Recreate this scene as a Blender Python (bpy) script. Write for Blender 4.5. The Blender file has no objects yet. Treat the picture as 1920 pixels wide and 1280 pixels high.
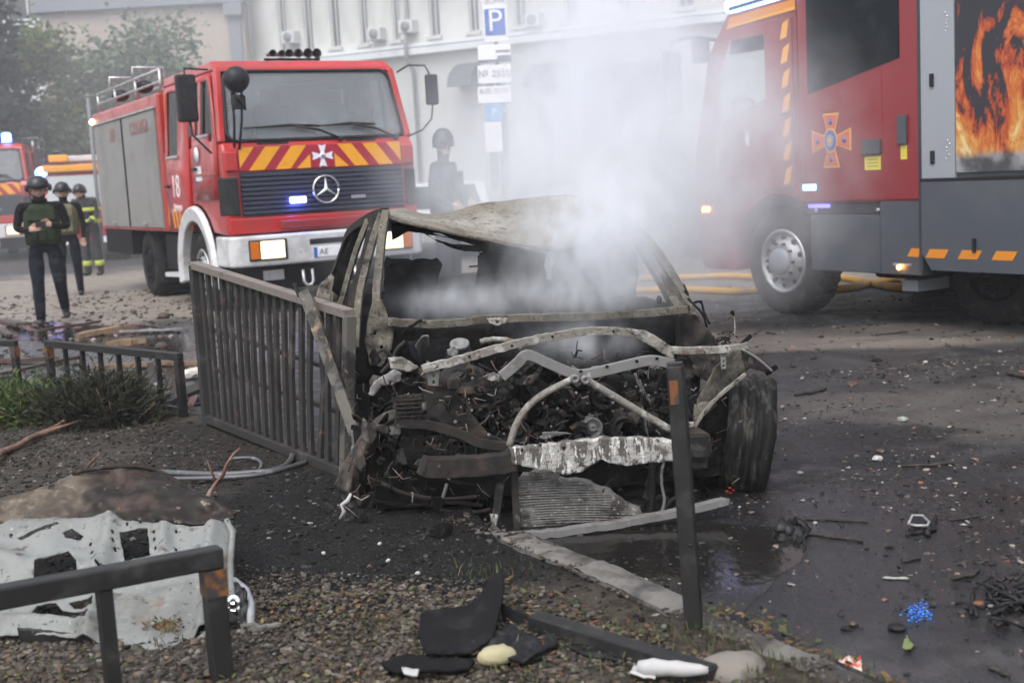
import bpy, bmesh, math, random
import numpy as np
from mathutils import Vector, Matrix
from mathutils.geometry import delaunay_2d_cdt
rnd = random.Random(7)
sc = bpy.context.scene
col = sc.collection

# ------------------------------------------------------------ camera
F_PX, CAM_H = 2350.0, 1.52
PITCH, ROLL = math.atan((640 - 329) / F_PX), math.radians(3.15)
_f = Vector((0, math.cos(PITCH), -math.sin(PITCH)))
_r0 = Vector((1, 0, 0)); _u0 = Vector((0, math.sin(PITCH), math.cos(PITCH)))
_r = _r0 * math.cos(ROLL) - _u0 * math.sin(ROLL)
_u = _u0 * math.cos(ROLL) + _r0 * math.sin(ROLL)
CAM = Vector((0, 0, CAM_H))
cam = bpy.data.objects.new('camera', bpy.data.cameras.new('camera'))
col.objects.link(cam)
cam.matrix_world = Matrix(((_r.x, _u.x, -_f.x, 0), (_r.y, _u.y, -_f.y, 0), (_r.z, _u.z, -_f.z, CAM_H), (0, 0, 0, 1)))
cam.data.sensor_width = 36; cam.data.lens = 36 * F_PX / 1920
cam.data.clip_start = .05; cam.data.clip_end = 600
cam.data.dof.use_dof = True; cam.data.dof.focus_distance = 6.1; cam.data.dof.aperture_fstop = 3.0
sc.camera = cam

# ------------------------------------------------------------ sky, sun, exposure
SUN_EL, SUN_AZ = math.radians(58), math.radians(200)
world = bpy.data.worlds.new('World'); sc.world = world; world.use_nodes = True
wn = world.node_tree.nodes; wl = world.node_tree.links
bg = wn['Background']
sky = wn.new('ShaderNodeTexSky'); sky.sky_type = 'NISHITA'; sky.sun_disc = False
sky.sun_elevation = SUN_EL; sky.sun_rotation = SUN_AZ; sky.dust_density = 3.0; sky.air_density = 1.0
hs = wn.new('ShaderNodeHueSaturation'); hs.inputs['Saturation'].default_value = .36
wl.new(sky.outputs[0], hs.inputs['Color']); wl.new(hs.outputs[0], bg.inputs['Color'])
bg.inputs['Strength'].default_value = .15
sun = bpy.data.objects.new('sun', bpy.data.lights.new('sun', 'SUN')); col.objects.link(sun)
sun.data.energy = .9; sun.data.angle = math.radians(40); sun.data.color = (1, .985, .965)
# direction towards the sun: azimuth as the sky texture turns it
sd = Vector((math.sin(SUN_AZ) * math.cos(SUN_EL), math.cos(SUN_AZ) * math.cos(SUN_EL), math.sin(SUN_EL)))
sun.rotation_euler = sd.to_track_quat('Z', 'Y').to_euler()
sc.view_settings.view_transform = 'Standard'; sc.view_settings.look = 'None'
sc.view_settings.gamma = 1; sc.view_settings.use_curve_mapping = False
sc.view_settings.exposure = 1.0
sc.render.engine = 'CYCLES'
sc.cycles.use_denoising = True
sc.cycles.use_adaptive_sampling = True; sc.cycles.adaptive_threshold = .03
sc.cycles.max_bounces = 8; sc.cycles.diffuse_bounces = 3; sc.cycles.glossy_bounces = 3
sc.cycles.transmission_bounces = 4; sc.cycles.volume_bounces = 4; sc.cycles.transparent_max_bounces = 12
sc.cycles.caustics_reflective = False; sc.cycles.caustics_refractive = False
sc.cycles.sample_clamp_indirect = 6

# ------------------------------------------------------------ rays through the photograph -> points in the place
def ray(px, py): return _f + _r * ((px - 960) / F_PX) + _u * ((640 - py) / F_PX)
def at(px, py, Y):
    d = ray(px, py); return CAM + d * (Y / d.y)
def gnd(px, py, z=0.0):
    d = ray(px, py); return CAM + d * ((z - CAM_H) / d.z)
def onpl(px, py, P, n):
    d = ray(px, py); return CAM + d * ((P - CAM).dot(n) / d.dot(n))

# ------------------------------------------------------------ objects
INV = {}
def tag(o, label=None, cat=None, group=None, kind=None):
    if label: o['label'] = label
    if cat: o['category'] = cat
    if group: o['group'] = group
    if kind: o['kind'] = kind
    return o
def thing(name, label, cat, loc=(0, 0, 0), rz=0.0, group=None):
    o = bpy.data.objects.new(name, None); col.objects.link(o)
    o.empty_display_size = .2
    o.location = loc; o.rotation_euler = (0, 0, rz)
    INV[o.name] = (Matrix.Translation(Vector(loc)) @ Matrix.Rotation(rz, 4, 'Z')).inverted()
    return tag(o, label, cat, group)
def kids(o): return list(o.children)
def copy_tree(o, parent=None):
    c = o.copy(); col.objects.link(c); c.parent = parent
    for ch in kids(o): copy_tree(ch, c)
    return c
def root_of(o):
    while o.parent: o = o.parent
    return o

class MB:
    def __init__(s): s.v = []; s.f = []; s.m = []; s.s = []
    def add(s, vs, fs, mi=0, smooth=False):
        b = len(s.v); s.v += [tuple(p) for p in vs]
        for f in fs: s.f.append([i + b for i in f]); s.m.append(mi); s.s.append(smooth)
        return s
    def box(s, x0, x1, y0, y1, z0, z1, mi=0):
        v = [(x, y, z) for z in (z0, z1) for y in (y0, y1) for x in (x0, x1)]
        return s.add(v, [(0, 2, 3, 1), (4, 5, 7, 6), (0, 1, 5, 4), (2, 6, 7, 3), (0, 4, 6, 2), (1, 3, 7, 5)], mi)
    def bar(s, p0, p1, w, h, up=(0, 0, 1), mi=0, w1=None, h1=None):
        p0 = Vector(p0); p1 = Vector(p1); d = (p1 - p0).normalized(); up = Vector(up)
        if abs(d.dot(up)) > .97: up = Vector((0, 1, 0)) if abs(d.y) < .9 else Vector((1, 0, 0))
        a = d.cross(up).normalized(); b = a.cross(d).normalized()
        w1 = w if w1 is None else w1; h1 = h if h1 is None else h1
        v = []
        for p, ww, hh in ((p0, w, h), (p1, w1, h1)):
            for q, r in ((-1, -1), (1, -1), (1, 1), (-1, 1)): v.append(p + a * (q * ww / 2) + b * (r * hh / 2))
        return s.add(v, [(3, 2, 1, 0), (4, 5, 6, 7), (0, 1, 5, 4), (1, 2, 6, 5), (2, 3, 7, 6), (3, 0, 4, 7)], mi)
    def path(s, pts, w, h, up=(0, 0, 1), mi=0):
        for a, b in zip(pts, pts[1:]):
            a = Vector(a); b = Vector(b); e = (b - a).normalized() * min(w, h) * .25
            s.bar(a - e, b + e, w, h, up, mi)
        return s
    def tube(s, pts, r, n=8, mi=0, smooth=True):
        pts = [Vector(p) for p in pts]; N = len(pts)
        rs = r if isinstance(r, (list, tuple)) else [r] * N
        ref = None; vs = []; fs = []
        for i, p in enumerate(pts):
            d = (pts[min(i + 1, N - 1)] - pts[max(i - 1, 0)])
            d = d.normalized() if d.length > 1e-9 else Vector((0, 0, 1))
            if ref is None: ref = Vector((0, 0, 1)) if abs(d.z) < .9 else Vector((1, 0, 0))
            a = d.cross(ref).normalized(); b = a.cross(d).normalized(); ref = b
            for k in range(n):
                t = 2 * math.pi * k / n
                vs.append(p + (a * math.cos(t) + b * math.sin(t)) * rs[i])
        for i in range(N - 1):
            for k in range(n):
                k2 = (k + 1) % n
                fs.append((i * n + k, i * n + k2, (i + 1) * n + k2, (i + 1) * n + k))
        fs.append(tuple(range(n - 1, -1, -1))); fs.append(tuple((N - 1) * n + k for k in range(n)))
        return s.add(vs, fs, mi, smooth)
    def lathe(s, c, axis, prof, n=24, mi=0, smooth=True):
        c = Vector(c); d = Vector(axis).normalized()
        ref = Vector((0, 0, 1)) if abs(d.z) < .9 else Vector((1, 0, 0))
        a = d.cross(ref).normalized(); b = a.cross(d).normalized()
        vs = []; fs = []; N = len(prof)
        for r, h in prof:
            for k in range(n):
                t = 2 * math.pi * k / n
                vs.append(c + d * h + (a * math.cos(t) + b * math.sin(t)) * max(r, 1e-4))
        for i in range(N - 1):
            for k in range(n):
                k2 = (k + 1) % n
                fs.append((i * n + k, i * n + k2, (i + 1) * n + k2, (i + 1) * n + k))
        return s.add(vs, fs, mi, smooth)
    def cyl(s, p0, p1, r, n=16, mi=0, smooth=True):
        p0 = Vector(p0); p1 = Vector(p1); L = (p1 - p0).length
        return s.lathe(p0, p1 - p0, [(0, 0), (r, 0), (r, L), (0, L)], n, mi, False)
    def prism(s, poly, off, mi=0):
        n = len(poly); off = Vector(off)
        v = [Vector(p) for p in poly]; v += [p + off for p in v]
        fs = [tuple(range(n)), tuple(range(2 * n - 1, n - 1, -1))] + [(i, i + n, (i + 1) % n + n, (i + 1) % n) for i in range(n)]
        return s.add(v, fs, mi)
    def ball(s, c, r, nu=12, nv=8, mi=0):
        if not isinstance(r, (tuple, list)): r = (r, r, r)
        vs = []; fs = []
        for j in range(nv + 1):
            p = math.pi * j / nv
            for i in range(nu):
                t = 2 * math.pi * i / nu
                vs.append((c[0] + r[0] * math.sin(p) * math.cos(t), c[1] + r[1] * math.sin(p) * math.sin(t), c[2] + r[2] * math.cos(p)))
        for j in range(nv):
            for i in range(nu):
                i2 = (i + 1) % nu
                fs.append((j * nu + i, (j + 1) * nu + i, (j + 1) * nu + i2, j * nu + i2))
        return s.add(vs, fs, mi, True)
    def rock(s, c, size, seed, mi=0, sub=1, smooth=False):
        rr = random.Random(seed); v, f = ICO[sub]
        c = Vector(c); ax = [Vector((rr.gauss(0, 1), rr.gauss(0, 1), rr.gauss(0, 1))).normalized() for _ in range(5)]
        am = [rr.uniform(-.25, .35) for _ in range(5)]
        if not isinstance(size, (tuple, list)): size = (size, size, size)
        rz = Matrix.Rotation(rr.uniform(0, 6.28), 3, 'Z')
        vs = []
        for p in v:
            k = 1 + sum(a * max(0, p.dot(d)) ** 2 for a, d in zip(am, ax)) + rr.uniform(-.06, .06)
            vs.append(c + rz @ Vector((p.x * size[0] * k, p.y * size[1] * k, p.z * size[2] * k)))
        return s.add(vs, f, mi, smooth)
    def build(s, name, mats, parent=None, world=False, bevel=0.0, seg=2, solid=0.0, label=None):
        me = bpy.data.meshes.new(name)
        vs = s.v
        if world and parent is not None:
            M = INV[root_of(parent).name]; vs = [tuple(M @ Vector(p)) for p in vs]
        me.from_pydata(vs, [], s.f)
        if not isinstance(mats, (list, tuple)): mats = [mats]
        for m in mats: me.materials.append(m)
        if len(mats) > 1: me.polygons.foreach_set('material_index', s.m)
        me.polygons.foreach_set('use_smooth', s.s)
        me.validate(); me.update()
        bm = bmesh.new(); bm.from_mesh(me); bmesh.ops.recalc_face_normals(bm, faces=bm.faces); bm.to_mesh(me); bm.free()
        o = bpy.data.objects.new(name, me); col.objects.link(o)
        if parent is not None: o.parent = parent
        if solid:
            md = o.modifiers.new('s', 'SOLIDIFY'); md.thickness = solid; md.offset = 0
        if bevel:
            md = o.modifiers.new('b', 'BEVEL'); md.width = bevel; md.segments = seg; md.limit_method = 'ANGLE'; md.angle_limit = .6
        if label: o['label'] = label
        return o
def _ico(sub):
    bm = bmesh.new(); bmesh.ops.create_icosphere(bm, subdivisions=sub, radius=1)
    bm.verts.index_update()
    r = ([v.co.copy() for v in bm.verts], [tuple(v.index for v in f.verts) for f in bm.faces]); bm.free(); return r
ICO = {1: _ico(1), 2: _ico(2), 3: _ico(3)}

def inpoly(x, y, P):
    c = False; j = len(P) - 1
    for i in range(len(P)):
        xi, yi = P[i][0], P[i][1]; xj, yj = P[j][0], P[j][1]
        if (yi > y) != (yj > y) and x < (xj - xi) * (y - yi) / (yj - yi) + xi: c = not c
        j = i
    return c
def sheet(outline, holes, step, surf, jag=0.0, seed=1):
    """outline and holes in a flat (u, v) plane; surf(u, v) gives the point in the place. returns an MB"""
    rr = random.Random(seed); V = []; E = []
    def loop(P):
        b = len(V); n = 0
        for i in range(len(P)):
            a = Vector(P[i][:2]); c = Vector(P[(i + 1) % len(P)][:2]); k = max(1, int((c - a).length / step))
            for q in range(k):
                p = a.lerp(c, q / k)
                if jag and q: p += Vector((rr.uniform(-jag, jag), rr.uniform(-jag, jag)))
                V.append(p); n += 1
        for i in range(n): E.append((b + i, b + (i + 1) % n))
        return [tuple(p) for p in V[b:b + n]]
    O = loop(outline); Hs = [loop(h) for h in holes]
    xs = [p[0] for p in O]; ys = [p[1] for p in O]
    y = min(ys) + step / 2; row = 0
    while y < max(ys):
        x = min(xs) + step / 2 * (1 + row % 2)
        while x < max(xs):
            if inpoly(x, y, O) and not any(inpoly(x, y, h) for h in Hs):
                V.append(Vector((x + rr.uniform(-.15, .15) * step, y + rr.uniform(-.15, .15) * step)))
            x += step
        y += step; row += 1
    vo, eo, fo = delaunay_2d_cdt(V, E, [], 0, 1e-5, False)[:3]
    mb = MB(); fs = []
    for f in fo:
        cx = sum(vo[i][0] for i in f) / 3; cy = sum(vo[i][1] for i in f) / 3
        if inpoly(cx, cy, O) and not any(inpoly(cx, cy, h) for h in Hs): fs.append(tuple(f))
    mb.add([surf(p[0], p[1]) for p in vo], fs, 0, True)
    return mb
def nz(x, y=0.0, z=0.0):
    from mathutils import noise
    return noise.noise(Vector((x, y, z)))

# ------------------------------------------------------------ materials
def _new(name):
    m = bpy.data.materials.new(name); m.use_nodes = True
    nt = m.node_tree; return m, nt, nt.nodes['Principled BSDF']
def _math(nt, op, a, b=None, c=None, clamp=False):
    n = nt.nodes.new('ShaderNodeMath'); n.operation = op; n.use_clamp = clamp
    for i, x in enumerate((a, b, c)):
        if x is None: continue
        if isinstance(x, (int, float)): n.inputs[i].default_value = x
        else: nt.links.new(x, n.inputs[i])
    return n.outputs[0]
def _noise(nt, vec, scale, detail=4, rough=.55, dist=0.0, st=None):
    if st is not None:
        mp = nt.nodes.new('ShaderNodeMapping'); mp.inputs['Scale'].default_value = st
        nt.links.new(vec, mp.inputs['Vector']); vec = mp.outputs[0]
    n = nt.nodes.new('ShaderNodeTexNoise'); n.inputs['Scale'].default_value = scale
    n.inputs['Detail'].default_value = detail; n.inputs['Roughness'].default_value = rough; n.inputs['Distortion'].default_value = dist
    nt.links.new(vec, n.inputs['Vector']); return n.outputs[0]
def _range(nt, v, lo, hi, a=0.0, b=1.0, smooth=True):
    n = nt.nodes.new('ShaderNodeMapRange'); n.interpolation_type = 'SMOOTHSTEP' if smooth else 'LINEAR'
    n.inputs['From Min'].default_value = lo; n.inputs['From Max'].default_value = hi
    n.inputs['To Min'].default_value = a; n.inputs['To Max'].default_value = b
    nt.links.new(v, n.inputs['Value']); return n.outputs[0]
def _mix(nt, f, a, b):
    n = nt.nodes.new('ShaderNodeMix'); n.data_type = 'RGBA'
    for s, x in ((n.inputs[0], f), (n.inputs[6], a), (n.inputs[7], b)):
        if isinstance(x, (int, float)): s.default_value = x
        elif isinstance(x, tuple): s.default_value = (*x[:3], 1)
        else: nt.links.new(x, s)
    return n.outputs[2]
def _mixf(nt, f, a, b):
    n = nt.nodes.new('ShaderNodeMix'); n.data_type = 'FLOAT'
    for s, x in ((n.inputs[0], f), (n.inputs[2], a), (n.inputs[3], b)):
        if isinstance(x, (int, float)): s.default_value = x
        else: nt.links.new(x, s)
    return n.outputs[0]
def _coord(nt, kind='Object'):
    return nt.nodes.new('ShaderNodeTexCoord').outputs[kind]
def mat(name, base, rough=.6, metal=0.0, layers=(), bump=None, spec=.5, emit=None, estr=0.0, coat=0.0, rvar=None):
    m, nt, b = _new(name); co = _coord(nt)
    c = base; r = rough; me = metal
    for L in layers:
        f = _range(nt, _noise(nt, co, L['s'], L.get('d', 5), .6, L.get('w', 0), L.get('st')), L['lo'], L['hi'])
        c = _mix(nt, f, c, L['c'])
        if 'r' in L: r = _mixf(nt, f, r, L['r'])
        if 'm' in L: me = _mixf(nt, f, me, L['m'])
    if rvar: r = _range(nt, _noise(nt, co, rvar[0], 4), .35, .65, rvar[1], rvar[2])
    for s, x in (('Base Color', c), ('Roughness', r), ('Metallic', me)):
        if isinstance(x, tuple): b.inputs[s].default_value = (*x, 1)
        elif isinstance(x, (int, float)): b.inputs[s].default_value = x
        else: nt.links.new(x, b.inputs[s])
    b.inputs['Specular IOR Level'].default_value = spec
    b.inputs['Coat Weight'].default_value = coat; b.inputs['Coat Roughness'].default_value = .08
    if bump:
        bn = nt.nodes.new('ShaderNodeBump'); bn.inputs['Strength'].default_value = bump[1]; bn.inputs['Distance'].default_value = bump[2] if len(bump) > 2 else .01
        nt.links.new(_noise(nt, co, bump[0], 6, .6), bn.inputs['Height']); nt.links.new(bn.outputs[0], b.inputs['Normal'])
    if emit:
        b.inputs['Emission Color'].default_value = (*emit, 1); b.inputs['Emission Strength'].default_value = estr
    return m
def islands(name, stops, rough=.8, spec=.4, bump=None, trans=0.0):
    """one colour per loose piece of the mesh, picked from a ramp"""
    m, nt, b = _new(name)
    g = nt.nodes.new('ShaderNodeNewGeometry'); rp = nt.nodes.new('ShaderNodeValToRGB')
    rp.color_ramp.interpolation = 'LINEAR'
    while len(rp.color_ramp.elements) < len(stops): rp.color_ramp.elements.new(.5)
    for e, (p, c) in zip(rp.color_ramp.elements, stops): e.position = p; e.color = (*c, 1)
    nt.links.new(g.outputs['Random Per Island'], rp.inputs[0])
    n = _noise(nt, _coord(nt), 90, 3)
    mul = nt.nodes.new('ShaderNodeMix'); mul.data_type = 'RGBA'; mul.blend_type = 'MULTIPLY'; mul.inputs[0].default_value = .6
    nt.links.new(rp.outputs[0], mul.inputs[6]); v = _range(nt, n, .3, .7, .5, 1.3, False)
    cb = nt.nodes.new('ShaderNodeCombineColor')
    for i in range(3): nt.links.new(v, cb.inputs[i])
    nt.links.new(cb.outputs[0], mul.inputs[7]); nt.links.new(mul.outputs[2], b.inputs['Base Color'])
    b.inputs['Roughness'].default_value = rough; b.inputs['Specular IOR Level'].default_value = spec
    if trans: b.inputs['Subsurface Weight'].default_value = 0
    return m

RED = (.40, .018, .016); YEL = (.75, .33, .01)
M = {}
M['red'] = mat('red_paint', RED, .32, coat=.35, layers=[dict(c=(.30, .03, .024), s=2.2, lo=.45, hi=.7, r=.5), dict(c=(.20, .075, .06), s=5, lo=.56, hi=.78, r=.7), dict(c=(.16, .10, .085), s=24, lo=.66, hi=.8, r=.8)])
M['redd'] = mat('deep_red_paint', (.24, .018, .020), .38, coat=.2, layers=[dict(c=(.19, .024, .024), s=1.6, lo=.45, hi=.7, r=.5)])
M['yel'] = mat('yellow_reflective_film', YEL, .45, layers=[dict(c=(.62, .25, .01), s=6, lo=.5, hi=.75)])
M['crim'] = mat('crimson_reflective_film', (.34, .012, .03), .45)
M['orange'] = mat('orange_film', (.62, .22, .015), .5)
M['white'] = mat('white_paint', (.56, .565, .575), .42, layers=[dict(c=(.40, .385, .37), s=4, lo=.46, hi=.7, r=.6), dict(c=(.22, .2, .185), s=14, lo=.62, hi=.76, r=.7)], coat=.1)
M['black'] = mat('black_plastic', (.011, .011, .013), .5, spec=.3, layers=[dict(c=(.04, .038, .036), s=7, lo=.5, hi=.75, r=.7)])
M['grille'] = mat('dark_blue_grille_plastic', (.018, .02, .035), .42)
M['rubber'] = mat('tyre_rubber', (.014, .014, .014), .8, spec=.2, layers=[dict(c=(.06, .055, .05), s=8, lo=.5, hi=.75)])
M['chassis'] = mat('dark_chassis_metal', (.010, .010, .012), .7, spec=.15)
M['alu'] = mat('aluminium', (.5, .5, .5), .42, .85, layers=[dict(c=(.3, .29, .28), s=6, lo=.5, hi=.7, r=.6)])
M['chrome'] = mat('chrome', (.75, .75, .76), .12, 1)
M['shutter'] = mat('grey_roller_shutter_metal', (.27, .262, .25), .55, .25, layers=[dict(c=(.22, .21, .2), s=2, lo=.45, hi=.7)])
M['glass'] = mat('dark_window_glass', (.012, .015, .018), .08, spec=.06, layers=[dict(c=(.025, .03, .034), s=3, lo=.5, hi=.75, r=.12)])
M['screen'] = mat('dust_and_reflection_glass', (.19, .21, .22), .12, spec=.4, layers=[dict(c=(.21, .225, .23), s=1.3, lo=.4, hi=.7, r=.22)])  # grey base colour holds both dust and the sky's reflection
M['lampw'] = mat('lit_headlamp_lens', (.9, .85, .7), .2, emit=(1, .66, .34), estr=.85)
def alpha_glass(name, c, a, rough, spec):
    m = mat(name, c, rough, spec=spec, layers=[dict(c=tuple(min(1, x * 1.25) for x in c), s=1.6, lo=.42, hi=.68)]); m.node_tree.nodes['Principled BSDF'].inputs['Alpha'].default_value = a; return m
M['screen2'] = alpha_glass('dust_and_reflection_windscreen', (.27, .29, .30), .42, .1, .5)  # grey veil of dust and painted-in sky reflection
M['glass2'] = alpha_glass('tinted_door_glass', (.010, .012, .014), .55, .06, .15)
M['seat'] = mat('dark_cab_seat', (.02, .021, .024), .9, spec=.1)
M['lampo'] = mat('orange_lamp_lens', (.55, .14, .01), .25)
M['lampa'] = mat('lit_amber_lamp', (.9, .4, .1), .25, emit=(1, .42, .08), estr=14)
M['lampb'] = mat('lit_blue_beacon', (.1, .15, .9), .2, emit=(.16, .2, 1), estr=18)
M['lampc'] = mat('lit_pale_blue_lamp', (.3, .5, .9), .2, emit=(.10, .30, 1), estr=6)
M['lampv'] = mat('dim_violet_blue_lamp', (.1, .1, .6), .3, emit=(.2, .16, 1), estr=1.6)
M['greyp'] = mat('light_grey_panel_paint', (.27, .285, .31), .45, coat=.1)
M['skirt'] = mat('slate_grey_skirt_paint', (.062, .07, .085), .45, coat=.1, layers=[dict(c=(.085, .09, .1), s=1.5, lo=.45, hi=.7)])
M['skirt2'] = mat('dark_slate_edge', (.03, .032, .04), .5)
# ------------------------------------------------------------ ground
def blob(nt, pos, nval, c, r, rot=0.0, amt=.7, lo=.75, hi=1.2):
    mp = nt.nodes.new('ShaderNodeMapping'); mp.vector_type = 'TEXTURE'
    mp.inputs['Location'].default_value = (c[0], c[1], 0); mp.inputs['Rotation'].default_value = (0, 0, rot)
    mp.inputs['Scale'].default_value = (r[0], r[1], 1e6)
    nt.links.new(pos, mp.inputs['Vector'])
    ln = nt.nodes.new('ShaderNodeVectorMath'); ln.operation = 'LENGTH'; nt.links.new(mp.outputs[0], ln.inputs[0])
    v = _math(nt, 'ADD', ln.outputs['Value'], _math(nt, 'MULTIPLY', _math(nt, 'SUBTRACT', nval, .5), amt * 2))
    return _range(nt, v, lo, hi, 1.0, 0.0)

def road_material():
    m, nt, b = _new('wet_sooty_asphalt')
    pos = nt.nodes.new('ShaderNodeNewGeometry').outputs['Position']
    n1 = _noise(nt, pos, .9, 5, .6); n2 = _noise(nt, pos, 3.5, 6, .65); fine = _noise(nt, pos, 150, 3, .6); mid = _noise(nt, pos, 22, 5, .65)
    streak = _noise(nt, pos, 1.6, 5, .6, .4, (.45, 1.6, 1))
    c = _mix(nt, _range(nt, n2, .35, .65), (.026, .026, .027), (.046, .044, .043))
    # tan dust and rubble powder beyond the wreck, left of it and under the near edge of the right truck
    tan = (.235, .205, .175)
    t1 = blob(nt, pos, n1, (-6.5, 20.5), (7.5, 6.0), 0, .5)
    t2 = blob(nt, pos, n1, (3.0, 10.6), (3.4, .75), -.08, .5)
    t3 = blob(nt, pos, n1, (5.5, 17.5), (9, 3.2), 0, .4)
    t4 = blob(nt, pos, n1, (3.0, 7.3), (2.2, .8), .2, .8)
    c = _mix(nt, _math(nt, 'MULTIPLY', t1, .95), c, tan)
    c = _mix(nt, _math(nt, 'MULTIPLY', t2, .62), c, tan)
    c = _mix(nt, _math(nt, 'MULTIPLY', t3, .7), c, tan)
    c = _mix(nt, _math(nt, 'MULTIPLY', t4, .16), c, tan)
    w0 = blob(nt, pos, n1, (-4.6, 12.4), (3.2, 2.2), .2, .8)
    c = _mix(nt, _math(nt, 'MULTIPLY', w0, .75), c, (.085, .082, .082))
    c = _mix(nt, _range(nt, streak, .52, .72, 0, .55), c, (.075, .072, .07))
    # black soot round the wreck and a burnt spot
    s1 = blob(nt, pos, n2, (.75, 5.6), (1.75, 2.1), 0, .5)
    s2 = blob(nt, pos, n2, (2.05, 6.7), (.42, .22), .1, .6)
    s3 = blob(nt, pos, n1, (4.1, 11.1), (3.3, 1.1), -.5, .5)  # shade under the right engine, painted into the asphalt colour
    for s, k in ((s1, .9), (s2, .85), (s3, .55)): c = _mix(nt, _math(nt, 'MULTIPLY', s, k), c, (.011, .011, .012))
    # grit
    c = _mix(nt, _range(nt, fine, .62, .7), c, (.10, .097, .093)); c = _mix(nt, _range(nt, fine, .38, .3), c, (.014, .014, .014))
    c = _mix(nt, _range(nt, mid, .60, .72, 0, .8), c, (.016, .016, .017))
    nt.links.new(c, b.inputs['Base Color'])
    wet = blob(nt, pos, n2, (1.5, 4.15), (1.8, 1.7), .4, .7, .6, 1.25)
    wet = _math(nt, 'MAXIMUM', wet, _math(nt, 'MULTIPLY', w0, _range(nt, n2, .4, .55)))
    flow = _noise(nt, pos, 9, 5, .6, .6, (1.0, .22, 1))
    dry = _mixf(nt, _range(nt, n2, .38, .6), .42, .68)
    nt.links.new(_mixf(nt, wet, dry, _range(nt, flow, .4, .62, .10, .36)), b.inputs['Roughness'])
    nt.links.new(_mixf(nt, wet, .22, .55), b.inputs['Specular IOR Level'])
    bn = nt.nodes.new('ShaderNodeBump'); bn.inputs['Distance'].default_value = .012; bn.inputs['Strength'].default_value = .55
    nt.links.new(_math(nt, 'ADD', _math(nt, 'MULTIPLY', fine, .35), _math(nt, 'ADD', mid, _math(nt, 'MULTIPLY', flow, .5))), bn.inputs['Height'])
    nt.links.new(bn.outputs[0], b.inputs['Normal'])
    return m
M['road'] = road_material()

def bed_material():
    m, nt, b = _new('ashy_soil')
    pos = nt.nodes.new('ShaderNodeNewGeometry').outputs['Position']
    n1 = _noise(nt, pos, 2.2, 5, .6); n2 = _noise(nt, pos, 14, 6, .65); fine = _noise(nt, pos, 90, 4, .65)
    c = _mix(nt, _range(nt, n2, .38, .62), (.035, .028, .022), (.068, .056, .045))
    c = _mix(nt, _range(nt, n1, .45, .7, 0, .6), c, (.075, .068, .06))
    s1 = blob(nt, pos, n1, (-.1, 5.55), (1.6, 1.25), .5, .5)
    s2 = blob(nt, pos, n1, (-1.1, 5.0), (1.3, .75), -.3, .5)
    s3 = blob(nt, pos, n1, (-1.2, 6.8), (.9, 1.6), .5, .5)
    for s, k in ((s1, .94), (s2, .75), (s3, .6)): c = _mix(nt, _math(nt, 'MULTIPLY', s, k), c, (.012, .012, .012))
    c = _mix(nt, _range(nt, fine, .6, .7), c, (.17, .155, .14)); c = _mix(nt, _range(nt, fine, .4, .32), c, (.012, .011, .01))
    nt.links.new(c, b.inputs['Base Color']); b.inputs['Roughness'].default_value = .85; b.inputs['Specular IOR Level'].default_value = .12
    bn = nt.nodes.new('ShaderNodeBump'); bn.inputs['Distance'].default_value = .02; bn.inputs['Strength'].default_value = .8
    nt.links.new(_math(nt, 'ADD', n2, fine), bn.inputs['Height']); nt.links.new(bn.outputs[0], b.inputs['Normal'])
    return m
M['bed'] = bed_material()

mb = MB(); g = 118
mb.add([(-g, -18, 0), (g, -18, 0), (g, g, 0), (-g, g, 0)], [(0, 1, 2, 3)])
tag(mb.build('road', M['road']), kind='structure')

# kerb line, from the near right to the far left
KERB = [Vector(p) for p in ((1.42, 2.6), (1.12, 3.12), (.90, 3.52), (.58, 4.02), (.29, 4.54), (.0, 5.02), (-.52, 5.78), (-1.02, 6.52), (-1.52, 7.3), (-2.02, 8.06), (-2.75, 8.86), (-3.6, 9.7), (-4.8, 10.8), (-6.2, 12.0), (-8, 13.4))]
BZ = .05
def kerb_side(x, y):
    """signed distance from the kerb's road edge, positive on the bed side"""
    best = 1e9; sg = 1
    for a, b in zip(KERB, KERB[1:]):
        d = b - a; t = max(0, min(1, (Vector((x, y)) - a).dot(d) / d.length_squared)); q = a + d * t
        v = Vector((x, y)) - q
        if v.length < best: best = v.length; sg = 1 if d.x * v.y - d.y * v.x > 0 else -1
    return best * sg
def bed_h(x, y):
    e = max(0, min(1, (y - 5.0) / .3)) * max(0, min(1, (1.6 - kerb_side(x, y)) / 1.2)) if y > 5.0 else 0
    s_ = max(0, min(1, (kerb_side(x, y) + .2) / .16)) if y > 5.0 else 1
    return BZ * s_ + .018 * e * s_ + s_ * .022 * nz(x * 1.7, y * 1.7, 3) + .012 * s_ * nz(x * 6, y * 6, 8) + .004 * nz(x * 23, y * 23)
outline = [tuple(p + (Vector((-.10, -.07)) if p.y < 5.1 else Vector((.16, .11)))) for p in KERB] + [(-12, 13.4), (-12, 1.5), (1.9, 1.5)]
def near_bed(step, out):
    return sheet(out, [], step, lambda u, v: (u, v, bed_h(u, v)))
near_bed(.09, outline).build('planting_bed', M['bed'])
tag(bpy.data.objects['planting_bed'], kind='structure')

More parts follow.
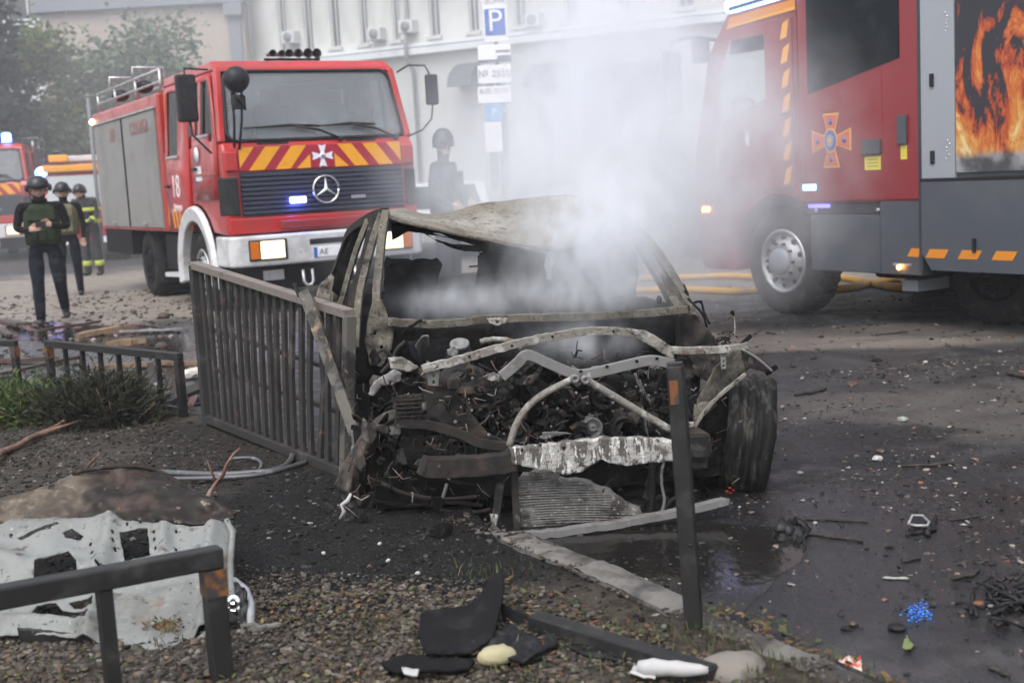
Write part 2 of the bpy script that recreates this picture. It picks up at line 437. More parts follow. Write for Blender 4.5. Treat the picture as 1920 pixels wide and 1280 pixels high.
# kerb stones
M['kerb'] = mat('sooty_kerb_concrete', (.14, .13, .118), .8, layers=[dict(c=(.035, .032, .03), s=4, lo=.42, hi=.6), dict(c=(.20, .185, .165), s=17, lo=.6, hi=.78), dict(c=(.05, .04, .032), s=9, lo=.56, hi=.66)], bump=(45, .5, .01))
kerb = thing('kerb', 'sooty concrete kerb between the gravel bed and the wet road', 'kerb', (KERB[3].x, KERB[3].y, 0))
kr = random.Random(4)
pts = []
for a, b in zip(KERB, KERB[1:]):
    L = (b - a).length; k = max(1, round(L / .5))
    for i in range(k): pts.append((a.lerp(b, i / k), a.lerp(b, (i + 1) / k)))
for i, (a, b) in enumerate(pts):
    d = (b - a).normalized(); n = Vector((-d.y, d.x))
    # the road edge is a-b; the stone's width runs into the bed
    z1 = .072 + kr.uniform(-.014, .014) - (.075 if a.y > 5.0 else 0)
    tilt = kr.uniform(-.012, .012)
    L = (b - a).length; g0 = .006
    out = [(g0, 0), (L - g0, 0), (L - g0, .13), (g0, .13)]
    def sf(u, v, a=a, d=d, n=n, z1=z1, i=i, tilt=tilt):
        p = a + d * u + n * v
        e = min(u - g0, L - g0 - u, v, .13 - v)
        chip = .02 * max(0, nz(p.x * 9, p.y * 9, i)) + .006 * nz(p.x * 40, p.y * 40)
        return (p.x, p.y, z1 + tilt * (u / L) - chip - (.012 if e < .008 else 0))
    top = sheet(out, [], .035, sf, 0, i)
    nv = len(top.v)
    # skirts
    ring = [(u, v) for u, v in ((g0, 0), (L - g0, 0), (L - g0, .13), (g0, .13))]
    lo = [(*(a + d * u + n * v), -.05) for u, v in ring]; hi = [(*(a + d * u + n * v), z1 - .01) for u, v in ring]
    top.add(lo + hi, [(0, 1, 5, 4), (1, 2, 6, 5), (2, 3, 7, 6), (3, 0, 4, 7)])
    top.build('kerb_stone', M['kerb'], kerb, world=True)

# puddles
def water_material(name, tint, rough, bs, bstr, mask=None):
    m, nt, b = _new(name)
    pos = nt.nodes.new('ShaderNodeNewGeometry').outputs['Position']
    n = _noise(nt, pos, bs, 4, .5, .3, (1, .5, 1)); gr = _noise(nt, pos, 60, 4, .6); big = _noise(nt, pos, 3, 4, .6)
    c = _mix(nt, _range(nt, gr, .6, .72, 0, .5), tint, (.07, .065, .06))
    nt.links.new(c, b.inputs['Base Color'])
    nt.links.new(_range(nt, big, .4, .65, rough, rough + .12), b.inputs['Roughness'])
    if mask:
        k = blob(nt, pos, gr, mask[0], mask[1], mask[2], .25, .62, 1.05)
        c = _mix(nt, k, (.024, .024, .025), c); nt.links.new(c, b.inputs['Base Color'])
        nt.links.new(_mixf(nt, k, .5, _range(nt, big, .4, .65, rough, rough + .12)), b.inputs['Roughness'])
    b.inputs['IOR'].default_value = 1.33; b.inputs['Specular IOR Level'].default_value = .5
    bn = nt.nodes.new('ShaderNodeBump'); bn.inputs['Distance'].default_value = .004; bn.inputs['Strength'].default_value = bstr
    nt.links.new(n, bn.inputs['Height']); nt.links.new(bn.outputs[0], b.inputs['Normal'])
    return m
M['puddle'] = water_material('sooty_puddle_water', (.012, .011, .010), .04, 30, .6)
M['puddle2'] = water_material('sooty_puddle_water_near', (.012, .011, .010), .04, 30, .6, ((.62, 4.82), (.72, .60), -.5))
def puddle(poly, z=.0015, step=.06, seed=1, m='puddle'):
    pp = [(gnd(*p).x, gnd(*p).y) for p in poly]
    for _ in range(2): pp = [q for i in range(len(pp)) for q in ((pp[i][0] * .75 + pp[(i + 1) % len(pp)][0] * .25, pp[i][1] * .75 + pp[(i + 1) % len(pp)][1] * .25), (pp[i][0] * .25 + pp[(i + 1) % len(pp)][0] * .75, pp[i][1] * .25 + pp[(i + 1) % len(pp)][1] * .75))]
    mb = sheet(pp, [], step, lambda u, v: (u, v, z), step * .28, seed)
    return tag(mb.build('puddle', M[m]), kind='structure')
puddle([(985, 1012), (1060, 1005), (1180, 992), (1290, 975), (1390, 985), (1440, 985), (1490, 1000), (1520, 1030), (1490, 1062), (1455, 1080), (1440, 1110), (1410, 1125), (1385, 1160), (1340, 1172), (1260, 1128), (1180, 1082), (1090, 1045)], .0015, .025, 3, 'puddle2')
puddle([(0, 612), (80, 600), (180, 612), (260, 606), (340, 622), (368, 640), (340, 668), (250, 650), (170, 662), (90, 640), (0, 636)], .0015, .25, 5)
puddle([(210, 690), (300, 676), (372, 690), (372, 760), (330, 772), (290, 740), (230, 730)], .0015, .2, 6)

# ------------------------------------------------------------ gravel, ash, litter (uncountable)
def scatter(name, n, sampler, sizes, mats, seed, sub=1, flat=.6, smooth=True, zoff=0.0, ground=bed_h):
    r = np.random.default_rng(seed)
    tv, tf = ICO[sub]; tv = np.array([tuple(v) for v in tv]); tf = np.array(tf); nv = len(tv)
    P = []
    tries = 0
    while len(P) < n and tries < n * 40:
        tries += 1
        p = sampler(r)
        if p is not None: P.append(p)
    n = len(P)
    V = np.empty((n, nv, 3)); 
    for i, (x, y) in enumerate(P):
        s = sizes[0] * (sizes[1] / sizes[0]) ** r.random() ** 1.6
        sc3 = np.array([s * r.uniform(.7, 1.35), s * r.uniform(.7, 1.1), s * flat * r.uniform(.6, 1.2)])
        q = tv * (1 + .22 * r.standard_normal((nv, 1)).clip(-1.3, 1.3)) * sc3
        a, bb = r.uniform(0, 6.28), r.uniform(-.5, .5)
        ca, sa, cb, sb = math.cos(a), math.sin(a), math.cos(bb), math.sin(bb)
        q = q @ np.array([[1, 0, 0], [0, cb, sb], [0, -sb, cb]]) @ np.array([[ca, sa, 0], [-sa, ca, 0], [0, 0, 1]])
        V[i] = q + np.array([x, y, ground(x, y) + zoff + s * flat * .35])
    Fc = (tf[None] + (np.arange(n) * nv)[:, None, None]).reshape(-1, 3)
    me = bpy.data.meshes.new(name); me.vertices.add(n * nv); me.vertices.foreach_set('co', V.reshape(-1))
    me.loops.add(len(Fc) * 3); me.loops.foreach_set('vertex_index', Fc.reshape(-1).astype(np.int32))
    me.polygons.add(len(Fc)); me.polygons.foreach_set('loop_start', np.arange(len(Fc), dtype=np.int32) * 3)
    me.polygons.foreach_set('use_smooth', np.full(len(Fc), smooth))
    me.materials.append(mats); me.update(calc_edges=True); me.validate()
    o = bpy.data.objects.new(name, me); col.objects.link(o); o['kind'] = 'stuff'
    return o
def px_sampler(poly, bedonly=True, dens=None, z=.05):
    xs = [p[0] for p in poly]; ys = [p[1] for p in poly]
    # uniform over the ground itself
    Q = [gnd(*p, z) for p in poly]; X0, X1 = min(q.x for q in Q), max(q.x for q in Q); Y0, Y1 = min(q.y for q in Q), max(q.y for q in Q)
    G = [(q.x, q.y) for q in Q]
    def f(r):
        x, y = r.uniform(X0, X1), r.uniform(Y0, Y1)
        if not inpoly(x, y, G): return None
        k = kerb_side(x, y)
        if bedonly and k < .12: return None
        if not bedonly and k > -.01: return None
        if dens is not None and r.random() > dens(x, y): return None
        return x, y
    return f
M['gravel'] = islands('gravel_stones', [(0, (.014, .012, .011)), (.25, (.08, .063, .048)), (.45, (.036, .028, .022)), (.6, (.125, .106, .086)), (.72, (.06, .055, .05)), (.84, (.10, .072, .052)), (.95, (.21, .19, .16)), (1, (.07, .03, .02))], .65, .3)
M['graveld'] = islands('sooty_gravel_stones', [(0, (.02, .018, .016)), (.5, (.06, .05, .043)), (.85, (.11, .095, .08)), (1, (.2, .18, .16))], .75, .3)
M['ash'] = islands('ash_and_char_crumbs', [(0, (.006, .006, .006)), (.55, (.02, .019, .018)), (.85, (.04, .037, .034)), (.97, (.08, .075, .07)), (1, (.26, .25, .24))], .85, .15)
M['kerbgrit'] = islands('soil_crumbs', [(0, (.03, .025, .02)), (.6, (.07, .058, .046)), (1, (.14, .12, .10))], .85, .2)
M['litter'] = islands('fallen_leaf_litter', [(0, (.03, .05, .012)), (.25, (.06, .075, .02)), (.45, (.085, .06, .025)), (.65, (.12, .045, .02)), (.78, (.13, .085, .035)), (.9, (.10, .04, .02)), (1, (.26, .20, .07))], .7, .35)
M['chips'] = islands('road_debris_chips', [(0, (.01, .01, .01)), (.6, (.022, .021, .02)), (.75, (.06, .05, .045)), (.86, (.14, .11, .09)), (.95, (.3, .28, .26)), (1, (.2, .07, .03))], .75, .35)
gd = lambda x, y: (.45 + .55 * min(1, max(0, .6 + 1.6 * nz(x * 2.6, y * 2.6, 4)))) * min(1, max(0, (4.55 - y - .22 * nz(x * 3, y * 3) + .08 * (-x)) / .5))
scatter('gravel', 4900, px_sampler([(-60, 1060), (420, 1060), (1000, 1120), (1500, 1290), (-60, 1330)], True, gd), (.006, .0175), M['gravel'], 11, 2, .6, True, 0)
scatter('gravel', 1500, px_sampler([(-80, 790), (300, 800), (420, 860), (400, 960), (-60, 1000)], True), (.005, .013), M['graveld'], 12, 1, .55, False, 0)
scatter('ash_crumbs', 3000, px_sampler([(420, 1060), (1000, 1100), (1300, 1230), (1000, 1285), (420, 1285)], True), (.003, .011), M['kerbgrit'], 18, 1, .5, False, .012)
scatter('ash_crumbs', 7000, px_sampler([(-80, 780), (330, 790), (640, 900), (960, 1000), (1420, 1260), (700, 1250), (-60, 1200)], True), (.004, .016), M['ash'], 13, 1, .5, False, 0)
scatter('road_chips', 2900, px_sampler([(960, 1000), (1400, 880), (1500, 700), (1990, 640), (1990, 1300), (1500, 1290)], False, lambda x, y: .12 + .88 * max(0, min(1, .35 + 1.8 * nz(x * 1.3, y * 1.3, 5))), 0), (.004, .016), M['chips'], 14, 1, .45, False, 0, lambda x, y: .0)
scatter('road_rubble', 1500, px_sampler([(-100, 560), (360, 540), (380, 780), (-100, 760)], False, None, 0), (.008, .04), M['chips'], 15, 1, .5, False, 0, lambda x, y: .0)
scatter('road_rubble', 900, px_sampler([(1280, 540), (1990, 520), (1990, 720), (1400, 720)], False, None, 0), (.006, .03), M['chips'], 16, 1, .4, False, 0, lambda x, y: .0)

def kerb_s(r):
    i = r.integers(0, 6); a, b = KERB[i], KERB[i + 1]; p = a.lerp(b, r.random()); d = (b - a).normalized()
    q = p + Vector((-d.y, d.x)) * (.17 * r.random() ** .6 - .02)
    return (q.x, q.y) if nz(q.x * 4, q.y * 4, 2) > -.15 else None
scatter('kerb_soil', 900, kerb_s, (.003, .012), M['kerbgrit'], 17, 1, .5, False, 0, lambda x, y: .07 if kerb_side(x, y) > 0 else 0)
def leaves(name, n, sampler, size, matl, seed, lift=.02, tall=.5, ground=bed_h):
    r = np.random.default_rng(seed); mb = MB(); k = 0; tries = 0
    while k < n and tries < n * 40:
        tries += 1; p = sampler(r)
        if p is None: continue
        k += 1; s = size * r.uniform(.5, 1.4); a = r.uniform(0, 6.28); t = r.uniform(-tall, tall)
        d = Vector((math.cos(a), math.sin(a), t)); e = Vector((-math.sin(a), math.cos(a), r.uniform(-.5, .5)))
        c = Vector((p[0], p[1], ground(*p) + lift * r.random() + .006))
        mb.add([c - d * s, c + e * s * .45 + Vector((0, 0, s * .2)), c + d * s, c - e * s * .45], [(0, 1, 2), (0, 2, 3)])
    o = mb.build(name, matl); o['kind'] = 'stuff'; return o
leaves('leaf_litter', 1700, px_sampler([(420, 1130), (960, 1090), (1500, 1290), (-60, 1330), (-60, 1180)], True, lambda x, y: max(0, min(1, .35 + 1.2 * nz(x * 2.2, y * 2.2, 9)))), .011, M['litter'], 21)
leaves('leaf_litter', 300, px_sampler([(1290, 1140), (1420, 1150), (1700, 1300), (1400, 1300)], False, lambda x, y: max(0, 1 + kerb_side(x, y) * 4), 0), .016, M['litter'], 22, ground=lambda x, y: .01)
# grass tufts by the lone post and in the bed
M['grass'] = islands('short_grass', [(0, (.03, .05, .012)), (.5, (.055, .07, .02)), (.8, (.10, .09, .035)), (1, (.15, .12, .06))], .7, .3)
gr = random.Random(31); mb = MB()
for px, py, n, sp in ((1330, 1215, 110, .13), (1420, 1238, 80, .12), (1240, 1200, 40, .10), (880, 1190, 70, .11), (620, 1270, 80, .16), (300, 1195, 30, .05), (960, 1272, 90, .16), (1130, 1250, 60, .12), (920, 1075, 40, .09), (1500, 1262, 60, .12), (700, 1190, 30, .08)):
    c = gnd(px, py, BZ)
    for _ in range(n):
        x, y = c.x + gr.gauss(0, sp), c.y + gr.gauss(0, sp * .8)
        z = bed_h(x, y) if kerb_side(x, y) > .1 else 0.0; h = gr.uniform(.015, .05); a = gr.uniform(0, 6.28); le = gr.uniform(.2, 1.0) * h; w = .0022
        p = Vector((x, y, z)); q = p + Vector((math.cos(a) * le * .4, math.sin(a) * le * .4, h * .7)); t = p + Vector((math.cos(a) * le, math.sin(a) * le, h)); s = Vector((-math.sin(a), math.cos(a), 0)) * w
        mb.add([p - s, p + s, q + s * .8, q - s * .8, t], [(0, 1, 2, 3), (3, 2, 4)])
o = mb.build('grass', M['grass']); o['kind'] = 'stuff'
# ------------------------------------------------------------ buildings
M['plaster'] = mat('pale_cream_plaster', (.50, .50, .475), .85, layers=[dict(c=(.42, .42, .40), s=.25, lo=.45, hi=.65), dict(c=(.40, .38, .35), s=1.5, lo=.6, hi=.8)])
M['beige'] = mat('pinkish_beige_render', (.40, .345, .30), .9, layers=[dict(c=(.35, .30, .265), s=.3, lo=.45, hi=.65)])
M['bgrey'] = mat('blue_grey_cladding', (.19, .205, .235), .7)
M['bwhite'] = mat('white_balcony_panel', (.62, .64, .66), .7, layers=[dict(c=(.45, .46, .48), s=.8, lo=.5, hi=.7)])
M['wframe'] = mat('white_window_frame', (.5, .5, .49), .6)
M['pane'] = mat('building_window_pane', (.035, .04, .047), .08, layers=[dict(c=(.12, .13, .14), s=.5, lo=.45, hi=.6)])
M['pipe'] = mat('weathered_grey_pipe', (.16, .165, .17), .6)
M['awning'] = mat('dark_awning_cloth', (.05, .055, .065), .8)
M['signblue'] = mat('sign_blue', (.02, .10, .42), .4); M['signsky'] = mat('sign_light_blue', (.10, .33, .62), .4)
M['signwhite'] = mat('sign_white', (.72, .72, .74), .45); M['signgrey'] = mat('sign_slate', (.10, .11, .14), .5); M['ink'] = mat('sign_lettering_grey', (.22, .22, .21), .6)
def text(body, size, mat_, parent, loc, rot, name='lettering', ext=.002, align='CENTER'):
    cu = bpy.data.curves.new(name, 'FONT'); cu.body = body; cu.size = size; cu.extrude = ext; cu.align_x = align; cu.align_y = 'CENTER'
    cu.materials.append(mat_)
    o = bpy.data.objects.new(name, cu); col.objects.link(o)
    me = bpy.data.meshes.new_from_object(o.evaluated_get(bpy.context.evaluated_depsgraph_get())); bpy.data.objects.remove(o); bpy.data.curves.remove(cu)
    me.materials.clear(); me.materials.append(mat_)
    o = bpy.data.objects.new(name, me); col.objects.link(o); o.parent = parent; o.location = loc; o.rotation_euler = rot
    return o

# main pale facade, receding from the right towards the left
fa = at(477, 300, 48.1); FA = Vector((fa.x, fa.y, 0)); fb = at(1400, 300, 39.4); FD = (Vector((fb.x, fb.y, 0)) - FA).normalized(); FN = Vector((FD.y, -FD.x, 0))
b1 = thing('pale_building', 'long pale cream building with tall narrow windows behind the smoke', 'building', FA, math.atan2(FD.y, FD.x))
def fu(px, py):
    p = onpl(px, py, FA, FN) - FA; return p.dot(FD), p.z
FL = 40.0; FH = 11.5
holes = []; wins = []
zt = 10.3; zb = fu(680, 84)[1]
for x0, x1 in ((525, 541), (572, 590), (622, 641), (677, 694), (739, 754), (808, 829), (882, 902), (968, 990), (1062, 1085), (1160, 1183)):
    u0 = fu(x0, 60)[0]; u1 = fu(x1, 60)[0]; holes.append([(u0, zb), (u1, zb), (u1, zt), (u0, zt)]); wins.append((u0, u1, zb, zt))
uu = wins[-1][1]
while uu < FL - 3:
    uu += 1.6; holes.append([(uu, zb), (uu + .55, zb), (uu + .55, zt), (uu, zt)]); wins.append((uu, uu + .55, zb, zt)); uu += .55
for x0, x1, y0, y1 in ((905, 950, 140, 300), (1005, 1062, 130, 300), (1150, 1240, 130, 300), (645, 690, 130, 290), (560, 610, 130, 290)):
    u0, z1 = fu(x0, y0); u1 = fu(x1, y0)[0]; z0 = 1.0 if x0 > 900 else 2.2
    holes.append([(u0, z0), (u1, z0), (u1, z1), (u0, z1)]); wins.append((u0, u1, z0, z1))
mb = sheet([(0, 0), (FL, 0), (FL, FH), (0, FH)], holes, 1.2, lambda u, v: (u, 0, v))
mb.build('wall', M['plaster'], b1, solid=.25)
mb = MB(); mb.box(0, FL, .5, 12, 0, FH - .2); mb.build('core', M['pipe'], b1)
mb = MB(); mb.box(-.3, FL + .3, -.6, 12.5, FH, FH + .5); mb.build('roof', M['pipe'], b1)
for u0, u1, z0, z1 in wins:
    mb = MB(); w = .05
    for a in ((u0, u0 + w, z0, z1), (u1 - w, u1, z0, z1), (u0, u1, z1 - w, z1), (u0, u1, z0, z0 + w), ((u0 + u1) / 2 - .02, (u0 + u1) / 2 + .02, z0, z1), (u0, u1, z0 + (z1 - z0) * .68, z0 + (z1 - z0) * .68 + .05)):
        mb.box(a[0], a[1], .02, .09, a[2], a[3])
    fr = mb.build('window', M['wframe'], b1)
    MB().box(u0, u1, .10, .13, z0, z1).build('pane', M['pane'], fr)
    MB().box(u0 - .08, u1 + .08, -.24, -.13, z0 - .12, z0 - .01).build('sill', M['wframe'], fr)
zc = fu(680, 86)[1]
for z, h, dp in ((zc - .55, .22, .34), (zc - .28, .12, .22)):
    MB().box(0, FL, -.127 - dp, -.127, z, z + h).build('cornice', M['bwhite'], b1)
u = fu(1100, 300)[0]
MB().box(0, FL, -.22, -.128, 0, 1.0).build('plinth', M['bgrey'], b1)
pu = fu(771, 60)[0]
MB().tube([(pu, -.25, FH), (pu, -.25, zc + .2), (pu + .1, -.6, zc - .1), (pu + .1, -.6, zc - .7), (pu + .15, -.25, zc - 1.1), (pu + .15, -.25, .3)], .07).build('drainpipe', M['pipe'], b1)
for px, py in ((556, 72), (716, 66), (775, 52), (1010, 40)):
    a, z = fu(px, py); ac = MB().box(a - .28, a + .28, -.55, -.14, z - .22, z + .22).build('air_conditioner', M['wframe'], b1, bevel=.03)
    MB().lathe((a, -.552, z), (0, -1, 0), [(.17, 0), (.17, .02), (.05, .03), (0, .03)], 16).build('fan_grille', M['pipe'], ac)
for px, py, w in ((1038, 150, 1.3), (885, 150, .9), (1200, 150, 1.5)):
    a, z = fu(px, py); prof = [(-.13, .55), (-.5, .42), (-.85, .15), (-1.0, -.25), (-.95, -.25), (-.13, -.2)]
    MB().prism([(a - w / 2, y, z + q) for y, q in prof], (w, 0, 0)).build('awning', M['awning'], b1)
a, z = fu(1096, 152)
sg = MB().box(a - .28, a + .28, -.5, -.42, z - .55, z + .5).build('shop_sign', M['signsky'], b1); MB().box(a - .03, a + .03, -.42, -.13, z, z + .06).build('bracket', M['pipe'], sg)
text('0', .7, M['signwhite'], sg, (a, -.505, z), (math.pi / 2, 0, 0))

# plain beige side wall left of it, with a grey stripe and dark roof edge
ba = at(100, 300, 47); bb = at(473, 300, 46.5)
b2 = thing('beige_building', 'beige windowless wall with a blue grey stripe behind the leafy trees', 'building', (ba.x, ba.y, 0))
W2 = bb.x - ba.x; zr = at(250, 14, 46.7).z
MB().box(0, W2, 0, 14, 0, zr).build('wall', M['beige'], b2)
MB().box(-.2, W2 + .1, -.25, 14.2, zr, zr + 1.2).build('roof', M['bgrey'], b2)
s0 = at(426, 60, 46.6).x - ba.x; s1 = at(449, 60, 46.6).x - ba.x
MB().box(s0, s1, -.12, -.002, 0, at(440, 28, 46.6).z).build('stripe', M['bgrey'], b2)
MB().box(s0 - .1, W2, -.3, -.003, at(440, 28, 46.6).z + .01, at(440, 4, 46.6).z).build('lintel', M['bgrey'], b2)
MB().box(s1 + .3, s1 + .36, -.08, -.002, 0, 9).build('seam', M['pipe'], b2)

# white apartment block with balconies further left
w0 = at(-60, 300, 56); w1 = at(104, 300, 54)
b3 = thing('apartment_block', 'white apartment block with glazed balconies half hidden by the dark conifer', 'building', (w0.x, w0.y, 0))
W3 = w1.x - w0.x
MB().box(0, W3, 0, 12, 0, 13).build('wall', M['plaster'], b3)
zs = [at(60, y, 55).z for y in (300, 195, 100, 12)]
for i in range(5):
    z = zs[0] + (zs[1] - zs[0]) * i
    bx = MB().box(W3 - 2.6, W3 + .1, -1.3, -.002, z, z + 1.15).build('balcony', M['bwhite'], b3)
    MB().box(W3 - 2.5, W3 - .05, -1.2, -.01, z + 1.16, z + 2.2).build('glazing', M['pane'], bx)
    for q in range(4): MB().box(W3 - 2.58 + q * .87, W3 - 2.5 + q * .87, -1.26, -1.205, z + 1.15, z + 2.2).build('frame', M['wframe'], bx)
    wb = MB().box(.6, 1.5, -.07, -.003, z + .8, z + 2.1).build('window', M['wframe'], b3)
    MB().box(.68, 1.42, -.09, -.071, z + .88, z + 2.02).build('pane', M['pane'], wb)

# ------------------------------------------------------------ trees
M['leafa'] = islands('broadleaf_foliage', [(0, (.045, .085, .02)), (.5, (.085, .14, .03)), (.85, (.12, .15, .035)), (1, (.17, .17, .05))], .7, .3)
M['leafb'] = islands('grey_green_foliage', [(0, (.045, .085, .04)), (.5, (.08, .13, .065)), (1, (.12, .17, .09))], .7, .3)
M['needle'] = islands('conifer_needles', [(0, (.012, .022, .02)), (.6, (.025, .04, .033)), (1, (.045, .06, .05))], .75, .3)
M['bark'] = mat('tree_bark', (.08, .065, .05), .9, layers=[dict(c=(.04, .032, .026), s=6, lo=.45, hi=.65)])
def tree(name, label, x, y, h, rx, mleaf, seed, n=3200, leaf=.10, base=.25, group=None, conifer=False):
    rr = random.Random(seed); t = thing(name, label, 'tree', (x, y, 0), 0, group)
    mb = MB(); mb.tube([(0, 0, -.1), (.05, .02, h * .3), (-.04, .05, h * .6), (.02, 0, h * .9)], [.16, .13, .08, .03], 9)
    ends = []
    for i in range(13 if not conifer else 0):
        a = rr.uniform(0, 6.28); z0 = h * rr.uniform(base, .75); L = rx * rr.uniform(.55, 1.0)
        e = Vector((math.cos(a) * L, math.sin(a) * L, min(h * .97, z0 + h * rr.uniform(.08, .25)))); m_ = Vector((e.x * .5, e.y * .5, z0 + (e.z - z0) * .35))
        mb.tube([(0, 0, z0), m_, e], [.05, .035, .012], 6); ends.append(e); ends.append(m_.lerp(e, .5))
    mb.build('trunk', M['bark'], t)
    mb = MB()
    cl = []
    if conifer:
        for i in range(70):
            z = h * rr.uniform(.12, .98); L = rx * (1.02 - z / h) * rr.uniform(.5, 1.15) + .1; a = rr.uniform(0, 6.28)
            for k in range(int(6 + L * 6)):
                q = rr.uniform(.2, 1); cl.append((Vector((math.cos(a) * L * q, math.sin(a) * L * q, z - .25 * q * q * L + rr.gauss(0, .06))), .22))
    else:
        for e in ends:
            cl.append((e, .5)); 
            for _ in range(2): cl.append((e + Vector((rr.gauss(0, .45), rr.gauss(0, .45), rr.gauss(0, .4))) * rx * .5, .45))
        for _ in range(22):
            a, p = rr.uniform(0, 6.28), rr.uniform(.2, 1); cl.append((Vector((math.cos(a) * rx * p, math.sin(a) * rx * p, h * (base + .08 + (1 - base - .1) * rr.uniform(.1, .95) * (1.1 - .45 * p)))), .5))
    for _ in range(n):
        c, s = rr.choice(cl); p = c + Vector((rr.gauss(0, s), rr.gauss(0, s), rr.gauss(0, s * .75)))
        L = leaf * rr.uniform(.6, 1.5); d = Vector((rr.gauss(0, 1), rr.gauss(0, 1), rr.gauss(0, .6))).normalized(); e = d.cross(Vector((rr.gauss(0, 1), rr.gauss(0, 1), rr.gauss(0, 1)))).normalized()
        mb.add([p - d * L, p + e * L * .5, p + d * L, p - e * L * .5], [(0, 1, 2, 3)])
    mb.build('crown', mleaf, t)
    return t
def top_h(px, py, Y): return at(px, py, Y).z
p = at(150, 300, 42); tree('broadleaf_tree', 'bushy green tree with yellowish top in front of the beige wall', p.x, p.y, top_h(150, 48, 42), 1.6, M['leafa'], 3, 7000, .12, .2)
p = at(285, 300, 41); tree('broadleaf_tree', 'hazy grey green tree right of the bushy yellowish one', p.x, p.y, top_h(285, 45, 41), 1.75, M['leafb'], 5, 7000, .12, .2)
p = at(215, 300, 43.5); tree('broadleaf_tree', 'tree between the two leafy trees and farther back', p.x, p.y, top_h(215, 100, 43.5), 2.0, M['leafb'], 8, 5500, .12, .1)
p = at(8, 300, 38); tree('conifer_tree', 'dark conifer at the left edge in front of the white balconies', p.x, p.y, 10.5, 1.5, M['needle'], 6, 7000, .15, .1, None, True)
p = at(70, 300, 40); tree('broadleaf_tree', 'low green tree under the white balconies', p.x, p.y, top_h(80, 165, 40), 1.5, M['leafb'], 9, 4200, .11, .1)
p = at(176, 300, 30); po = thing('utility_post', 'thin grey post behind the rear corner of the fire engine', 'post', (p.x, p.y, 0))
MB().tube([(0, 0, 0), (0, 0, at(178, 180, 30).z)], .045).build('shaft', M['pipe'], po); MB().ball((0, 0, at(178, 180, 30).z), .055).build('cap', M['pipe'], po)

# ------------------------------------------------------------ parking sign
SY = 18.0
pa = at(928, 40, SY); sg = thing('parking_sign', 'blue and white parking sign with panels stacked on one pole in the smoke', 'sign', (pa.x, SY, 0))
MB().tube([(0, .04, 0), (0, .04, at(928, -20, SY).z)], .03).build('pole', M['pipe'], sg)
def zz(y): return at(928, y, SY).z
def panel(nm, x0, x1, y0, y1, m_):
    a = at(x0, (y0 + y1) / 2, SY).x - pa.x; b = at(x1, (y0 + y1) / 2, SY).x - pa.x
    return MB().box(a, b, -.01, .01, zz(y1), zz(y0)).build(nm, m_, sg, bevel=.004), (a + b) / 2
R90 = (math.pi / 2, 0, 0)
pn, cx = panel('sign_panel', 906, 951, -14, 79, M['signwhite'])
text('ЗОНА', .105, M['ink'], pn, (cx, -.014, zz(3)), R90)
q, cx2 = panel('sign_panel', 909, 947, 17, 66, M['signblue']); q.location.y = -.012
q.parent = sg; text('P', .42, M['signwhite'], q, (cx2, -.014, zz(41)), R90)
pn, cx = panel('sign_panel', 896, 958, 84, 118, M['signwhite'])
for nm, x0, x1, y0, y1 in (('kerb_symbol', 896, 932, 112, 117), ('kerb_symbol', 932, 958, 105, 117), ('car_symbol', 930, 956, 95, 99)):
    a = at(x0, 100, SY).x - pa.x; b = at(x1, 100, SY).x - pa.x; MB().box(a, b, -.016, -.011, zz(y1), zz(y0)).build(nm, M['signgrey'], pn)
pn, cx = panel('sign_panel', 896, 958, 122, 156, M['signwhite']); text('№ 2550', .135, M['ink'], pn, (cx, -.014, zz(139)), R90)
pn, cx = panel('sign_panel', 896, 958, 162, 193, M['signwhite']); text('8.00-20.00', .095, M['ink'], pn, (cx, -.014, zz(171)), R90)
pn, cx = panel('sign_panel', 911, 942, 196, 227, M['signsky']); text('P', .16, M['signwhite'], pn, (cx, -.014, zz(211)), R90)
pn, cx = panel('sign_panel', 909, 942, 229, 285, M['signwhite'])

# white car parked behind the smoke, facing the camera
wc = thing('parked_car', 'white car half hidden in the smoke right of the fire engine', 'car', (at(850, 380, 24).x, 24, 0), math.radians(8))
prof = [(-.1, .3), (-.15, .62), (.15, .78), (1.05, .92), (1.7, 1.4), (3.0, 1.46), (3.9, .98), (4.2, .9), (4.25, .35)]
MB().prism([(-.86, y, z) for y, z in prof], (1.72, 0, 0)).build('body', M['white'], wc, bevel=.07, seg=3)
MB().prism([(-.68, 1.06, .96), (.68, 1.06, .96), (.60, 1.6, 1.36), (-.60, 1.6, 1.36)], (0, -.03, .03)).build('windscreen', M['glass'], wc)
for s in (-1, 1):
    MB().prism([(s * .865, 1.35, .98), (s * .865, 3.6, 1.0), (s * .865, 2.9, 1.36), (s * .865, 1.75, 1.34)], (s * .01, 0, 0)).build('side_window', M['glass'], wc)
    MB().box(s * .6 - .18, s * .6 + .18, -.17, -.1, .62, .74).build('headlight', M['alu'], wc, bevel=.02)
    for yy in (.65, 3.4): MB().lathe((s * .75, yy, .31), (s, 0, 0), [(.05, .13), (.2, .14), (.22, .12), (.31, .1), (.31, -.08), (.2, -.1)], 20).build('wheel', M['rubber'], wc)
MB().box(-.4, .4, -.2, -.14, .42, .52).build('grille', M['black'], wc)
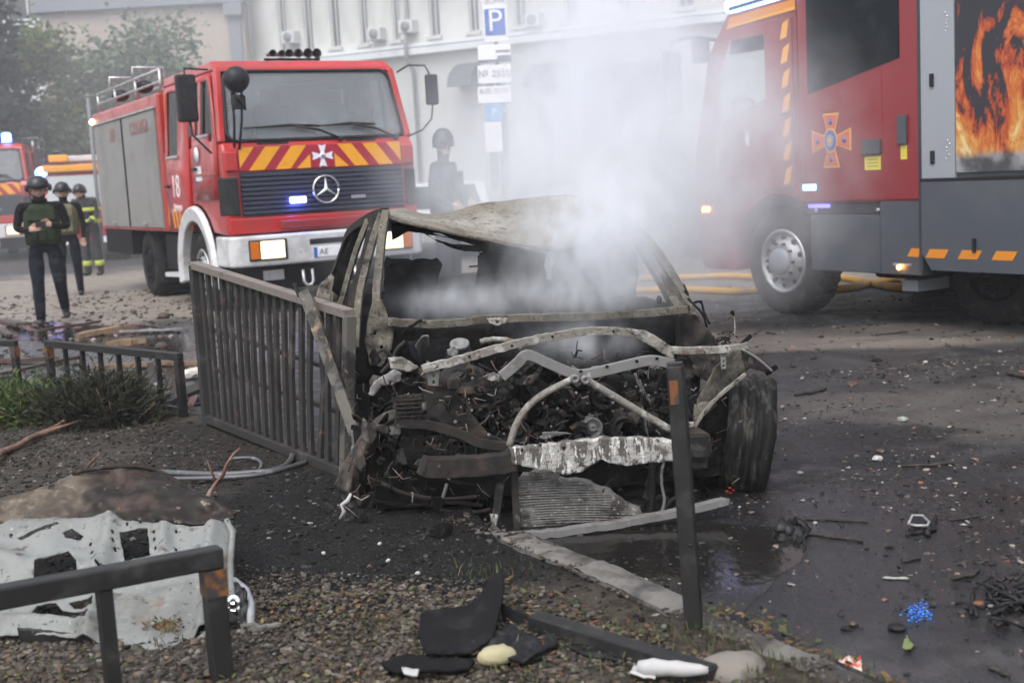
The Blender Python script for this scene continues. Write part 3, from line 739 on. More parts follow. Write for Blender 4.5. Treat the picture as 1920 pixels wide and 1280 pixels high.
# ------------------------------------------------------------ fire engines
def wheel(parent, c, sx, r=.5, w=.3, rimm='alu', dual=False):
    """wheel on axis x; outer face towards sx"""
    t = MB().lathe(c, (sx, 0, 0), [(r * .56, -w), (r * .92, -w), (r, -w * .85), (r, -w * .15), (r * .93, 0), (r * .62, 0), (r * .58, -.02)], 36)
    for k in range(36):                                   # tread blocks
        a = 2 * math.pi * k / 36; cy, cz = math.cos(a), math.sin(a)
        p = Vector((c[0] - sx * w * .5, c[1] + cy * r * 1.0, c[2] + cz * r * 1.0))
        t.bar(p - Vector((w * .36, 0, 0)), p + Vector((w * .36, 0, 0)), .05, .022, (0, cy, cz))
    ty = t.build('wheel', M['rubber'], parent)
    rm = MB().lathe(c, (sx, 0, 0), [(r * .6, -w * .9), (r * .6, 0.0), (r * .565, .012), (r * .53, -.01), (r * .50, -.05), (r * .44, -.03), (r * .36, .02), (r * .30, .03), (r * .27, .03), (r * .26, .03)], 36)
    rm.build('rim', M[rimm], ty)
    MB().lathe(c, (sx, 0, 0), [(r * .258, .0), (r * .255, .05), (r * .2, .07), (r * .1, .075), (0, .075)], 24).build('hub', M['chassis'] if rimm == 'chassis' else M['greyp'], ty)
    for k in range(10):
        a = 2 * math.pi * k / 10
        p = Vector((c[0] + sx * .02, c[1] + math.cos(a) * r * .34, c[2] + math.sin(a) * r * .34)); rmx = MB().cyl(p, p + Vector((sx * .035, 0, 0)), .014, 6)
        rmx.build('wheel_nut', M['chassis'], ty)
        a += .31; p = Vector((c[0] - sx * .02, c[1] + math.cos(a) * r * .45, c[2] + math.sin(a) * r * .45))
        MB().cyl(p, p + Vector((sx * .012, 0, 0)), .026, 10).build('hand_hole', M['chassis'], ty)
    return ty
def rrect(x0, x1, z0, z1, r, n=5):
    P = []
    for cx, cz, a0 in ((x1 - r, z1 - r, 0), (x0 + r, z1 - r, 90), (x0 + r, z0 + r, 180), (x1 - r, z0 + r, 270)):
        for k in range(n + 1):
            a = math.radians(a0 + 90 * k / n); P.append((cx + r * math.cos(a), cz + r * math.sin(a)))
    return P
def star_cross(parent, cx, y, cz, s, m1, m2):
    """flared four-armed cross lying in the x-z plane, facing -y"""
    mb = MB()
    for k in range(4):
        a = k * math.pi / 2; ca, sa = math.cos(a), math.sin(a)
        P = [(-.12, .15), (.12, .15), (.36, 1), (0, .88), (-.36, 1)]
        mb.prism([(cx + (px_ * ca - pz_ * sa) * s, y, cz + (px_ * sa + pz_ * ca) * s) for px_, pz_ in P], (0, -.006, 0))
    mb.lathe((cx, y - .002, cz), (0, -1, 0), [(.3 * s, 0), (.3 * s, .008), (0, .008)], 16)
    o = mb.build('emblem', m1, parent)
    MB().lathe((cx, y - .011, cz), (0, -1, 0), [(.17 * s, 0), (.17 * s, .004), (0, .004)], 16).build('emblem_centre', m2, o)
    return o

W = 2.5
def make_engine():
    t = thing('fire_engine', 'red fire engine with white bumper, lit headlamps and striped nose right behind the burnt car', 'fire truck')
    h = W / 2
    # cab shell: side profile with the windscreen leaning back, hollow-looking through dark panes
    prof = [(0, .98), (0, 1.98), (.10, 2.12), (.34, 2.98), (.50, 3.08), (2.75, 3.08), (2.75, 1.0), (2.05, 1.0)]
    cx, cz, R_ = 1.3, .5, .86
    for k in range(9):
        a = math.radians(36 + 108 * k / 8); prof.append((cx + R_ * math.cos(a), cz + R_ * math.sin(a)))
    # the nose narrows towards the roof: two tapered side walls
    def hx(z): return h - max(0, z - 1.95) * .085
    def loft(P):
        n = len(P); vs = [(-hx(z), y, z) for y, z in P] + [(hx(z), y, z) for y, z in P]
        return MB().add(vs, [tuple(range(n)), tuple(range(2 * n - 1, n - 1, -1))] + [(i, i + n, (i + 1) % n + n, (i + 1) % n) for i in range(n)])
    low = [(0, .98), (0, 1.98), (.08, 2.09), (2.75, 2.09), (2.75, 1.0), (2.05, 1.0)] + prof[8:]
    cab = loft(low).build('cab', M['red'], t, bevel=.035, seg=3)
    loft([(.315, 2.93), (.335, 2.985), (.50, 3.08), (2.75, 3.08), (2.75, 2.95), (.42, 2.95)]).build('cab_roof', M['red'], t, bevel=.04, seg=3)
    MB().box(-1.16, 1.16, 2.70, 2.75, 2.092, 2.948).build('cab_back', M['red'], t)
    MB().box(-1.18, 1.18, .13, .45, 2.092, 2.13).build('dashboard', M['seat'], t, bevel=.012)
    MB().box(-1.15, 1.15, .46, 2.69, 2.092, 2.10).build('cab_lining', M['seat'], t)
    for x in (-.72, -.2, .66):
        sb = MB().box(x - .23, x + .23, 1.15, 1.27, 2.10, 2.58).build('seat', M['seat'], t, bevel=.05, seg=3); MB().box(x - .13, x + .13, 1.16, 1.25, 2.60, 2.78).build('headrest', M['seat'], sb, bevel=.03)
    MB().tube([(.66 + .21 * math.cos(k * .314), .62 + .07 * math.sin(k * .314), 2.27 + .17 * math.sin(k * .314)) for k in range(21)], .014).build('steering_wheel', M['black'], t)
    for s in (-1, 1):
        MB().bar((s * 1.215, .105, 2.085), (s * 1.128, .345, 2.96), .085, .09, (0, 1, 0)).build('front_pillar', M['red'], t, bevel=.02)
    # windscreen in the leaning plane
    def ws(x, z, off): 
        k = (z - 2.12) / (2.98 - 2.12); return (x * (1 - .07 * k), .10 + .24 * k - off, z)
    def scr(name, m_, x0, x1, z0, z1, r, off, th, par):
        P = rrect(x0, x1, z0, z1, r); mb = MB(); f = [ws(x, z, off) for x, z in P]; return mb.prism(f, (0, th, 0)).build(name, m_, par)
    P = [ws(x, z, .02) for x, z in rrect(-1.15, 1.15, 2.10, 2.94, .12, 5)]
    gk = MB().tube(P + [P[0]], .022, 6).build('windscreen_seal', M['black'], t)
    scr('windscreen', M['screen2'], -1.145, 1.145, 2.10, 2.935, .11, .012, .006, gk)
    # wipers
    for x0, x1, xe in ((-.98, .12, .32), (.06, 1.0, 1.02)):
        pass
    for piv, tip, e0, e1 in (((.28, 2.09), (-.35, 2.27), -.95, .02), ((1.02, 2.08), (.45, 2.27), -.02, .78)):
        wp = MB().tube([ws(piv[0], piv[1], .05), ws((piv[0] + tip[0]) / 2 + .05, (piv[1] + tip[1]) / 2 + .02, .08), ws(tip[0], tip[1], .07)], .015).build('wiper', M['black'], t)
        MB().tube([ws(e0, tip[1] - .02, .05), ws(tip[0], tip[1], .06), ws(e1, tip[1] - .015, .05)], [.008, .02, .012]).build('wiper_blade', M['black'], wp)
        MB().ball(ws(piv[0], piv[1], .05), .035).build('wiper_pivot', M['black'], wp)
    # nose panel with chevrons, split by the emblem
    nose = MB().box(-1.06, 1.06, -.018, .02, 1.735, 2.03).build('nose_flap', M['crim'], t, bevel=.012)
    def chev(pts): 
        return MB().prism([(x, -.0185, z) for x, z in pts], (0, -.004, 0)).build('chevron_stripe', M['yel'], nose)
    zb, zt = 1.745, 2.02
    for s in (-1, 1):
        for x0 in (.20, .53, .86):
            a0, a1 = x0, x0 + .19; sl = -.20
            P = [(a0, zt), (a1, zt), (a1 + .22, zb), (a0 + .22, zb)]
            P = [(min(x, 1.05), z) for x, z in P]
            if x0 > .8: P = [(.86, zt), (1.05, zt), (1.05, zt - .24)]
            chev([(s * x, z) for x, z in P])
        chev([(s * .16, zt - .11), (s * .16, zb), (s * .34, zb)])
    star_cross(nose, 0, -.024, 1.885, .135, M['signwhite'], M['shutter'])
    for x in (-.62, .52): MB().box(x - .2, x + .2, -.03, .0, 2.045, 2.075).build('grab_handle', M['black'], t, bevel=.008)
    # grille with slats, star ring badge and lamp
    gr = MB().box(-1.06, 1.06, -.012, .05, 1.20, 1.725).build('grille', M['grille'], t)
    for k in range(9):
        z = 1.225 + k * .056; MB().prism([(-1.05, -.013, z), (-1.05, -.04, z + .004), (-1.05, -.034, z + .034), (-1.05, -.013, z + .044)], (2.1, 0, 0)).build('grille_slat', M['grille'], gr)
    bd = MB(); ring = [(math.cos(2 * math.pi * k / 28) * .165, -.06, 1.475 + math.sin(2 * math.pi * k / 28) * .165) for k in range(29)]
    bd.tube(ring, .0125)
    for k in range(3):
        a = math.pi / 2 + k * 2 * math.pi / 3; e = Vector((math.cos(a) * .16, -.06, 1.475 + math.sin(a) * .16)); b_ = Vector((0, -.064, 1.475)); sd_ = Vector((-math.sin(a), 0, math.cos(a))) * .022
        bd.add([b_ - sd_, e, b_ + sd_, b_ + Vector((0, -.012, 0)), b_ + Vector((0, .012, 0))], [(0, 1, 3), (1, 2, 3), (0, 4, 1), (1, 4, 2)])
    bd.build('star_badge', M['chrome'], gr)
    MB().box(.33, .52, -.055, -.041, 1.345, 1.385).build('model_badge', M['alu'], gr)
    lb = MB().box(-.47, -.27, -.085, -.042, 1.33, 1.40).build('blue_flasher', M['lampb'], t, bevel=.012)
    pt = bpy.data.objects.new('flasher_light', bpy.data.lights.new('flasher_light', 'POINT')); col.objects.link(pt); pt.parent = lb; pt.location = (-.37, -.16, 1.365); pt.data.energy = 2.2; pt.data.color = (.10, .12, 1); pt.data.shadow_soft_size = .05
    # corner pieces beside the grille
    for s in (-1, 1):
        MB().prism([(s * 1.09, -.05, 1.22), (s * 1.245, .0, 1.22), (s * 1.29, .16, 1.22), (s * 1.29, .2, 1.7), (s * 1.245, -.0, 1.7), (s * 1.09, -.05, 1.7)][0:3] + [(s * 1.09, .1, 1.22)], (0, 0, .46)).build('corner_deflector', M['black'], t, bevel=.02)
        MB().box(s * 1.15 - .075, s * 1.15 + .075, -.04, .02, 1.74, 1.98).build('corner_panel', M['red'], t, bevel=.02)
    MB().box(-1.22, 1.22, -.03, .1, .99, 1.185).build('lower_panel', M['red'], t, bevel=.02)
    MB().box(-.62, .42, -.075, -.031, 1.02, 1.13).build('step_recess', M['redd'], t, bevel=.02)
    # bumper with deep end pieces
    bp = MB().prism([(-1.27, .5, .60), (-1.27, -.02, .60), (-1.18, -.16, .60), (1.18, -.16, .60), (1.27, -.02, .60), (1.27, .5, .60), (1.2, .5, .60), (1.12, .0, .60), (-1.12, .0, .60), (-1.2, .5, .60)], (0, 0, .37)).build('bumper', M['white'], t, bevel=.03, seg=3)
    for s in (-1, 1):
        hl = MB().box(s * .83 - .24, s * .83 + .24, -.185, -.1605, .67, .92).build('headlight', M['black'], t, bevel=.02)
        MB().box(s * .78 - .15, s * .78 + .15, -.20, -.186, .69, .90).build('lens', M['lampw'], hl, bevel=.008)
        MB().box(s * 1.0 - .055, s * 1.0 + .055, -.20, -.186, .69, .90).build('indicator', M['lampo'], hl, bevel=.008)
        hk = MB().tube([(s * .34 - .06, -.12, .52), (s * .34 - .06, -.14, .38), (s * .34 - .03, -.15, .33), (s * .34 + .03, -.15, .33), (s * .34 + .06, -.14, .38), (s * .34 + .06, -.12, .52)], .02).build('tow_shackle', M['alu'], t)
    pl = MB().box(-.26, .26, -.172, -.1602, .66, .78).build('number_plate', M['signwhite'], t, bevel=.004)
    MB().box(-.26, -.215, -.176, -.1725, .661, .779).build('plate_band', M['signblue'], pl)
    text('AE', .1, M['signgrey'], pl, (-.13, -.1745, .72), R90)
    MB().box(-.30, .30, -.166, -.1601, .82, .885).build('bumper_slot', M['black'], bp)
    fp = MB().box(-.88, -.62, -.06, -.04, .42, .54).build('maker_plate', M['alu'], t)
    MB().box(-1.1, 1.1, -.02, .4, .30, .597).build('under_bumper', M['chassis'], t)
    # sides
    for s in (-1, 1):
        def X(z, o): return s * (hx(z) + o)
        def side(name, poly, m_, o, th, par): return MB().prism([(X(z, o), y, z) for y, z in poly], (s * th, 0, 0)).build(name, m_, par)
        def plate(name, outl, hls): return sheet(outl, hls, .5, lambda y, z: (X(z, .012), y, z)).build(name, M['red'], t, solid=.02)
        WA = [(.34, 2.12), (.50, 2.12), (.50, 2.22), (1.14, 2.22), (1.14, 2.86), (.56, 2.86), (.36, 2.24)]
        sheet([(.10, 2.092), (.33, 2.93), (.42, 2.948), (2.74, 2.948), (2.74, 2.092)], [WA, [(1.95, 2.10), (2.50, 2.10), (2.50, 2.86), (1.95, 2.86)]], .5, lambda y, z: (X(z, -.03), y, z)).build('cab_side', M['red'], t, solid=.04)
        dr = plate('door', [(.18, 1.42), (1.25, 1.42), (1.25, 2.93), (.47, 2.93), (.20, 2.12)], [WA])
        side('door_window', WA, M['glass2'], .0, .004, dr)
        side('window_ledge', [(.49, 2.19), (1.14, 2.19), (1.14, 2.217), (.49, 2.217)], M['alu'], .021, .012, dr)
        side('window_divider', [(.80, 2.22), (.90, 2.22), (.90, 2.86), (.80, 2.86)], M['red'], .028, .008, dr)
        side('swage_line', [(.2, 1.72), (1.2, 1.72), (1.2, 1.745), (.2, 1.745)], M['red'], .021, .014, dr)
        MB().box(*sorted((X(1.75, .03), X(1.75, .07))), 1.0, 1.16, 1.79, 1.83).build('door_handle', M['black'], dr, bevel=.008)
        cd = plate('crew_door', [(1.45, 1.05), (2.60, 1.05), (2.60, 2.93), (1.45, 2.93)], [[(1.95, 2.02), (2.50, 2.02), (2.50, 2.86), (1.95, 2.86)]])
        side('door_window', [(1.95, 2.02), (2.50, 2.02), (2.50, 2.86), (1.95, 2.86)], M['glass2'], .0, .004, cd)
        side('window_ledge', [(1.93, 1.985), (2.52, 1.985), (2.52, 2.017), (1.93, 2.017)], M['alu'], .021, .012, cd)
        side('door_window', [(1.30, 2.22), (1.42, 2.22), (1.42, 2.84), (1.30, 2.84)], M['glass'], .005, .01, t)
        MB().box(*sorted((X(1.6, .03), X(1.6, .07))), 2.4, 2.56, 1.60, 1.64).build('door_handle', M['black'], cd, bevel=.008)
        for k in range(3): side('chevron_stripe', [(1.95 + k * .17, 1.06), (2.04 + k * .17, 1.06), (2.12 + k * .17, 1.32), (2.03 + k * .17, 1.32)], M['orange'], .021, .003, cd)
        side('reflective_band', [(2.62, 1.1), (2.73, 1.1), (2.73, 2.9), (2.62, 2.9)], M['orange'], .003, .004, t)
        rz_ = -math.pi / 2 if s < 0 else math.pi / 2
        text('18', .42, M['signwhite'], cd, (X(1.55, .024), 2.14, 1.60), (math.pi / 2, 0, rz_))
        text('Дніпро', .13, M['signwhite'], cd, (X(1.3, .024), 2.12, 1.33), (math.pi / 2, 0, rz_))
        em = MB().lathe((X(1.98, .022), 1.02, 1.98), (s, 0, 0), [(.10, 0), (.10, .004), (0, .004)], 18).build('door_emblem', M['signwhite'], dr)
        side('door_sticker', [(.85, 1.66), (1.12, 1.66), (1.12, 1.84), (.85, 1.84)], M['signwhite'], .021, .003, dr)
        # white wheel-arch ring
        mb = MB(); N = 22; A = []
        for k in range(N + 1):
            a = math.radians(-12 + 204 * k / N); A.append((math.cos(a), math.sin(a)))
        vs = []; fs = []
        for ca, sa in A:
            for rr_, xo in ((.66, -.05), (.66, .07), (.83, .09), (.86, .02)): vs.append((s * (h + xo), 1.3 + rr_ * ca, .5 + rr_ * sa))
        for k in range(N):
            for q in range(4): fs.append((k * 4 + q, k * 4 + (q + 1) % 4, (k + 1) * 4 + (q + 1) % 4, (k + 1) * 4 + q))
        fs += [(0, 1, 2, 3), (N * 4 + 3, N * 4 + 2, N * 4 + 1, N * 4)]
        mb.add(vs, fs, 0, False).build('wheel_arch', M['white'], t, bevel=.015)
        # mirrors on the door
        mr = None if s > 0 else MB().box(*sorted((s * (h + .12), s * (h + .36))), .38, .50, 2.36, 2.92).build('mirror', M['black'], t, bevel=.03, seg=3)
        if mr: MB().tube([(s * (h - .06), .5, 2.98), (s * (h + .24), .44, 2.99), (s * (h + .24), .44, 2.92)], .012).build('mirror_arm', M['black'], mr)
        if mr: MB().tube([(s * (h + .22), .44, 2.36), (s * (h + .20), .44, 2.2), (s * (h + .02), .36, 1.98)], .014).build('mirror_arm', M['black'], mr)
        # steps and tanks between the axles
        MB().prism([(s * (h - .02), 2.06, .98), (s * (h - .02), 2.1, .40), (s * (h - .02), 3.3, .36), (s * (h - .02), 3.3, .42), (s * (h - .02), 2.25, .46), (s * (h - .02), 2.25, .98)], (-s * .5, 0, 0)).build('step', M['white'], t)
        MB().box(*sorted((s * (h - .05), s * (h - .5))), 2.3, 3.25, .47, .97).build('tank', M['chassis'], t, bevel=.03)
        wheel(t, (s * (h - .02), 1.3, .5), s, .5, .3)
        wheel(t, (s * (h - .10), 4.5, .5), s, .5, .58, 'chassis')
    # body with shutters
    MB().box(-h, h, 2.82, 7.2, 1.0, 2.90).build('body', M['red'], t, bevel=.03)
    for s in (-1, 1):
        for y0, y1 in ((2.98, 4.98), (5.06, 7.06)):
            sh = MB().box(*sorted((s * (h + .002), s * (h + .02))), y0, y1, 1.06, 2.68).build('roller_shutter', M['shutter'], t)
            ml = MB()
            for k in range(26): ml.box(*sorted((s * (h + .02), s * (h + .0225))), y0 + .03, y1 - .03, 1.10 + k * .06, 1.155 + k * .06)
            o = ml.build('shutter_slat', M['shutter'], sh); o['kind'] = 'stuff'
            MB().box(*sorted((s * (h + .02), s * (h + .05))), (y0 + y1) / 2 - .1, (y0 + y1) / 2 + .1, 1.10, 1.13).build('shutter_handle', M['alu'], sh)
        MB().box(*sorted((s * (h + .002), s * (h + .03))), 4.985, 5.055, 1.06, 2.68).build('pillar', M['chassis'], t)
        MB().box(*sorted((s * (h + .002), s * (h + .04))), 2.9, 7.15, 2.70, 2.73).build('gutter', M['alu'], t)
        rz_ = -math.pi / 2 if s < 0 else math.pi / 2
        tx = M['redtext']
        text('СЛУЖБА', .26, tx, t, (s * (h + .029), 3.9, 2.48), (math.pi / 2, 0, rz_)); text('101', .3, tx, t, (s * (h + .029), 5.7, 2.46), (math.pi / 2, 0, rz_))
        MB().box(*sorted((s * (h - .02), s * (h - .6))), 5.2, 7.1, .62, .997).build('locker', M['chassis'], t)
    MB().box(-.45, .45, .3, 7.1, .62, .98).build('chassis', M['chassis'], t)
    MB().cyl((-1.0, 1.3, .5), (1.0, 1.3, .5), .09).build('axle', M['chassis'], t); MB().cyl((-1.0, 4.55, .5), (1.0, 4.55, .5), .12).build('axle', M['chassis'], t)
    MB().box(-.35, .35, .0, .45, .32, .62).build('sump', M['chassis'], t)
    # roof rack
    for s in (-1, 1):
        rk = MB().tube([(s * 1.15, 2.95, 3.22), (s * 1.15, 7.1, 3.22)], .022).build('roof_rail', M['alu'], t)
        MB().tube([(s * 1.15, 2.95, 3.06), (s * 1.15, 7.1, 3.06)], .018).build('roof_rail', M['alu'], t)
        for y in (2.95, 4.4, 5.8, 7.1): MB().tube([(s * 1.15, y, 2.9), (s * 1.15, y, 3.22)], .02).build('rail_post', M['alu'], rk)
        for y in (4.5, 6.1):
            bx = MB().tube([(s * 1.15, y, 3.22), (s * 1.15, y, 3.4), (s * .7, y, 3.4), (s * .7, y, 2.95)], .022).build('rack_hoop', M['alu'], t)
            MB().ball((s * 1.0, y, 3.12), (.14, .2, .1)).build('work_lamp', M['black'], bx)
    ld = MB()
    for s in (-.3, .3): ld.tube([(s, 2.4, 3.2), (s, 7.0, 3.26)], .025)
    lad = ld.build('ladder', M['alu'], t)
    for k in range(12): MB().tube([(-.3, 2.6 + k * .37, 3.2 + k * .005), (.3, 2.6 + k * .37, 3.2 + k * .005)], .014).build('rung', M['alu'], lad)
    # horns and lamps in a row on the cab roof
    br = MB().bar((-.3, 1.0, 3.15), (.45, 1.0, 3.15), .03, .03).build('lamp_bar', M['chassis'], t)
    for x in (-.25, .4): MB().bar((x, 1.0, 3.07), (x, 1.0, 3.15), .03, .03).build('bar_foot', M['chassis'], br)
    for k, x in enumerate((-.22, -.10, .0, .12, .25, .37)):
        r_ = (.045, .04, .05, .055, .06, .06)[k]
        MB().lathe((x, .94, 3.215), (0, -1, 0), [(0, -.16), (.02, -.16), (.03, -.05), (r_, .05), (r_ * 1.05, .07), (r_ * .85, .04), (r_ * .3, -.04), (0, -.04)], 16).build('roof_horn', M['horn'], br)
    # round forward mirror on stalks at the near front corner
    fm = MB().ball((-1.06, -.20, 2.80), (.155, .13, .155), 16, 10).build('front_mirror', M['black'], t)
    for a, b_ in (((-1.12, -.17, 2.68), (-1.10, -.03, 2.02)), ((-1.0, -.17, 2.68), (-1.04, -.03, 2.0)), ((-1.12, -.2, 2.66), (-.98, -.2, 2.45))):
        MB().tube([a, ((a[0] + b_[0]) / 2, (a[1] + b_[1]) / 2 - .05, (a[2] + b_[2]) / 2), b_], .016).build('stalk', M['black'], fm)
    MB().box(-1.13, -.97, -.22, -.12, 2.46, 2.62).build('mirror_clamp', M['black'], fm, bevel=.02)
    # long-arm mirror on the far corner
    lm = MB().box(1.50, 1.66, .0, .10, 2.47, 2.86).build('mirror', M['black'], t, bevel=.03, seg=3)
    MB().tube([(1.17, .2, 2.9), (1.3, .12, 2.98), (1.5, .05, 2.97), (1.56, .05, 2.86)], .012).build('mirror_arm', M['black'], lm)
    MB().tube([(1.58, .05, 2.47), (1.55, .04, 2.3), (1.42, .06, 2.16), (1.22, .1, 2.08)], .012).build('mirror_arm', M['black'], lm)
    MB().ball((-1.25, 7.22, 2.78), .05).build('marker_lamp', M['lampa2'], t)
    return t
M['horn'] = mat('dark_metal_horn', (.06, .05, .05), .4, .6)
M['redtext'] = mat('faded_red_lettering', (.33, .16, .15), .6)
M['lampa2'] = mat('lit_side_marker', (.9, .6, .3), .3, emit=(1, .7, .35), estr=8)
eng = make_engine()
ec = at(425, 400, 15.0); TH = math.radians(29); ex = Vector((math.cos(TH), math.sin(TH), 0))
eng.location = Vector((ec.x, ec.y, 0)) + ex * (W / 2); eng.rotation_euler.z = TH
eng['group'] = 'fire engines in the street'
# the same kind of engine farther off at the left edge, with a beacon on its roof
e2 = copy_tree(eng); e2['label'] = 'red fire engine cut by the left edge, blue beacon on its roof'
q = gnd(20, 492); e2.location = (q.x - 1.05, q.y + 1.0, 0); e2.rotation_euler.z = math.radians(14)
bc = MB().lathe((.75, .7, 3.08), (0, 0, 1), [(.14, 0), (.14, .06), (.12, .07), (.12, .26), (.09, .3), (0, .31)], 18).build('beacon', M['lampc'], e2)
MB().lathe((.75, .7, 3.085), (0, 0, 1), [(.16, 0), (.16, .05), (0, .05)], 18).build('beacon_base', M['black'], bc)
for c in list(e2.children):
    if c.name.startswith('front_mirror') or c.name.startswith('lamp_bar'):
        for k in kids(c): bpy.data.objects.remove(k)
        bpy.data.objects.remove(c)

# small rescue truck farther back between them
rv = thing('rescue_van', 'rescue van with yellow roof stripe and pale windscreen behind the walking firefighter', 'van', (at(158, 400, 30.5).x, 30.5, 0), math.radians(16), 'fire engines in the street')
prof = [(0, .5), (-.02, 1.15), (.35, 1.3), (.9, 2.15), (1.2, 2.4), (5.5, 2.45), (5.5, .5)]
MB().prism([(-1.0, y, z) for y, z in prof], (2.0, 0, 0)).build('body', M['red'], rv, bevel=.06, seg=3)
MB().prism([(-.86, .40, 1.35), (.86, .40, 1.35), (.80, .86, 2.08), (-.80, .86, 2.08)], (0, -.03, .02)).build('windscreen', M['screen'], rv)
MB().box(-.9, .9, .78, 1.1, 2.2, 2.36).build('roof_stripe', M['yel'], rv, bevel=.02)
for s in (-1, 1):
    hl = MB().box(s * .75 - .16, s * .75 + .16, -.06, -.02, .82, 1.02).build('headlight', M['alu'], rv, bevel=.02); MB().ball((s * .75, -.06, .92), .08).build('lens', M['lampw'], hl)
    MB().prism([(s * 1.0, 1.0, 1.4), (s * 1.0, 2.1, 1.4), (s * 1.0, 2.1, 2.1), (s * 1.0, 1.3, 2.1)], (s * .01, 0, 0)).build('side_window', M['glass'], rv)
    for y in (.95, 4.3): wheel(rv, (s * .98, y, .4), s, .4, .25)
    MB().box(s * .6 - .25, s * .6 + .25, -.07, -.021, .45, .6).build('bumper_chevron', M['signwhite'], rv)
MB().box(-.9, .9, -.065, -.021, .62, .80).build('bumper', M['crim'], rv, bevel=.02)
MB().box(-.6, .6, 1.3, 1.6, 2.45, 2.6).build('light_bar', M['white'], rv, bevel=.03); MB().ball((.85, 1.4, 2.55), .13).build('lit_lamp', M['lampw'], rv)
MB().ball((-.95, .9, 2.2), .14).build('beacon', M['lampc'], rv)
MB().box(-.75, -.3, .95, 1.25, 2.45, 2.62).build('roof_lamp', M['yel'], rv, bevel=.03)

# ------------------------------------------------------------ the big engine on the right
def poster_material():
    m, nt, b = _new('printed_flames')
    co = _coord(nt); sp = nt.nodes.new('ShaderNodeSeparateXYZ'); nt.links.new(co, sp.inputs[0])
    n1 = _noise(nt, co, 1.0, 6, .62, 1.1, (0, 2.7, 1.15)); n2 = _noise(nt, co, 1.0, 8, .68, 2.2, (0, 9, 4.0)); n3 = _noise(nt, co, 1.0, 4, .6, 1.4, (0, 16, 9))
    hgt = _math(nt, 'DIVIDE', _math(nt, 'SUBTRACT', sp.outputs[2], 1.5), 1.75)
    v = _math(nt, 'ADD', _math(nt, 'MULTIPLY', n1, 2.3), _math(nt, 'MULTIPLY', n2, .85))
    v = _math(nt, 'SUBTRACT', _math(nt, 'SUBTRACT', v, 1.0), _math(nt, 'MULTIPLY', hgt, .85))
    rp = nt.nodes.new('ShaderNodeValToRGB'); el = rp.color_ramp.elements
    S = [(.36, (.018, .018, .024)), (.45, (.03, .018, .02)), (.50, (.30, .035, .012)), (.60, (.42, .085, .014)), (.72, (.52, .17, .025)), (.88, (.56, .31, .08)), (1, (.62, .48, .24))]
    while len(el) < len(S): el.new(.5)
    for e, (p_, c_) in zip(el, S): e.position = p_; e.color = (*c_, 1)
    v = _math(nt, 'ADD', v, .22); nt.links.new(v, rp.inputs[0])
    hole = _range(nt, n3, .60, .68, 0, .5)
    c = _mix(nt, hole, rp.outputs[0], (.25, .03, .015))
    dark = _range(nt, v, .44, .40); c = _mix(nt, dark, c, (.018, .018, .024))
    smoke = _mix(nt, _range(nt, _noise(nt, co, 3.2, 4, .5), .4, .65), (.05, .05, .055), (.30, .30, .31))
    c = _mix(nt, _range(nt, _math(nt, 'ADD', sp.outputs[2], _math(nt, 'MULTIPLY', _math(nt, 'SUBTRACT', n1, .5), .12)), 1.53, 1.44), c, smoke)
    nt.links.new(c, b.inputs['Base Color']); b.inputs['Roughness'].default_value = .4
    return m
M['poster'] = poster_material(); M['red2'] = mat('wine_red_paint', (.21, .016, .020), .35, coat=.3); M['handle'] = mat('grey_handle_plastic', (.055, .06, .07), .5); M['pane2'] = mat('pale_door_glass', (.32, .35, .34), .12)
M['emo'] = mat('emblem_orange', (.55, .10, .02), .45); M['emb'] = mat('emblem_edge_gold', (.62, .33, .08), .45); M['emblue'] = mat('emblem_blue', (.05, .09, .30), .45)
M['notice'] = mat('yellow_notice', (.62, .52, .06), .5)
R2 = math.radians(210); HB = 1.25
rt0 = gnd(1466, 590); by = Vector((-math.sin(R2), math.cos(R2), 0)); bx = Vector((math.cos(R2), math.sin(R2), 0))
ro_ = Vector((rt0.x, rt0.y, 0)) - by * 1.3 - bx * HB
rt = thing('fire_engine', 'large red and slate fire engine with flame pictures on its side, nose in smoke', 'fire truck', ro_, R2, 'fire engines in the street')
h = HB
# near side is +x
prof = [(.12, .42), (0, .95), (.02, 1.55), (.30, 2.62), (.62, 3.0), (1.62, 3.05), (1.62, 1.12), (1.86, 1.12)]
for k in range(10):
    a = math.radians(15 + 150 * k / 9)
    if .545 * math.cos(a) + 1.3 < 1.86: prof.append((1.3 + .64 * math.cos(a), .54 + .64 * math.sin(a)))
prof += [(.68, .42)]
prof = [(.12, .42), (0, .95), (.02, 1.55), (.30, 2.62), (.62, 3.0), (1.60, 3.05), (1.60, 1.1)] + [(1.3 + .66 * math.cos(math.radians(63 + 110 * k / 9)), .54 + .66 * math.sin(math.radians(63 + 110 * k / 9))) for k in range(10)] + [(.64, .42)]
MB().prism([(-h, y, z) for y, z in prof], (2 * h, 0, 0)).build('cab', M['redd'], rt, bevel=.05, seg=3)
def rs(name, poly, m_, o, th, par, bev=0): return MB().prism([(h + o, y, z) for y, z in poly], (th, 0, 0)).build(name, m_, par, bevel=bev)
MB().prism([(-1.1, -.02, 1.62), (1.1, -.02, 1.62), (1.05, .27, 2.58), (-1.05, .27, 2.58)], (0, -.02, 0)).build('windscreen', M['screen'], rt)
dr = rs('door', [(.36, 1.25), (1.55, 1.25), (1.55, 2.86), (.62, 2.86), (.36, 2.3)], M['redd'], .002, .02, rt, .006)
dw = rs('door_window', [(.50, 1.92), (1.18, 2.12), (1.18, 2.74), (.68, 2.74), (.50, 2.40)], M['pane2'] if 'pane2' in M else M['screen'], .023, .006, dr)
rs('sun_blind', [(.66, 2.60), (1.18, 2.60), (1.18, 2.74), (.70, 2.74)], M['glass'], .0295, .004, dr)
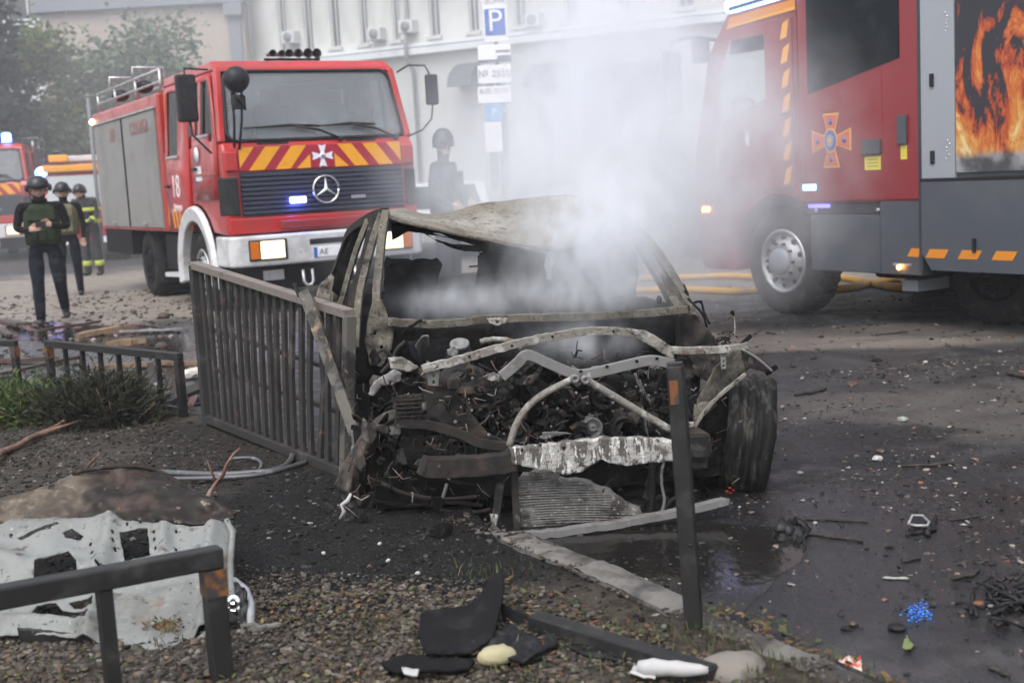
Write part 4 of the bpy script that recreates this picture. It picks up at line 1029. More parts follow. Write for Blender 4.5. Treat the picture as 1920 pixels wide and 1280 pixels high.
stw = MB(); stw.tube([(h + .045, .86 + .17 * math.cos(a), 2.09 + .06 * math.sin(a)) for a in [k * .314 for k in range(21)]], .012); stw.build('steering_wheel', M['black'], dr)
rs('swage_line', [(.1, 1.66), (1.55, 1.98), (1.55, 2.0), (.1, 1.69)], M['redd'], .022, .012, dr)
text('1', .42, M['signwhite'], dr, (h + .025, .42, 1.62), (math.pi / 2, 0, math.pi / 2)); rs('door_sticker', [(.86, 1.68), (.92, 1.68), (.92, 1.82), (.86, 1.82)], M['signwhite'], .023, .003, dr)
rs('roof_stripe', [(.60, 2.86), (1.60, 2.92), (1.60, 3.02), (.66, 2.97)], M['orange'], .003, .006, rt)
rs('stripe_edge', [(.60, 2.86), (1.60, 2.92), (1.60, 2.95), (.62, 2.89)], M['yel'], .0095, .003, rt)
for k in range(7): rs('chevron_stripe', [(1.40, 1.28 + k * .23), (1.49, 1.28 + k * .23 + .02), (1.53, 1.28 + k * .23 + .19), (1.44, 1.28 + k * .23 + .15)], M['yel'], .023, .003, dr)
MB().box(-1.15, 1.15, .1, .55, .42, .9).build('bumper', M['skirt'], rt, bevel=.05)
MB().prism([(-1.2, .5, 3.03), (1.2, .5, 3.03), (1.2, .74, 3.06), (-1.2, .74, 3.06)], (0, 0, .12)).build('beacon_bar', M['lampc'], rt, bevel=.03)
pt = bpy.data.objects.new('beacon_light', bpy.data.lights.new('beacon_light', 'POINT')); col.objects.link(pt); pt.parent = rt; pt.location = (h - .1, .35, 3.2); pt.data.energy = 14; pt.data.color = (.22, .2, 1); pt.data.shadow_soft_size = .1
MB().bar((h - .03, .62, 3.06), (h - .03, 1.6, 3.11), .03, .03).build('roof_edge_trim', M['black'], rt)
ml = MB().box(h + .12, h + .32, -.10, .02, 2.05, 2.72).build('mirror', M['black'], rt, bevel=.04, seg=3)
MB().tube([(h - .02, .40, 2.78), (h + .1, .1, 2.84), (h + .22, -.04, 2.80), (h + .22, -.04, 2.7)], .018).build('mirror_arm', M['black'], ml)
MB().box(h + .05, h + .22, .28, .40, 2.55, 2.82).build('wide_mirror', M['black'], rt, bevel=.03)
MB().box(h - .01, h + .05, .16, .24, 1.02, 1.08).build('marker_lamp', M['lampa'], rt, bevel=.01)
MB().box(h - .01, h + .03, 1.66, 1.84, 1.22, 1.28).build('side_beacon', M['lampc'], rt, bevel=.01)
# crew section
Y0, Y1 = 1.62, 3.09
MB().box(-h - .02, h + .02, Y0, Y1, 1.10, 3.45).build('crew_cab', M['red2'], rt, bevel=.03)
cw = rs('crew_window', [(1.76, 2.12), (2.88, 2.34), (2.88, 3.32), (1.76, 3.32)], M['glass'], .021, .006, rt)
rs('door_gap', [(2.66, 1.12), (2.675, 1.12), (2.675, 2.28), (2.66, 2.28)], M['redd'], .021, .002, rt)
# emblem with flared arms, blue oval, gold rims
ez, ey, S_ = 1.675, 2.05, .25
mbE = MB(); mbG = MB(); mbB = MB()
for k in range(4):
    a = k * math.pi / 2; ca, sa = math.cos(a), math.sin(a)
    def tr(P): return [(ey + (u * ca - v * sa) * S_, ez + (u * sa + v * ca) * S_) for u, v in P]
    mbG.prism([(h + .021, y, z) for y, z in tr([(-.13, .12), (.13, .12), (.42, 1), (-.42, 1)])], (.004, 0, 0))
    mbE.prism([(h + .0252, y, z) for y, z in tr([(-.10, .16), (.10, .16), (.34, .93), (-.34, .93)])], (.003, 0, 0))
    c_ = tr([(0, .68)])[0]; mbB.lathe((h + .0284, *c_), (1, 0, 0), [(.028, 0), (.028, .003), (0, .003)], 8)
emb = mbG.build('emblem', M['emb'], rt); mbE.build('emblem_arm', M['emo'], emb); mbB.build('emblem_rivet', M['emblue'], emb)
for r_, m_, o in ((.40, 'emb', .030), (.33, 'emblue', .034), (.20, 'greyp', .0385), (.09, 'emb', .043)):
    P = [(h + o, ey + math.cos(2 * math.pi * k / 24) * r_ * S_ * .88, ez + math.sin(2 * math.pi * k / 24) * r_ * S_ * 1.15) for k in range(24)]
    MB().prism(P, (.003, 0, 0)).build('emblem_oval', M[m_], emb)
for y0, y1, z0, z1, nz0 in ((2.44, 2.66, 1.53, 1.66, 1.39), (2.86, 2.96, 1.60, 1.85, 1.47)):
    hd = rs('door_handle', [(y0, z0), (y1, z0), (y1, z1), (y0, z1)], M['handle'], .021, .03, rt, .008)
    nt_ = rs('notice_label', [(y0 + .02, nz0), (y1 - .01, nz0), (y1 - .01, nz0 + .12), (y0 + .02, nz0 + .12)], M['notice'], .021, .003, rt)
    for k in range(3): rs('notice_line', [(y0 + .05, nz0 + .03 + k * .03), (y1 - .04, nz0 + .03 + k * .03), (y1 - .04, nz0 + .036 + k * .03), (y0 + .05, nz0 + .036 + k * .03)], M['signgrey'], .0242, .001, nt_)
# lower locker section in slate
MB().box(-h, h - .02, 1.70, 2.66, 1.00, 1.095).build('step_edge', M['skirt2'], rt)
for y in (1.80, 2.58): MB().lathe((h - .018, y, 1.03), (1, 0, 0), [(.02, 0), (.02, .02), (0, .02)], 10).build('step_bolt', M['alu'], rt)
MB().box(-h, h - .01, 1.72, 2.60, .46, .99).build('locker', M['skirt'], rt, bevel=.01)
MB().box(-h, h + .012, 2.62, Y1, .46, 1.17).build('locker', M['skirt'], rt, bevel=.01)
rs('lit_edge_lamp', [(1.70, 1.055), (1.98, 1.055), (1.98, 1.09), (1.70, 1.09)], M['lampv'], -.015, .01, rt)
mk = MB().box(h + .013, h + .03, 2.78, 2.98, .545, .565).build('marker_bracket', M['alu'], rt); MB().ball((h + .04, 2.86, .53), .022).build('marker_lamp', M['lampa'], mk)
# main body: grey door strip, flame pictures, slate skirt
BE = 8.6
MB().box(-h, h, Y1 + .02, BE, .62, 3.5).build('body', M['skirt'], rt)
rs('door_strip', [(Y1 + .03, 1.30), (3.47, 1.30), (3.47, 3.5), (Y1 + .03, 3.5)], M['greyp'], .002, .03, rt)
for z in (2.06, 1.42): rs('lock', [(3.22, z), (3.26, z), (3.26, z + .11), (3.22, z + .11)], M['black'], .033, .012, rt)
hr_ = random.Random(3)
for z in (2.5, 1.46):
    for k in range(6): MB().ball((h + .034, 3.40 + hr_.uniform(-.02, .02), z + k * .03), .008, 6, 4).build('rivet', M['chrome'], rt)
for a, b_ in ((3.48, 5.2), (5.24, 6.9), (6.94, 8.5)): rs('flame_picture', [(a, 1.34), (b_, 1.34), (b_, 3.5), (a, 3.5)], M['poster'], .002, .026, rt)
rs('trim_line', [(Y1 + .02, 1.275), (BE, 1.275), (BE, 1.30), (Y1 + .02, 1.30)], M['black'], .002, .045, rt)
rs('skirt', [(Y1 + .03, .66), (3.22, .52), (BE, .52), (BE, 1.272), (Y1 + .03, 1.272)], M['skirt'], .002, .04, rt)
rs('corner_seam', [(Y1 - .012, .5), (Y1 + .028, .5), (Y1 + .028, 3.45), (Y1 - .012, 3.45)], M['skirt2'], .0215, .006, rt)
rs('yellow_block', [(2.93, .625), (3.06, .625), (3.075, .70), (2.98, .70)], M['orange'], .0125, .003, rt)
for k in range(14):
    y = 3.16 + k * .34; rs('yellow_block', [(y, .625), (y + .20, .625), (y + .25, .70), (y + .05, .70)], M['orange'], .0425, .003, rt)
MB().box(h + .043, h + .06, 3.66, 3.69, .68, .8).build('latch', M['black'], rt)
MB().box(-.5, .5, .5, BE, .45, .75).build('chassis', M['chassis'], rt)
MB().box(-1.0, .6, 1.9, 2.5, .34, .448).build('tank', M['chassis'], rt, bevel=.04)
MB().box(.7, 1.1, 2.72, 2.9, .30, .40).build('chassis_plate', M['greyp'], rt)
for s in (-1, 1):
    for y in (1.3, 3.42, 6.6, 7.9): wheel(rt, (s * (h - (.03 if y < 2 else .50)), y, .53 if y < 2 else .47), s, .53 if y < 2 else .47, .32, 'alu' if y < 2 else 'chassis')
for y in (1.3, 3.42, 6.6, 7.9): MB().cyl((-1, y, .53), (1, y, .53), .1).build('axle', M['chassis'], rt)
MB().ball((h - .3, 4.25, .42), (.16, .12, .2)).build('air_tank', M['chassis'], rt)
# ------------------------------------------------------------ people
M['skin'] = mat('skin', (.46, .28, .21), .55); M['navy'] = mat('dark_navy_cloth', (.010, .012, .019), .85, spec=.1, layers=[dict(c=(.022, .024, .033), s=9, lo=.45, hi=.7)], bump=(16, 1, .05))
M['blackc'] = mat('black_jacket_cloth', (.008, .008, .010), .8, spec=.1, layers=[dict(c=(.018, .018, .021), s=9, lo=.45, hi=.7)], bump=(16, 1, .05))
M['vest'] = mat('olive_vest_cloth', (.026, .036, .02), .85, spec=.1, layers=[dict(c=(.045, .055, .032), s=12, lo=.45, hi=.7)])
M['khaki'] = mat('khaki_cloth', (.13, .12, .065), .85, layers=[dict(c=(.09, .085, .05), s=10, lo=.45, hi=.7)])
M['helm'] = mat('dark_helmet_shell', (.014, .015, .018), .4); M['hivis'] = mat('lime_reflective_band', (.42, .46, .08), .5); M['boot'] = mat('black_boot_leather', (.012, .012, .013), .5)
M['turn'] = mat('dark_turnout_cloth', (.03, .028, .032), .85); M['bluec'] = mat('slate_blue_jacket', (.018, .022, .032), .8, spec=.1)
def person(label, loc, rz, J, mats, radii=1.0, group=None):
    """J: joint positions in the figure's own frame (faces -y). One skinned body; mats: region -> material"""
    t = thing('person', label, 'person', loc, rz, group)
    V = []; E = []; R = []; reg = []
    def v(p, r, g): V.append(Vector(p)); R.append(r * radii); reg.append(g); return len(V) - 1
    def chain(prev, items, g):
        for p, r in items:
            i = v(p, r, g); E.append((prev, i)); prev = i
        return prev
    def L(a, b, t_): return Vector(J[a]).lerp(Vector(J[b]), t_)
    pel = v(J['pelvis'], .135, 'legs')
    ch = chain(pel, [(L('pelvis', 'chest', .4), .135, ), (J['chest'], .165)], 'torso')
    nk = chain(ch, [(L('chest', 'neck', .75), .11)], 'torso'); nk = chain(nk, [(J['neck'], .058)], 'head')
    hd = Vector(J['head']); fd = Vector(J.get('face', (0, -1, -.1))).normalized()
    chain(nk, [(hd - fd * -.005 + Vector((0, 0, -.045)), .082), (hd + Vector((0, 0, .04)), .096), (hd + Vector((0, 0, .10)), .06)], 'head')
    for s in 'lr':
        k = chain(pel, [(J['hip' + s], .105), (L('hip' + s, 'knee' + s, .5), .095), (J['knee' + s], .074), (L('knee' + s, 'ank' + s, .4), .07), (J['ank' + s], .058)], 'legs')
        chain(k, [(Vector(J['ank' + s]) + Vector((0, .03, -.06)), .05), (Vector(J['toe' + s]), .04)], 'boot')
        w = chain(ch, [(J['sh' + s], .075), (L('sh' + s, 'el' + s, .5), .055), (J['el' + s], .048), (L('el' + s, 'wr' + s, .6), .042), (J['wr' + s], .033)], 'torso')
        # hand: palm and five fingers
        d = (Vector(J['ha' + s]) - Vector(J['wr' + s])).normalized(); up = Vector((0, 0, 1)); a = d.cross(up).normalized() if abs(d.z) < .95 else Vector((0, 1, 0)); b = a.cross(d)
        pm = chain(w, [(Vector(J['wr' + s]) + d * .045, .032)], 'hand')
        for q in range(4):
            o = (q - 1.5) * .019; ln = (.065, .075, .07, .055)[q]; p0 = Vector(J['wr' + s]) + d * .085 + b * o
            chain(pm, [(p0, .011), (p0 + d * ln * .5 - a * .008, .0095), (p0 + d * ln * .8 - a * .028, .008)], 'hand')
        p0 = Vector(J['wr' + s]) + d * .04 + b * .035; chain(pm, [(p0, .013), (p0 + d * .04 + b * .02, .010), (p0 + d * .065 + b * .012, .009)], 'hand')
    me = bpy.data.meshes.new('body'); me.from_pydata([tuple(p) for p in V], E, []); me.update()
    o = bpy.data.objects.new('body', me); col.objects.link(o)
    md = o.modifiers.new('k', 'SKIN'); md.use_smooth_shade = True
    for i, sv in enumerate(me.skin_vertices[0].data): sv.radius = (R[i], R[i] * (.72 if reg[i] in ('torso', 'legs') and R[i] > .1 else 1)); sv.use_root = i == 0
    ss = o.modifiers.new('u', 'SUBSURF'); ss.levels = 2; ss.render_levels = 2
    dg = bpy.context.evaluated_depsgraph_get(); dg.update()
    em = bpy.data.meshes.new_from_object(o.evaluated_get(dg)); bpy.data.objects.remove(o)
    em.name = 'body'; em.materials.clear(); names = list(dict.fromkeys(mats.values()))
    for m_ in names: em.materials.append(M[m_])
    segs = [(V[a], V[b], max(R[a], R[b]), reg[b]) for a, b in E]
    for pg in em.polygons:
        c = pg.center; best = 1e9; g = 'torso'
        for a, b, r_, rg in segs:
            d = b - a; q = max(0, min(1, (c - a).dot(d) / max(d.length_squared, 1e-9))); dist = (c - (a + d * q)).length - r_ * .8
            if dist < best: best = dist; g = rg
        if g == 'head' and c.z > hd.z - .02 and (c - hd).dot(fd) < .03: g = 'hair'
        pg.material_index = names.index(mats.get(g, mats['torso'])); pg.use_smooth = True
    ob = bpy.data.objects.new('body', em); col.objects.link(ob); ob.parent = t
    # face: nose, ears, eyes, mouth
    sdv = fd.cross(Vector((0, 0, 1))).normalized(); upv = sdv.cross(fd)
    b0 = hd + fd * .078
    MB().ball(tuple(b0 + fd * .012 - upv * .01), (.013, .018, .02), 8, 6).build('nose', M['skin'], t)
    for s in (-1, 1):
        MB().ball(tuple(hd + sdv * s * .082 - upv * .005), (.012, .018, .028), 8, 6).build('ear', M['skin'], t)
        MB().ball(tuple(b0 + sdv * s * .03 + upv * .018 - fd * .006), (.011, .008, .006), 8, 6).build('eye', M['blackc'], t)
    MB().ball(tuple(b0 - upv * .05 - fd * .008), (.022, .008, .005), 8, 6).build('mouth', M['blackc'], t)
    return t, hd, fd
def helmet(t, hd, fd, m_='helm', strap=True):
    mb = MB(); R_ = .119
    vs = []; fs = []; n = 20
    for j in range(8):
        p = math.pi / 2 * j / 7 * 1.12
        for i in range(n):
            a = 2 * math.pi * i / n; x, y = math.sin(p) * math.cos(a), math.sin(p) * math.sin(a)
            low = -.03 * (1 - abs(x)) if j == 7 else 0
            vs.append((hd.x + x * R_ * .96, hd.y + y * R_ * 1.12, hd.z + .045 + R_ * math.cos(p) + low))
    for j in range(7):
        for i in range(n): fs.append((j * n + i, (j + 1) * n + i, (j + 1) * n + (i + 1) % n, j * n + (i + 1) % n))
    mb.add(vs, fs, 0, True); o = mb.build('helmet', M[m_], t, solid=.012)
    for s in (-1, 1): MB().tube([(hd.x + s * .112, hd.y + fd.y * .01, hd.z + .03), (hd.x + s * .09, hd.y + fd.y * .04, hd.z - .05), (hd.x, hd.y + fd.y * .055, hd.z - .105)], .007, 6).build('chin_strap', M['blackc'], o)
    for s in (-1, 1): MB().ball((hd.x + s * .125, hd.y, hd.z + .02), (.022, .04, .045), 10, 8).build('ear_cup', M[m_], o)
    return o
def vest(t, J, m_, z0=None, z1=None, wide=.205, deep=.15):
    c = Vector(J['chest']); p = Vector(J['pelvis']); mb = MB(); vs = []; fs = []; n = 24
    prof = [(0.02, .92, .95), (.12, .98, 1.0), (.3, 1.0, 1.02), (.5, 1.0, 1.06), (.68, .98, 1.02), (.8, .85, .9), (.88, .62, .75)]
    top = Vector(J['neck'])
    for k, a_, b_ in prof:
        q = p.lerp(top, k)
        for i in range(n):
            a = 2 * math.pi * i / n; cx, sy = math.cos(a), math.sin(a)
            e = lambda v_: math.copysign(abs(v_) ** .75, v_)
            vs.append((q.x + e(cx) * wide * a_, q.y + e(sy) * deep * b_, q.z))
    for j in range(len(prof) - 1):
        for i in range(n): fs.append((j * n + i, j * n + (i + 1) % n, (j + 1) * n + (i + 1) % n, (j + 1) * n + i))
    mb.add(vs, fs, 0, True); o = mb.build('vest', M[m_], t, solid=.012)
    for x in (-.1, 0, .1): MB().box(c.x + x - .042, c.x + x + .042, c.y - deep * 1.05 - .03, c.y - deep * .9, p.z + .06, p.z + .20).build('pouch', M[m_], o, bevel=.012)
    MB().box(c.x - .15, c.x + .15, c.y - deep * 1.07 - .012, c.y - deep * .9, c.z - .06, c.z + .09).build('front_panel', M[m_], o, bevel=.012)
    return o
STAND = dict(pelvis=(0, 0, .96), chest=(0, -.01, 1.32), neck=(0, 0, 1.52), head=(0, -.02, 1.64), hipl=(.10, 0, .92), kneel=(.12, -.02, .52), ankl=(.13, .02, .10), toel=(.15, -.14, .035), hipr=(-.10, 0, .92), kneer=(-.12, -.02, .52), ankr=(-.13, .02, .10), toer=(-.15, -.14, .035),
             shl=(.20, 0, 1.44), ell=(.26, .03, 1.16), wrl=(.26, -.05, .92), hal=(.26, -.07, .82), shr=(-.20, 0, 1.44), elr=(-.26, .03, 1.16), wrr=(-.26, -.05, .92), har=(-.26, -.07, .82))
J = dict(STAND); J.update(face=(0, -1, -.45), head=(0, -.06, 1.63), ell=(.27, -.02, 1.17), wrl=(.11, -.27, 1.19), hal=(.03, -.31, 1.23), elr=(-.27, -.02, 1.17), wrr=(-.13, -.26, 1.15), har=(-.04, -.31, 1.18),
    hipr=(-.10, 0, .92), kneer=(-.10, -.07, .53), ankr=(-.11, -.06, .10), toer=(-.12, -.22, .035), kneel=(.13, -.12, .54), ankl=(.15, .20, .20), toel=(.17, .08, .06))
p = gnd(98, 607)
t, hd, fd = person('man in black jacket and olive vest looking down at a phone while walking', (p.x, p.y, 0), math.radians(18), J, dict(head='skin', hair='blackc', torso='blackc', legs='navy', boot='boot', hand='skin'))
t.scale = (1.1, 1.06, 1.02); helmet(t, hd, fd); vest(t, J, 'vest', wide=.19, deep=.135)
MB().box(-.055, .055, -.37, -.36, 1.185, 1.255).build('held_phone', M['black'], t, bevel=.005)
o = MB().ball((0, -.05, 1.50), (.085, .08, .04)); o.build('collar', M['blackc'], t)
# a second man right behind him in a khaki vest
J2 = dict(STAND); J2.update(face=(.2, -1, 0))
p = gnd(128, 545); p = Vector((at(128, 470, 20).x, 20, 0))
t, hd, fd = person('man in khaki vest and dark helmet behind the man with the phone', p, math.radians(10), J2, dict(head='skin', hair='blackc', torso='blackc', legs='navy', boot='boot', hand='skin'))
helmet(t, hd, fd); vest(t, J2, 'khaki')
# firefighter bending forward by the back of the engine
J3 = dict(STAND); J3.update(face=(-.5, -1, -.6), chest=(-.02, -.08, 1.30), neck=(-.03, -.13, 1.48), head=(-.04, -.18, 1.58), shl=(.17, -.08, 1.42), shr=(-.23, -.10, 1.40), elr=(-.28, -.12, 1.14), wrr=(-.22, -.30, 1.02), har=(-.2, -.38, .98), ell=(.22, -.1, 1.14), wrl=(.16, -.30, 1.0), hal=(.1, -.37, .96))
p = Vector((at(173, 470, 25).x, 25, 0))
t, hd, fd = person('firefighter in dark turnout gear with lime bands beside the rear of the engine', p, math.radians(-12), J3, dict(head='skin', hair='blackc', torso='turn', legs='turn', boot='boot', hand='blackc'), 1.15)
t.scale = (1.04,) * 3; helmet(t, hd, fd)
for z, w_ in ((1.22, .235), (1.0, .225)): MB().lathe((0, -.03, z), (0, 0, 1), [(w_, 0), (w_ + .012, .01), (w_ + .012, .06), (w_, .07)], 20).build('reflective_band', M['hivis'], t)
for s in ('l', 'r'):
    k, a = Vector(J3['knee' + s]), Vector(J3['ank' + s])
    q = k.lerp(a, .55); MB().lathe(q, a - k, [(.078, 0), (.088, .01), (.088, .09), (.078, .10)], 16).build('reflective_band', M['hivis'], t)
    e_, w_ = Vector(J3['el' + s]), Vector(J3['wr' + s]); q = e_.lerp(w_, .4); MB().lathe(q, w_ - e_, [(.06, 0), (.068, .01), (.068, .05), (.06, .06)], 14).build('reflective_band', M['hivis'], t)
# man in the smoke right of the engine, turned aside
J4 = dict(STAND); J4.update(face=(.9, -.5, 0), ell=(.20, -.05, 1.16), wrl=(.14, -.25, 1.1), hal=(.08, -.33, 1.1), elr=(-.22, .03, 1.18), wrr=(-.16, -.18, 1.08), har=(-.10, -.26, 1.08))
p = Vector((at(832, 330, 13.2).x, 13.2, 0))
t, hd, fd = person('dim figure in helmet and slate jacket standing in smoke beside the engine', p, math.radians(62), J4, dict(head='skin', hair='blackc', torso='bluec', legs='bluec', boot='boot', hand='skin'), 1.12)
t.scale = (.86, .86, 1.13); helmet(t, hd, fd); vest(t, J4, 'bluec', wide=.2, deep=.16)
# ------------------------------------------------------------ railings and posts
M['rail'] = mat('dark_grey_rail_paint', (.019, .0185, .0185), .5, spec=.22, layers=[dict(c=(.048, .045, .043), s=8, lo=.5, hi=.7, r=.7), dict(c=(.09, .035, .012), s=14, lo=.68, hi=.8)], bump=(60, .2, .003))
M['railo2'] = mat('faded_rust_orange_patch', (.035, .032, .031), .6, layers=[dict(c=(.16, .052, .010), s=13, lo=.46, hi=.56)])
M['railo'] = mat('worn_orange_band', (.20, .072, .014), .6, layers=[dict(c=(.035, .03, .028), s=16, lo=.42, hi=.58)])
M['railb'] = mat('scorched_rail_metal', (.033, .031, .030), .75, spec=.2, layers=[dict(c=(.085, .077, .069), s=7, lo=.52, hi=.72), dict(c=(.022, .02, .018), s=5, lo=.52, hi=.7), dict(c=(.16, .09, .05), s=11, lo=.62, hi=.78)], bump=(70, .3, .004))
M['railt2'] = mat('mottled_scorched_tube', (.10, .092, .08), .75, spec=.25, layers=[dict(c=(.03, .028, .027), s=6, lo=.48, hi=.6), dict(c=(.26, .19, .12), s=4.5, lo=.58, hi=.68), dict(c=(.16, .155, .145), s=25, lo=.6, hi=.7)], bump=(70, .3, .004))
M['railb2'] = M['railt2']
M['railt'] = mat('ashy_top_rail', (.16, .135, .12), .75, layers=[dict(c=(.09, .08, .07), s=9, lo=.5, hi=.7)], bump=(70, .3, .004))
# tall scorched railing pushed over along the kerb
A0 = gnd(392, 810, .03); B0 = gnd(648, 905, .03)
A1 = at(364, 497, A0.y + .08); B1 = at(655, 588, B0.y - .02)
tr = thing('tall_railing', 'tall scorched railing of flat pickets leaning between the bed and the burnt car', 'railing', (A0.x, A0.y, 0), 0, None)
MB().bar(A1, B1, .06, .045).build('top_rail', M['railt'], tr, world=True, bevel=.004)
A0b = A0.lerp(A1, .085); B0b = B0.lerp(B1, .06)
MB().bar(A0b, B0b, .05, .05).build('bottom_rail', M['railb'], tr, world=True, bevel=.004)
kr = random.Random(12); N = 19
for k in range(N + 1):
    f = k / N; f2 = f + kr.uniform(-.003, .003)
    if k == 0: MB().bar(A0, A1, .06, .05, (B1 - A1)).build('end_post', M['railb'], tr, world=True, bevel=.004); continue
    if k == N: MB().bar(B0, B1 + Vector((0, 0, -.01)), .055, .05, (B1 - A1)).build('end_post', M['railb2'] if 'railb2' in M else M['railb'], tr, world=True, bevel=.004); continue
    lo = A0b.lerp(B0b, f2); hi = A1.lerp(B1, f) - Vector((0, 0, .02))
    bend = Vector((kr.uniform(-.005, .005), kr.uniform(-.005, .005), 0)) * (1 + 3 * (f > .65))
    mid = lo.lerp(hi, .5) + bend; w_ = .040
    mb = MB(); mb.bar(lo, mid, w_, .02, (B1 - A1).cross(Vector((0, 0, 1)))); mb.bar(mid, hi, w_, .02, (B1 - A1).cross(Vector((0, 0, 1))))
    mb.build('picket', M['railb'], tr, world=True)
for f in (.38, .62):
    MB().bar(A0.lerp(A1, f) + Vector((.03, .05, 0)), B0.lerp(B1, f) + Vector((.03, .05, 0)), .025, .018).build('cross_rail', M['railb'], tr, world=True)
# loose post leaning on it
ba_ = at(668, 818, 5.95); bb_ = at(572, 548, 6.38)
lp = thing('leaning_post', 'scorched square metal post fallen against the tall railing', 'post', (ba_.x, ba_.y, 0))
MB().bar(ba_ - Vector((.0, 0, .0)), bb_, .055, .055, (0, -1, 0), w1=.062, h1=.06).build('tube', M['railt2'] if 'railt2' in M else M['railb'], lp, world=True, bevel=.005)
MB().bar(bb_ + Vector((-.03, 0, -.02)), bb_ + Vector((-.05, 0, .05)), .012, .06, (0, -1, 0)).build('torn_end', M['railb'], lp, world=True)
# low railing behind the juniper
def low_rail(label, L0, L1, zt0, zt1, n, w, col_band, name='low_railing', band0=True, band1=False, bottom=True, group='low grey railings round the bed', m='rail'):
    t = thing(name, label, 'railing', (L0.x, L0.y, 0), 0, group)
    T0 = Vector((L0.x, L0.y, zt0)); T1 = Vector((L1.x, L1.y, zt1)); d = (L1 - L0).normalized()
    MB().bar(T0 - d * w * .5, T1 + d * w * .5, w, w).build('top_rail', M[m], t, world=True, bevel=.005)
    for P, T, bd in ((L0, T0, band0), (L1, T1, band1)):
        ps = MB().bar(Vector((P.x, P.y, 0)), T - Vector((0, 0, w * .51)), w, w, d).build('end_post', M[m], t, world=True, bevel=.005)
        if bd: MB().bar(T - Vector((0, 0, w * .52)), T - Vector((0, 0, w * .52 + .085)), w + .005, w + .005, d).build('orange_band', M['railo'], ps, world=True)
    for k in range(1, n + 1):
        f = k / (n + 1); P = L0.lerp(L1, f); T = T0.lerp(T1, f)
        MB().bar(Vector((P.x, P.y, .12 if bottom else 0)), T - Vector((0, 0, w * .51)), w * .62, w * .5, d).build('baluster', M[m], t, world=True)
    if bottom: MB().bar(Vector((L0.x, L0.y, .115)) + d * w * .5, Vector((L1.x, L1.y, .115)) - d * w * .5, w * .8, w * .6).build('bottom_rail', M[m], t, world=True)
    return t
L1 = gnd(346, 800); L1 = Vector((L1.x, L1.y)); L0 = gnd(102, 757); L0 = Vector((L0.x, L0.y))
low_rail('low grey railing with orange band behind the green juniper', L0.to_3d(), L1.to_3d(), at(100, 643, L0.y).z, at(346, 668, L1.y).z, 6, .05, True)
K1 = gnd(36, 735); K0 = K1 + Vector((-1.7, .75, 0))
low_rail('end of a low railing with orange band at the left edge', K1, K0, at(36, 643, K1.y).z, at(36, 643, K1.y).z + .03, 4, .05, True, band0=True)
# railing close to the camera at the lower left
F1 = at(396, 1045, 3.66); F0 = at(-60, 1130, 3.30); dF = (F1 - F0)
t = thing('low_railing', 'blurred grey railing close to the camera in front of the torn bonnet', 'railing', (F1.x, F1.y, 0), 0, 'low grey railings round the bed')
dn = dF.normalized()
MB().bar(F0, F1 + dn * .03, .062, .062).build('top_rail', M['rail'], t, world=True, bevel=.006)
ps = MB().bar((F1.x, F1.y, 0), F1 - Vector((0, 0, .032)), .062, .062, dn).build('end_post', M['rail'], t, world=True, bevel=.006)
MB().bar(F1 - Vector((0, 0, .033)), F1 - Vector((0, 0, .115)), .066, .066, dn).build('orange_band', M['railo'], ps, world=True)
for px in (196, 8):
    f = (at(px, 1100, 3.5).x - F0.x) / dF.x; P = F0 + dF * f
    MB().bar((P.x, P.y, 0), P - Vector((0, 0, .032)), .05, .04, dn).build('baluster', M['rail'], t, world=True)
# lone leaning post in front of the wreck
Pb = gnd(1305, 1208, .0); Pt = at(1266, 684, Pb.y + .03)
t = thing('bollard_post', 'lone dark leaning post with an orange band in front of the wreck', 'post', (Pb.x, Pb.y, 0))
ps = MB().bar(Pb - Vector((0, 0, .05)), Pt, .055, .055, (1, -.3, 0), w1=.052, h1=.052).build('shaft', M['rail'], t, world=True, bevel=.006)
dd = (Pb - Pt).normalized(); MB().bar(Pt + dd * .045 + Vector((-.013, -.026, 0)), Pt + dd * .12 + Vector((-.013, -.026, 0)), .026, .004, (0, -1, 0)).build('orange_patch', M['railo2'], ps, world=True)
MB().ball(tuple(Pb.lerp(Pt, .37) + Vector((0, -.03, 0))), .006, 8, 6).build('bolt_hole', M['black'], ps, world=True)
MB().bar(Pt - dd * .001, Pt - dd * .008, .045, .045, (1, -.3, 0)).build('cap', M['rail'], ps, world=True)
# fallen rail lying across the bed
Ra = gnd(1000, 1165, .09); Rb = gnd(1335, 1268, .06)
t = thing('fallen_rail', 'dark square rail lying on the soil below the kerb', 'rail', (Ra.x, Ra.y, 0))
MB().bar(Ra, Rb, .062, .062).build('tube', M['rail'], t, world=True, bevel=.006)
dr_ = (Rb - Ra).normalized(); MB().bar(Rb, Rb + dr_ * .006, .05, .05)  .build('open_end', M['rail'], t, world=True)

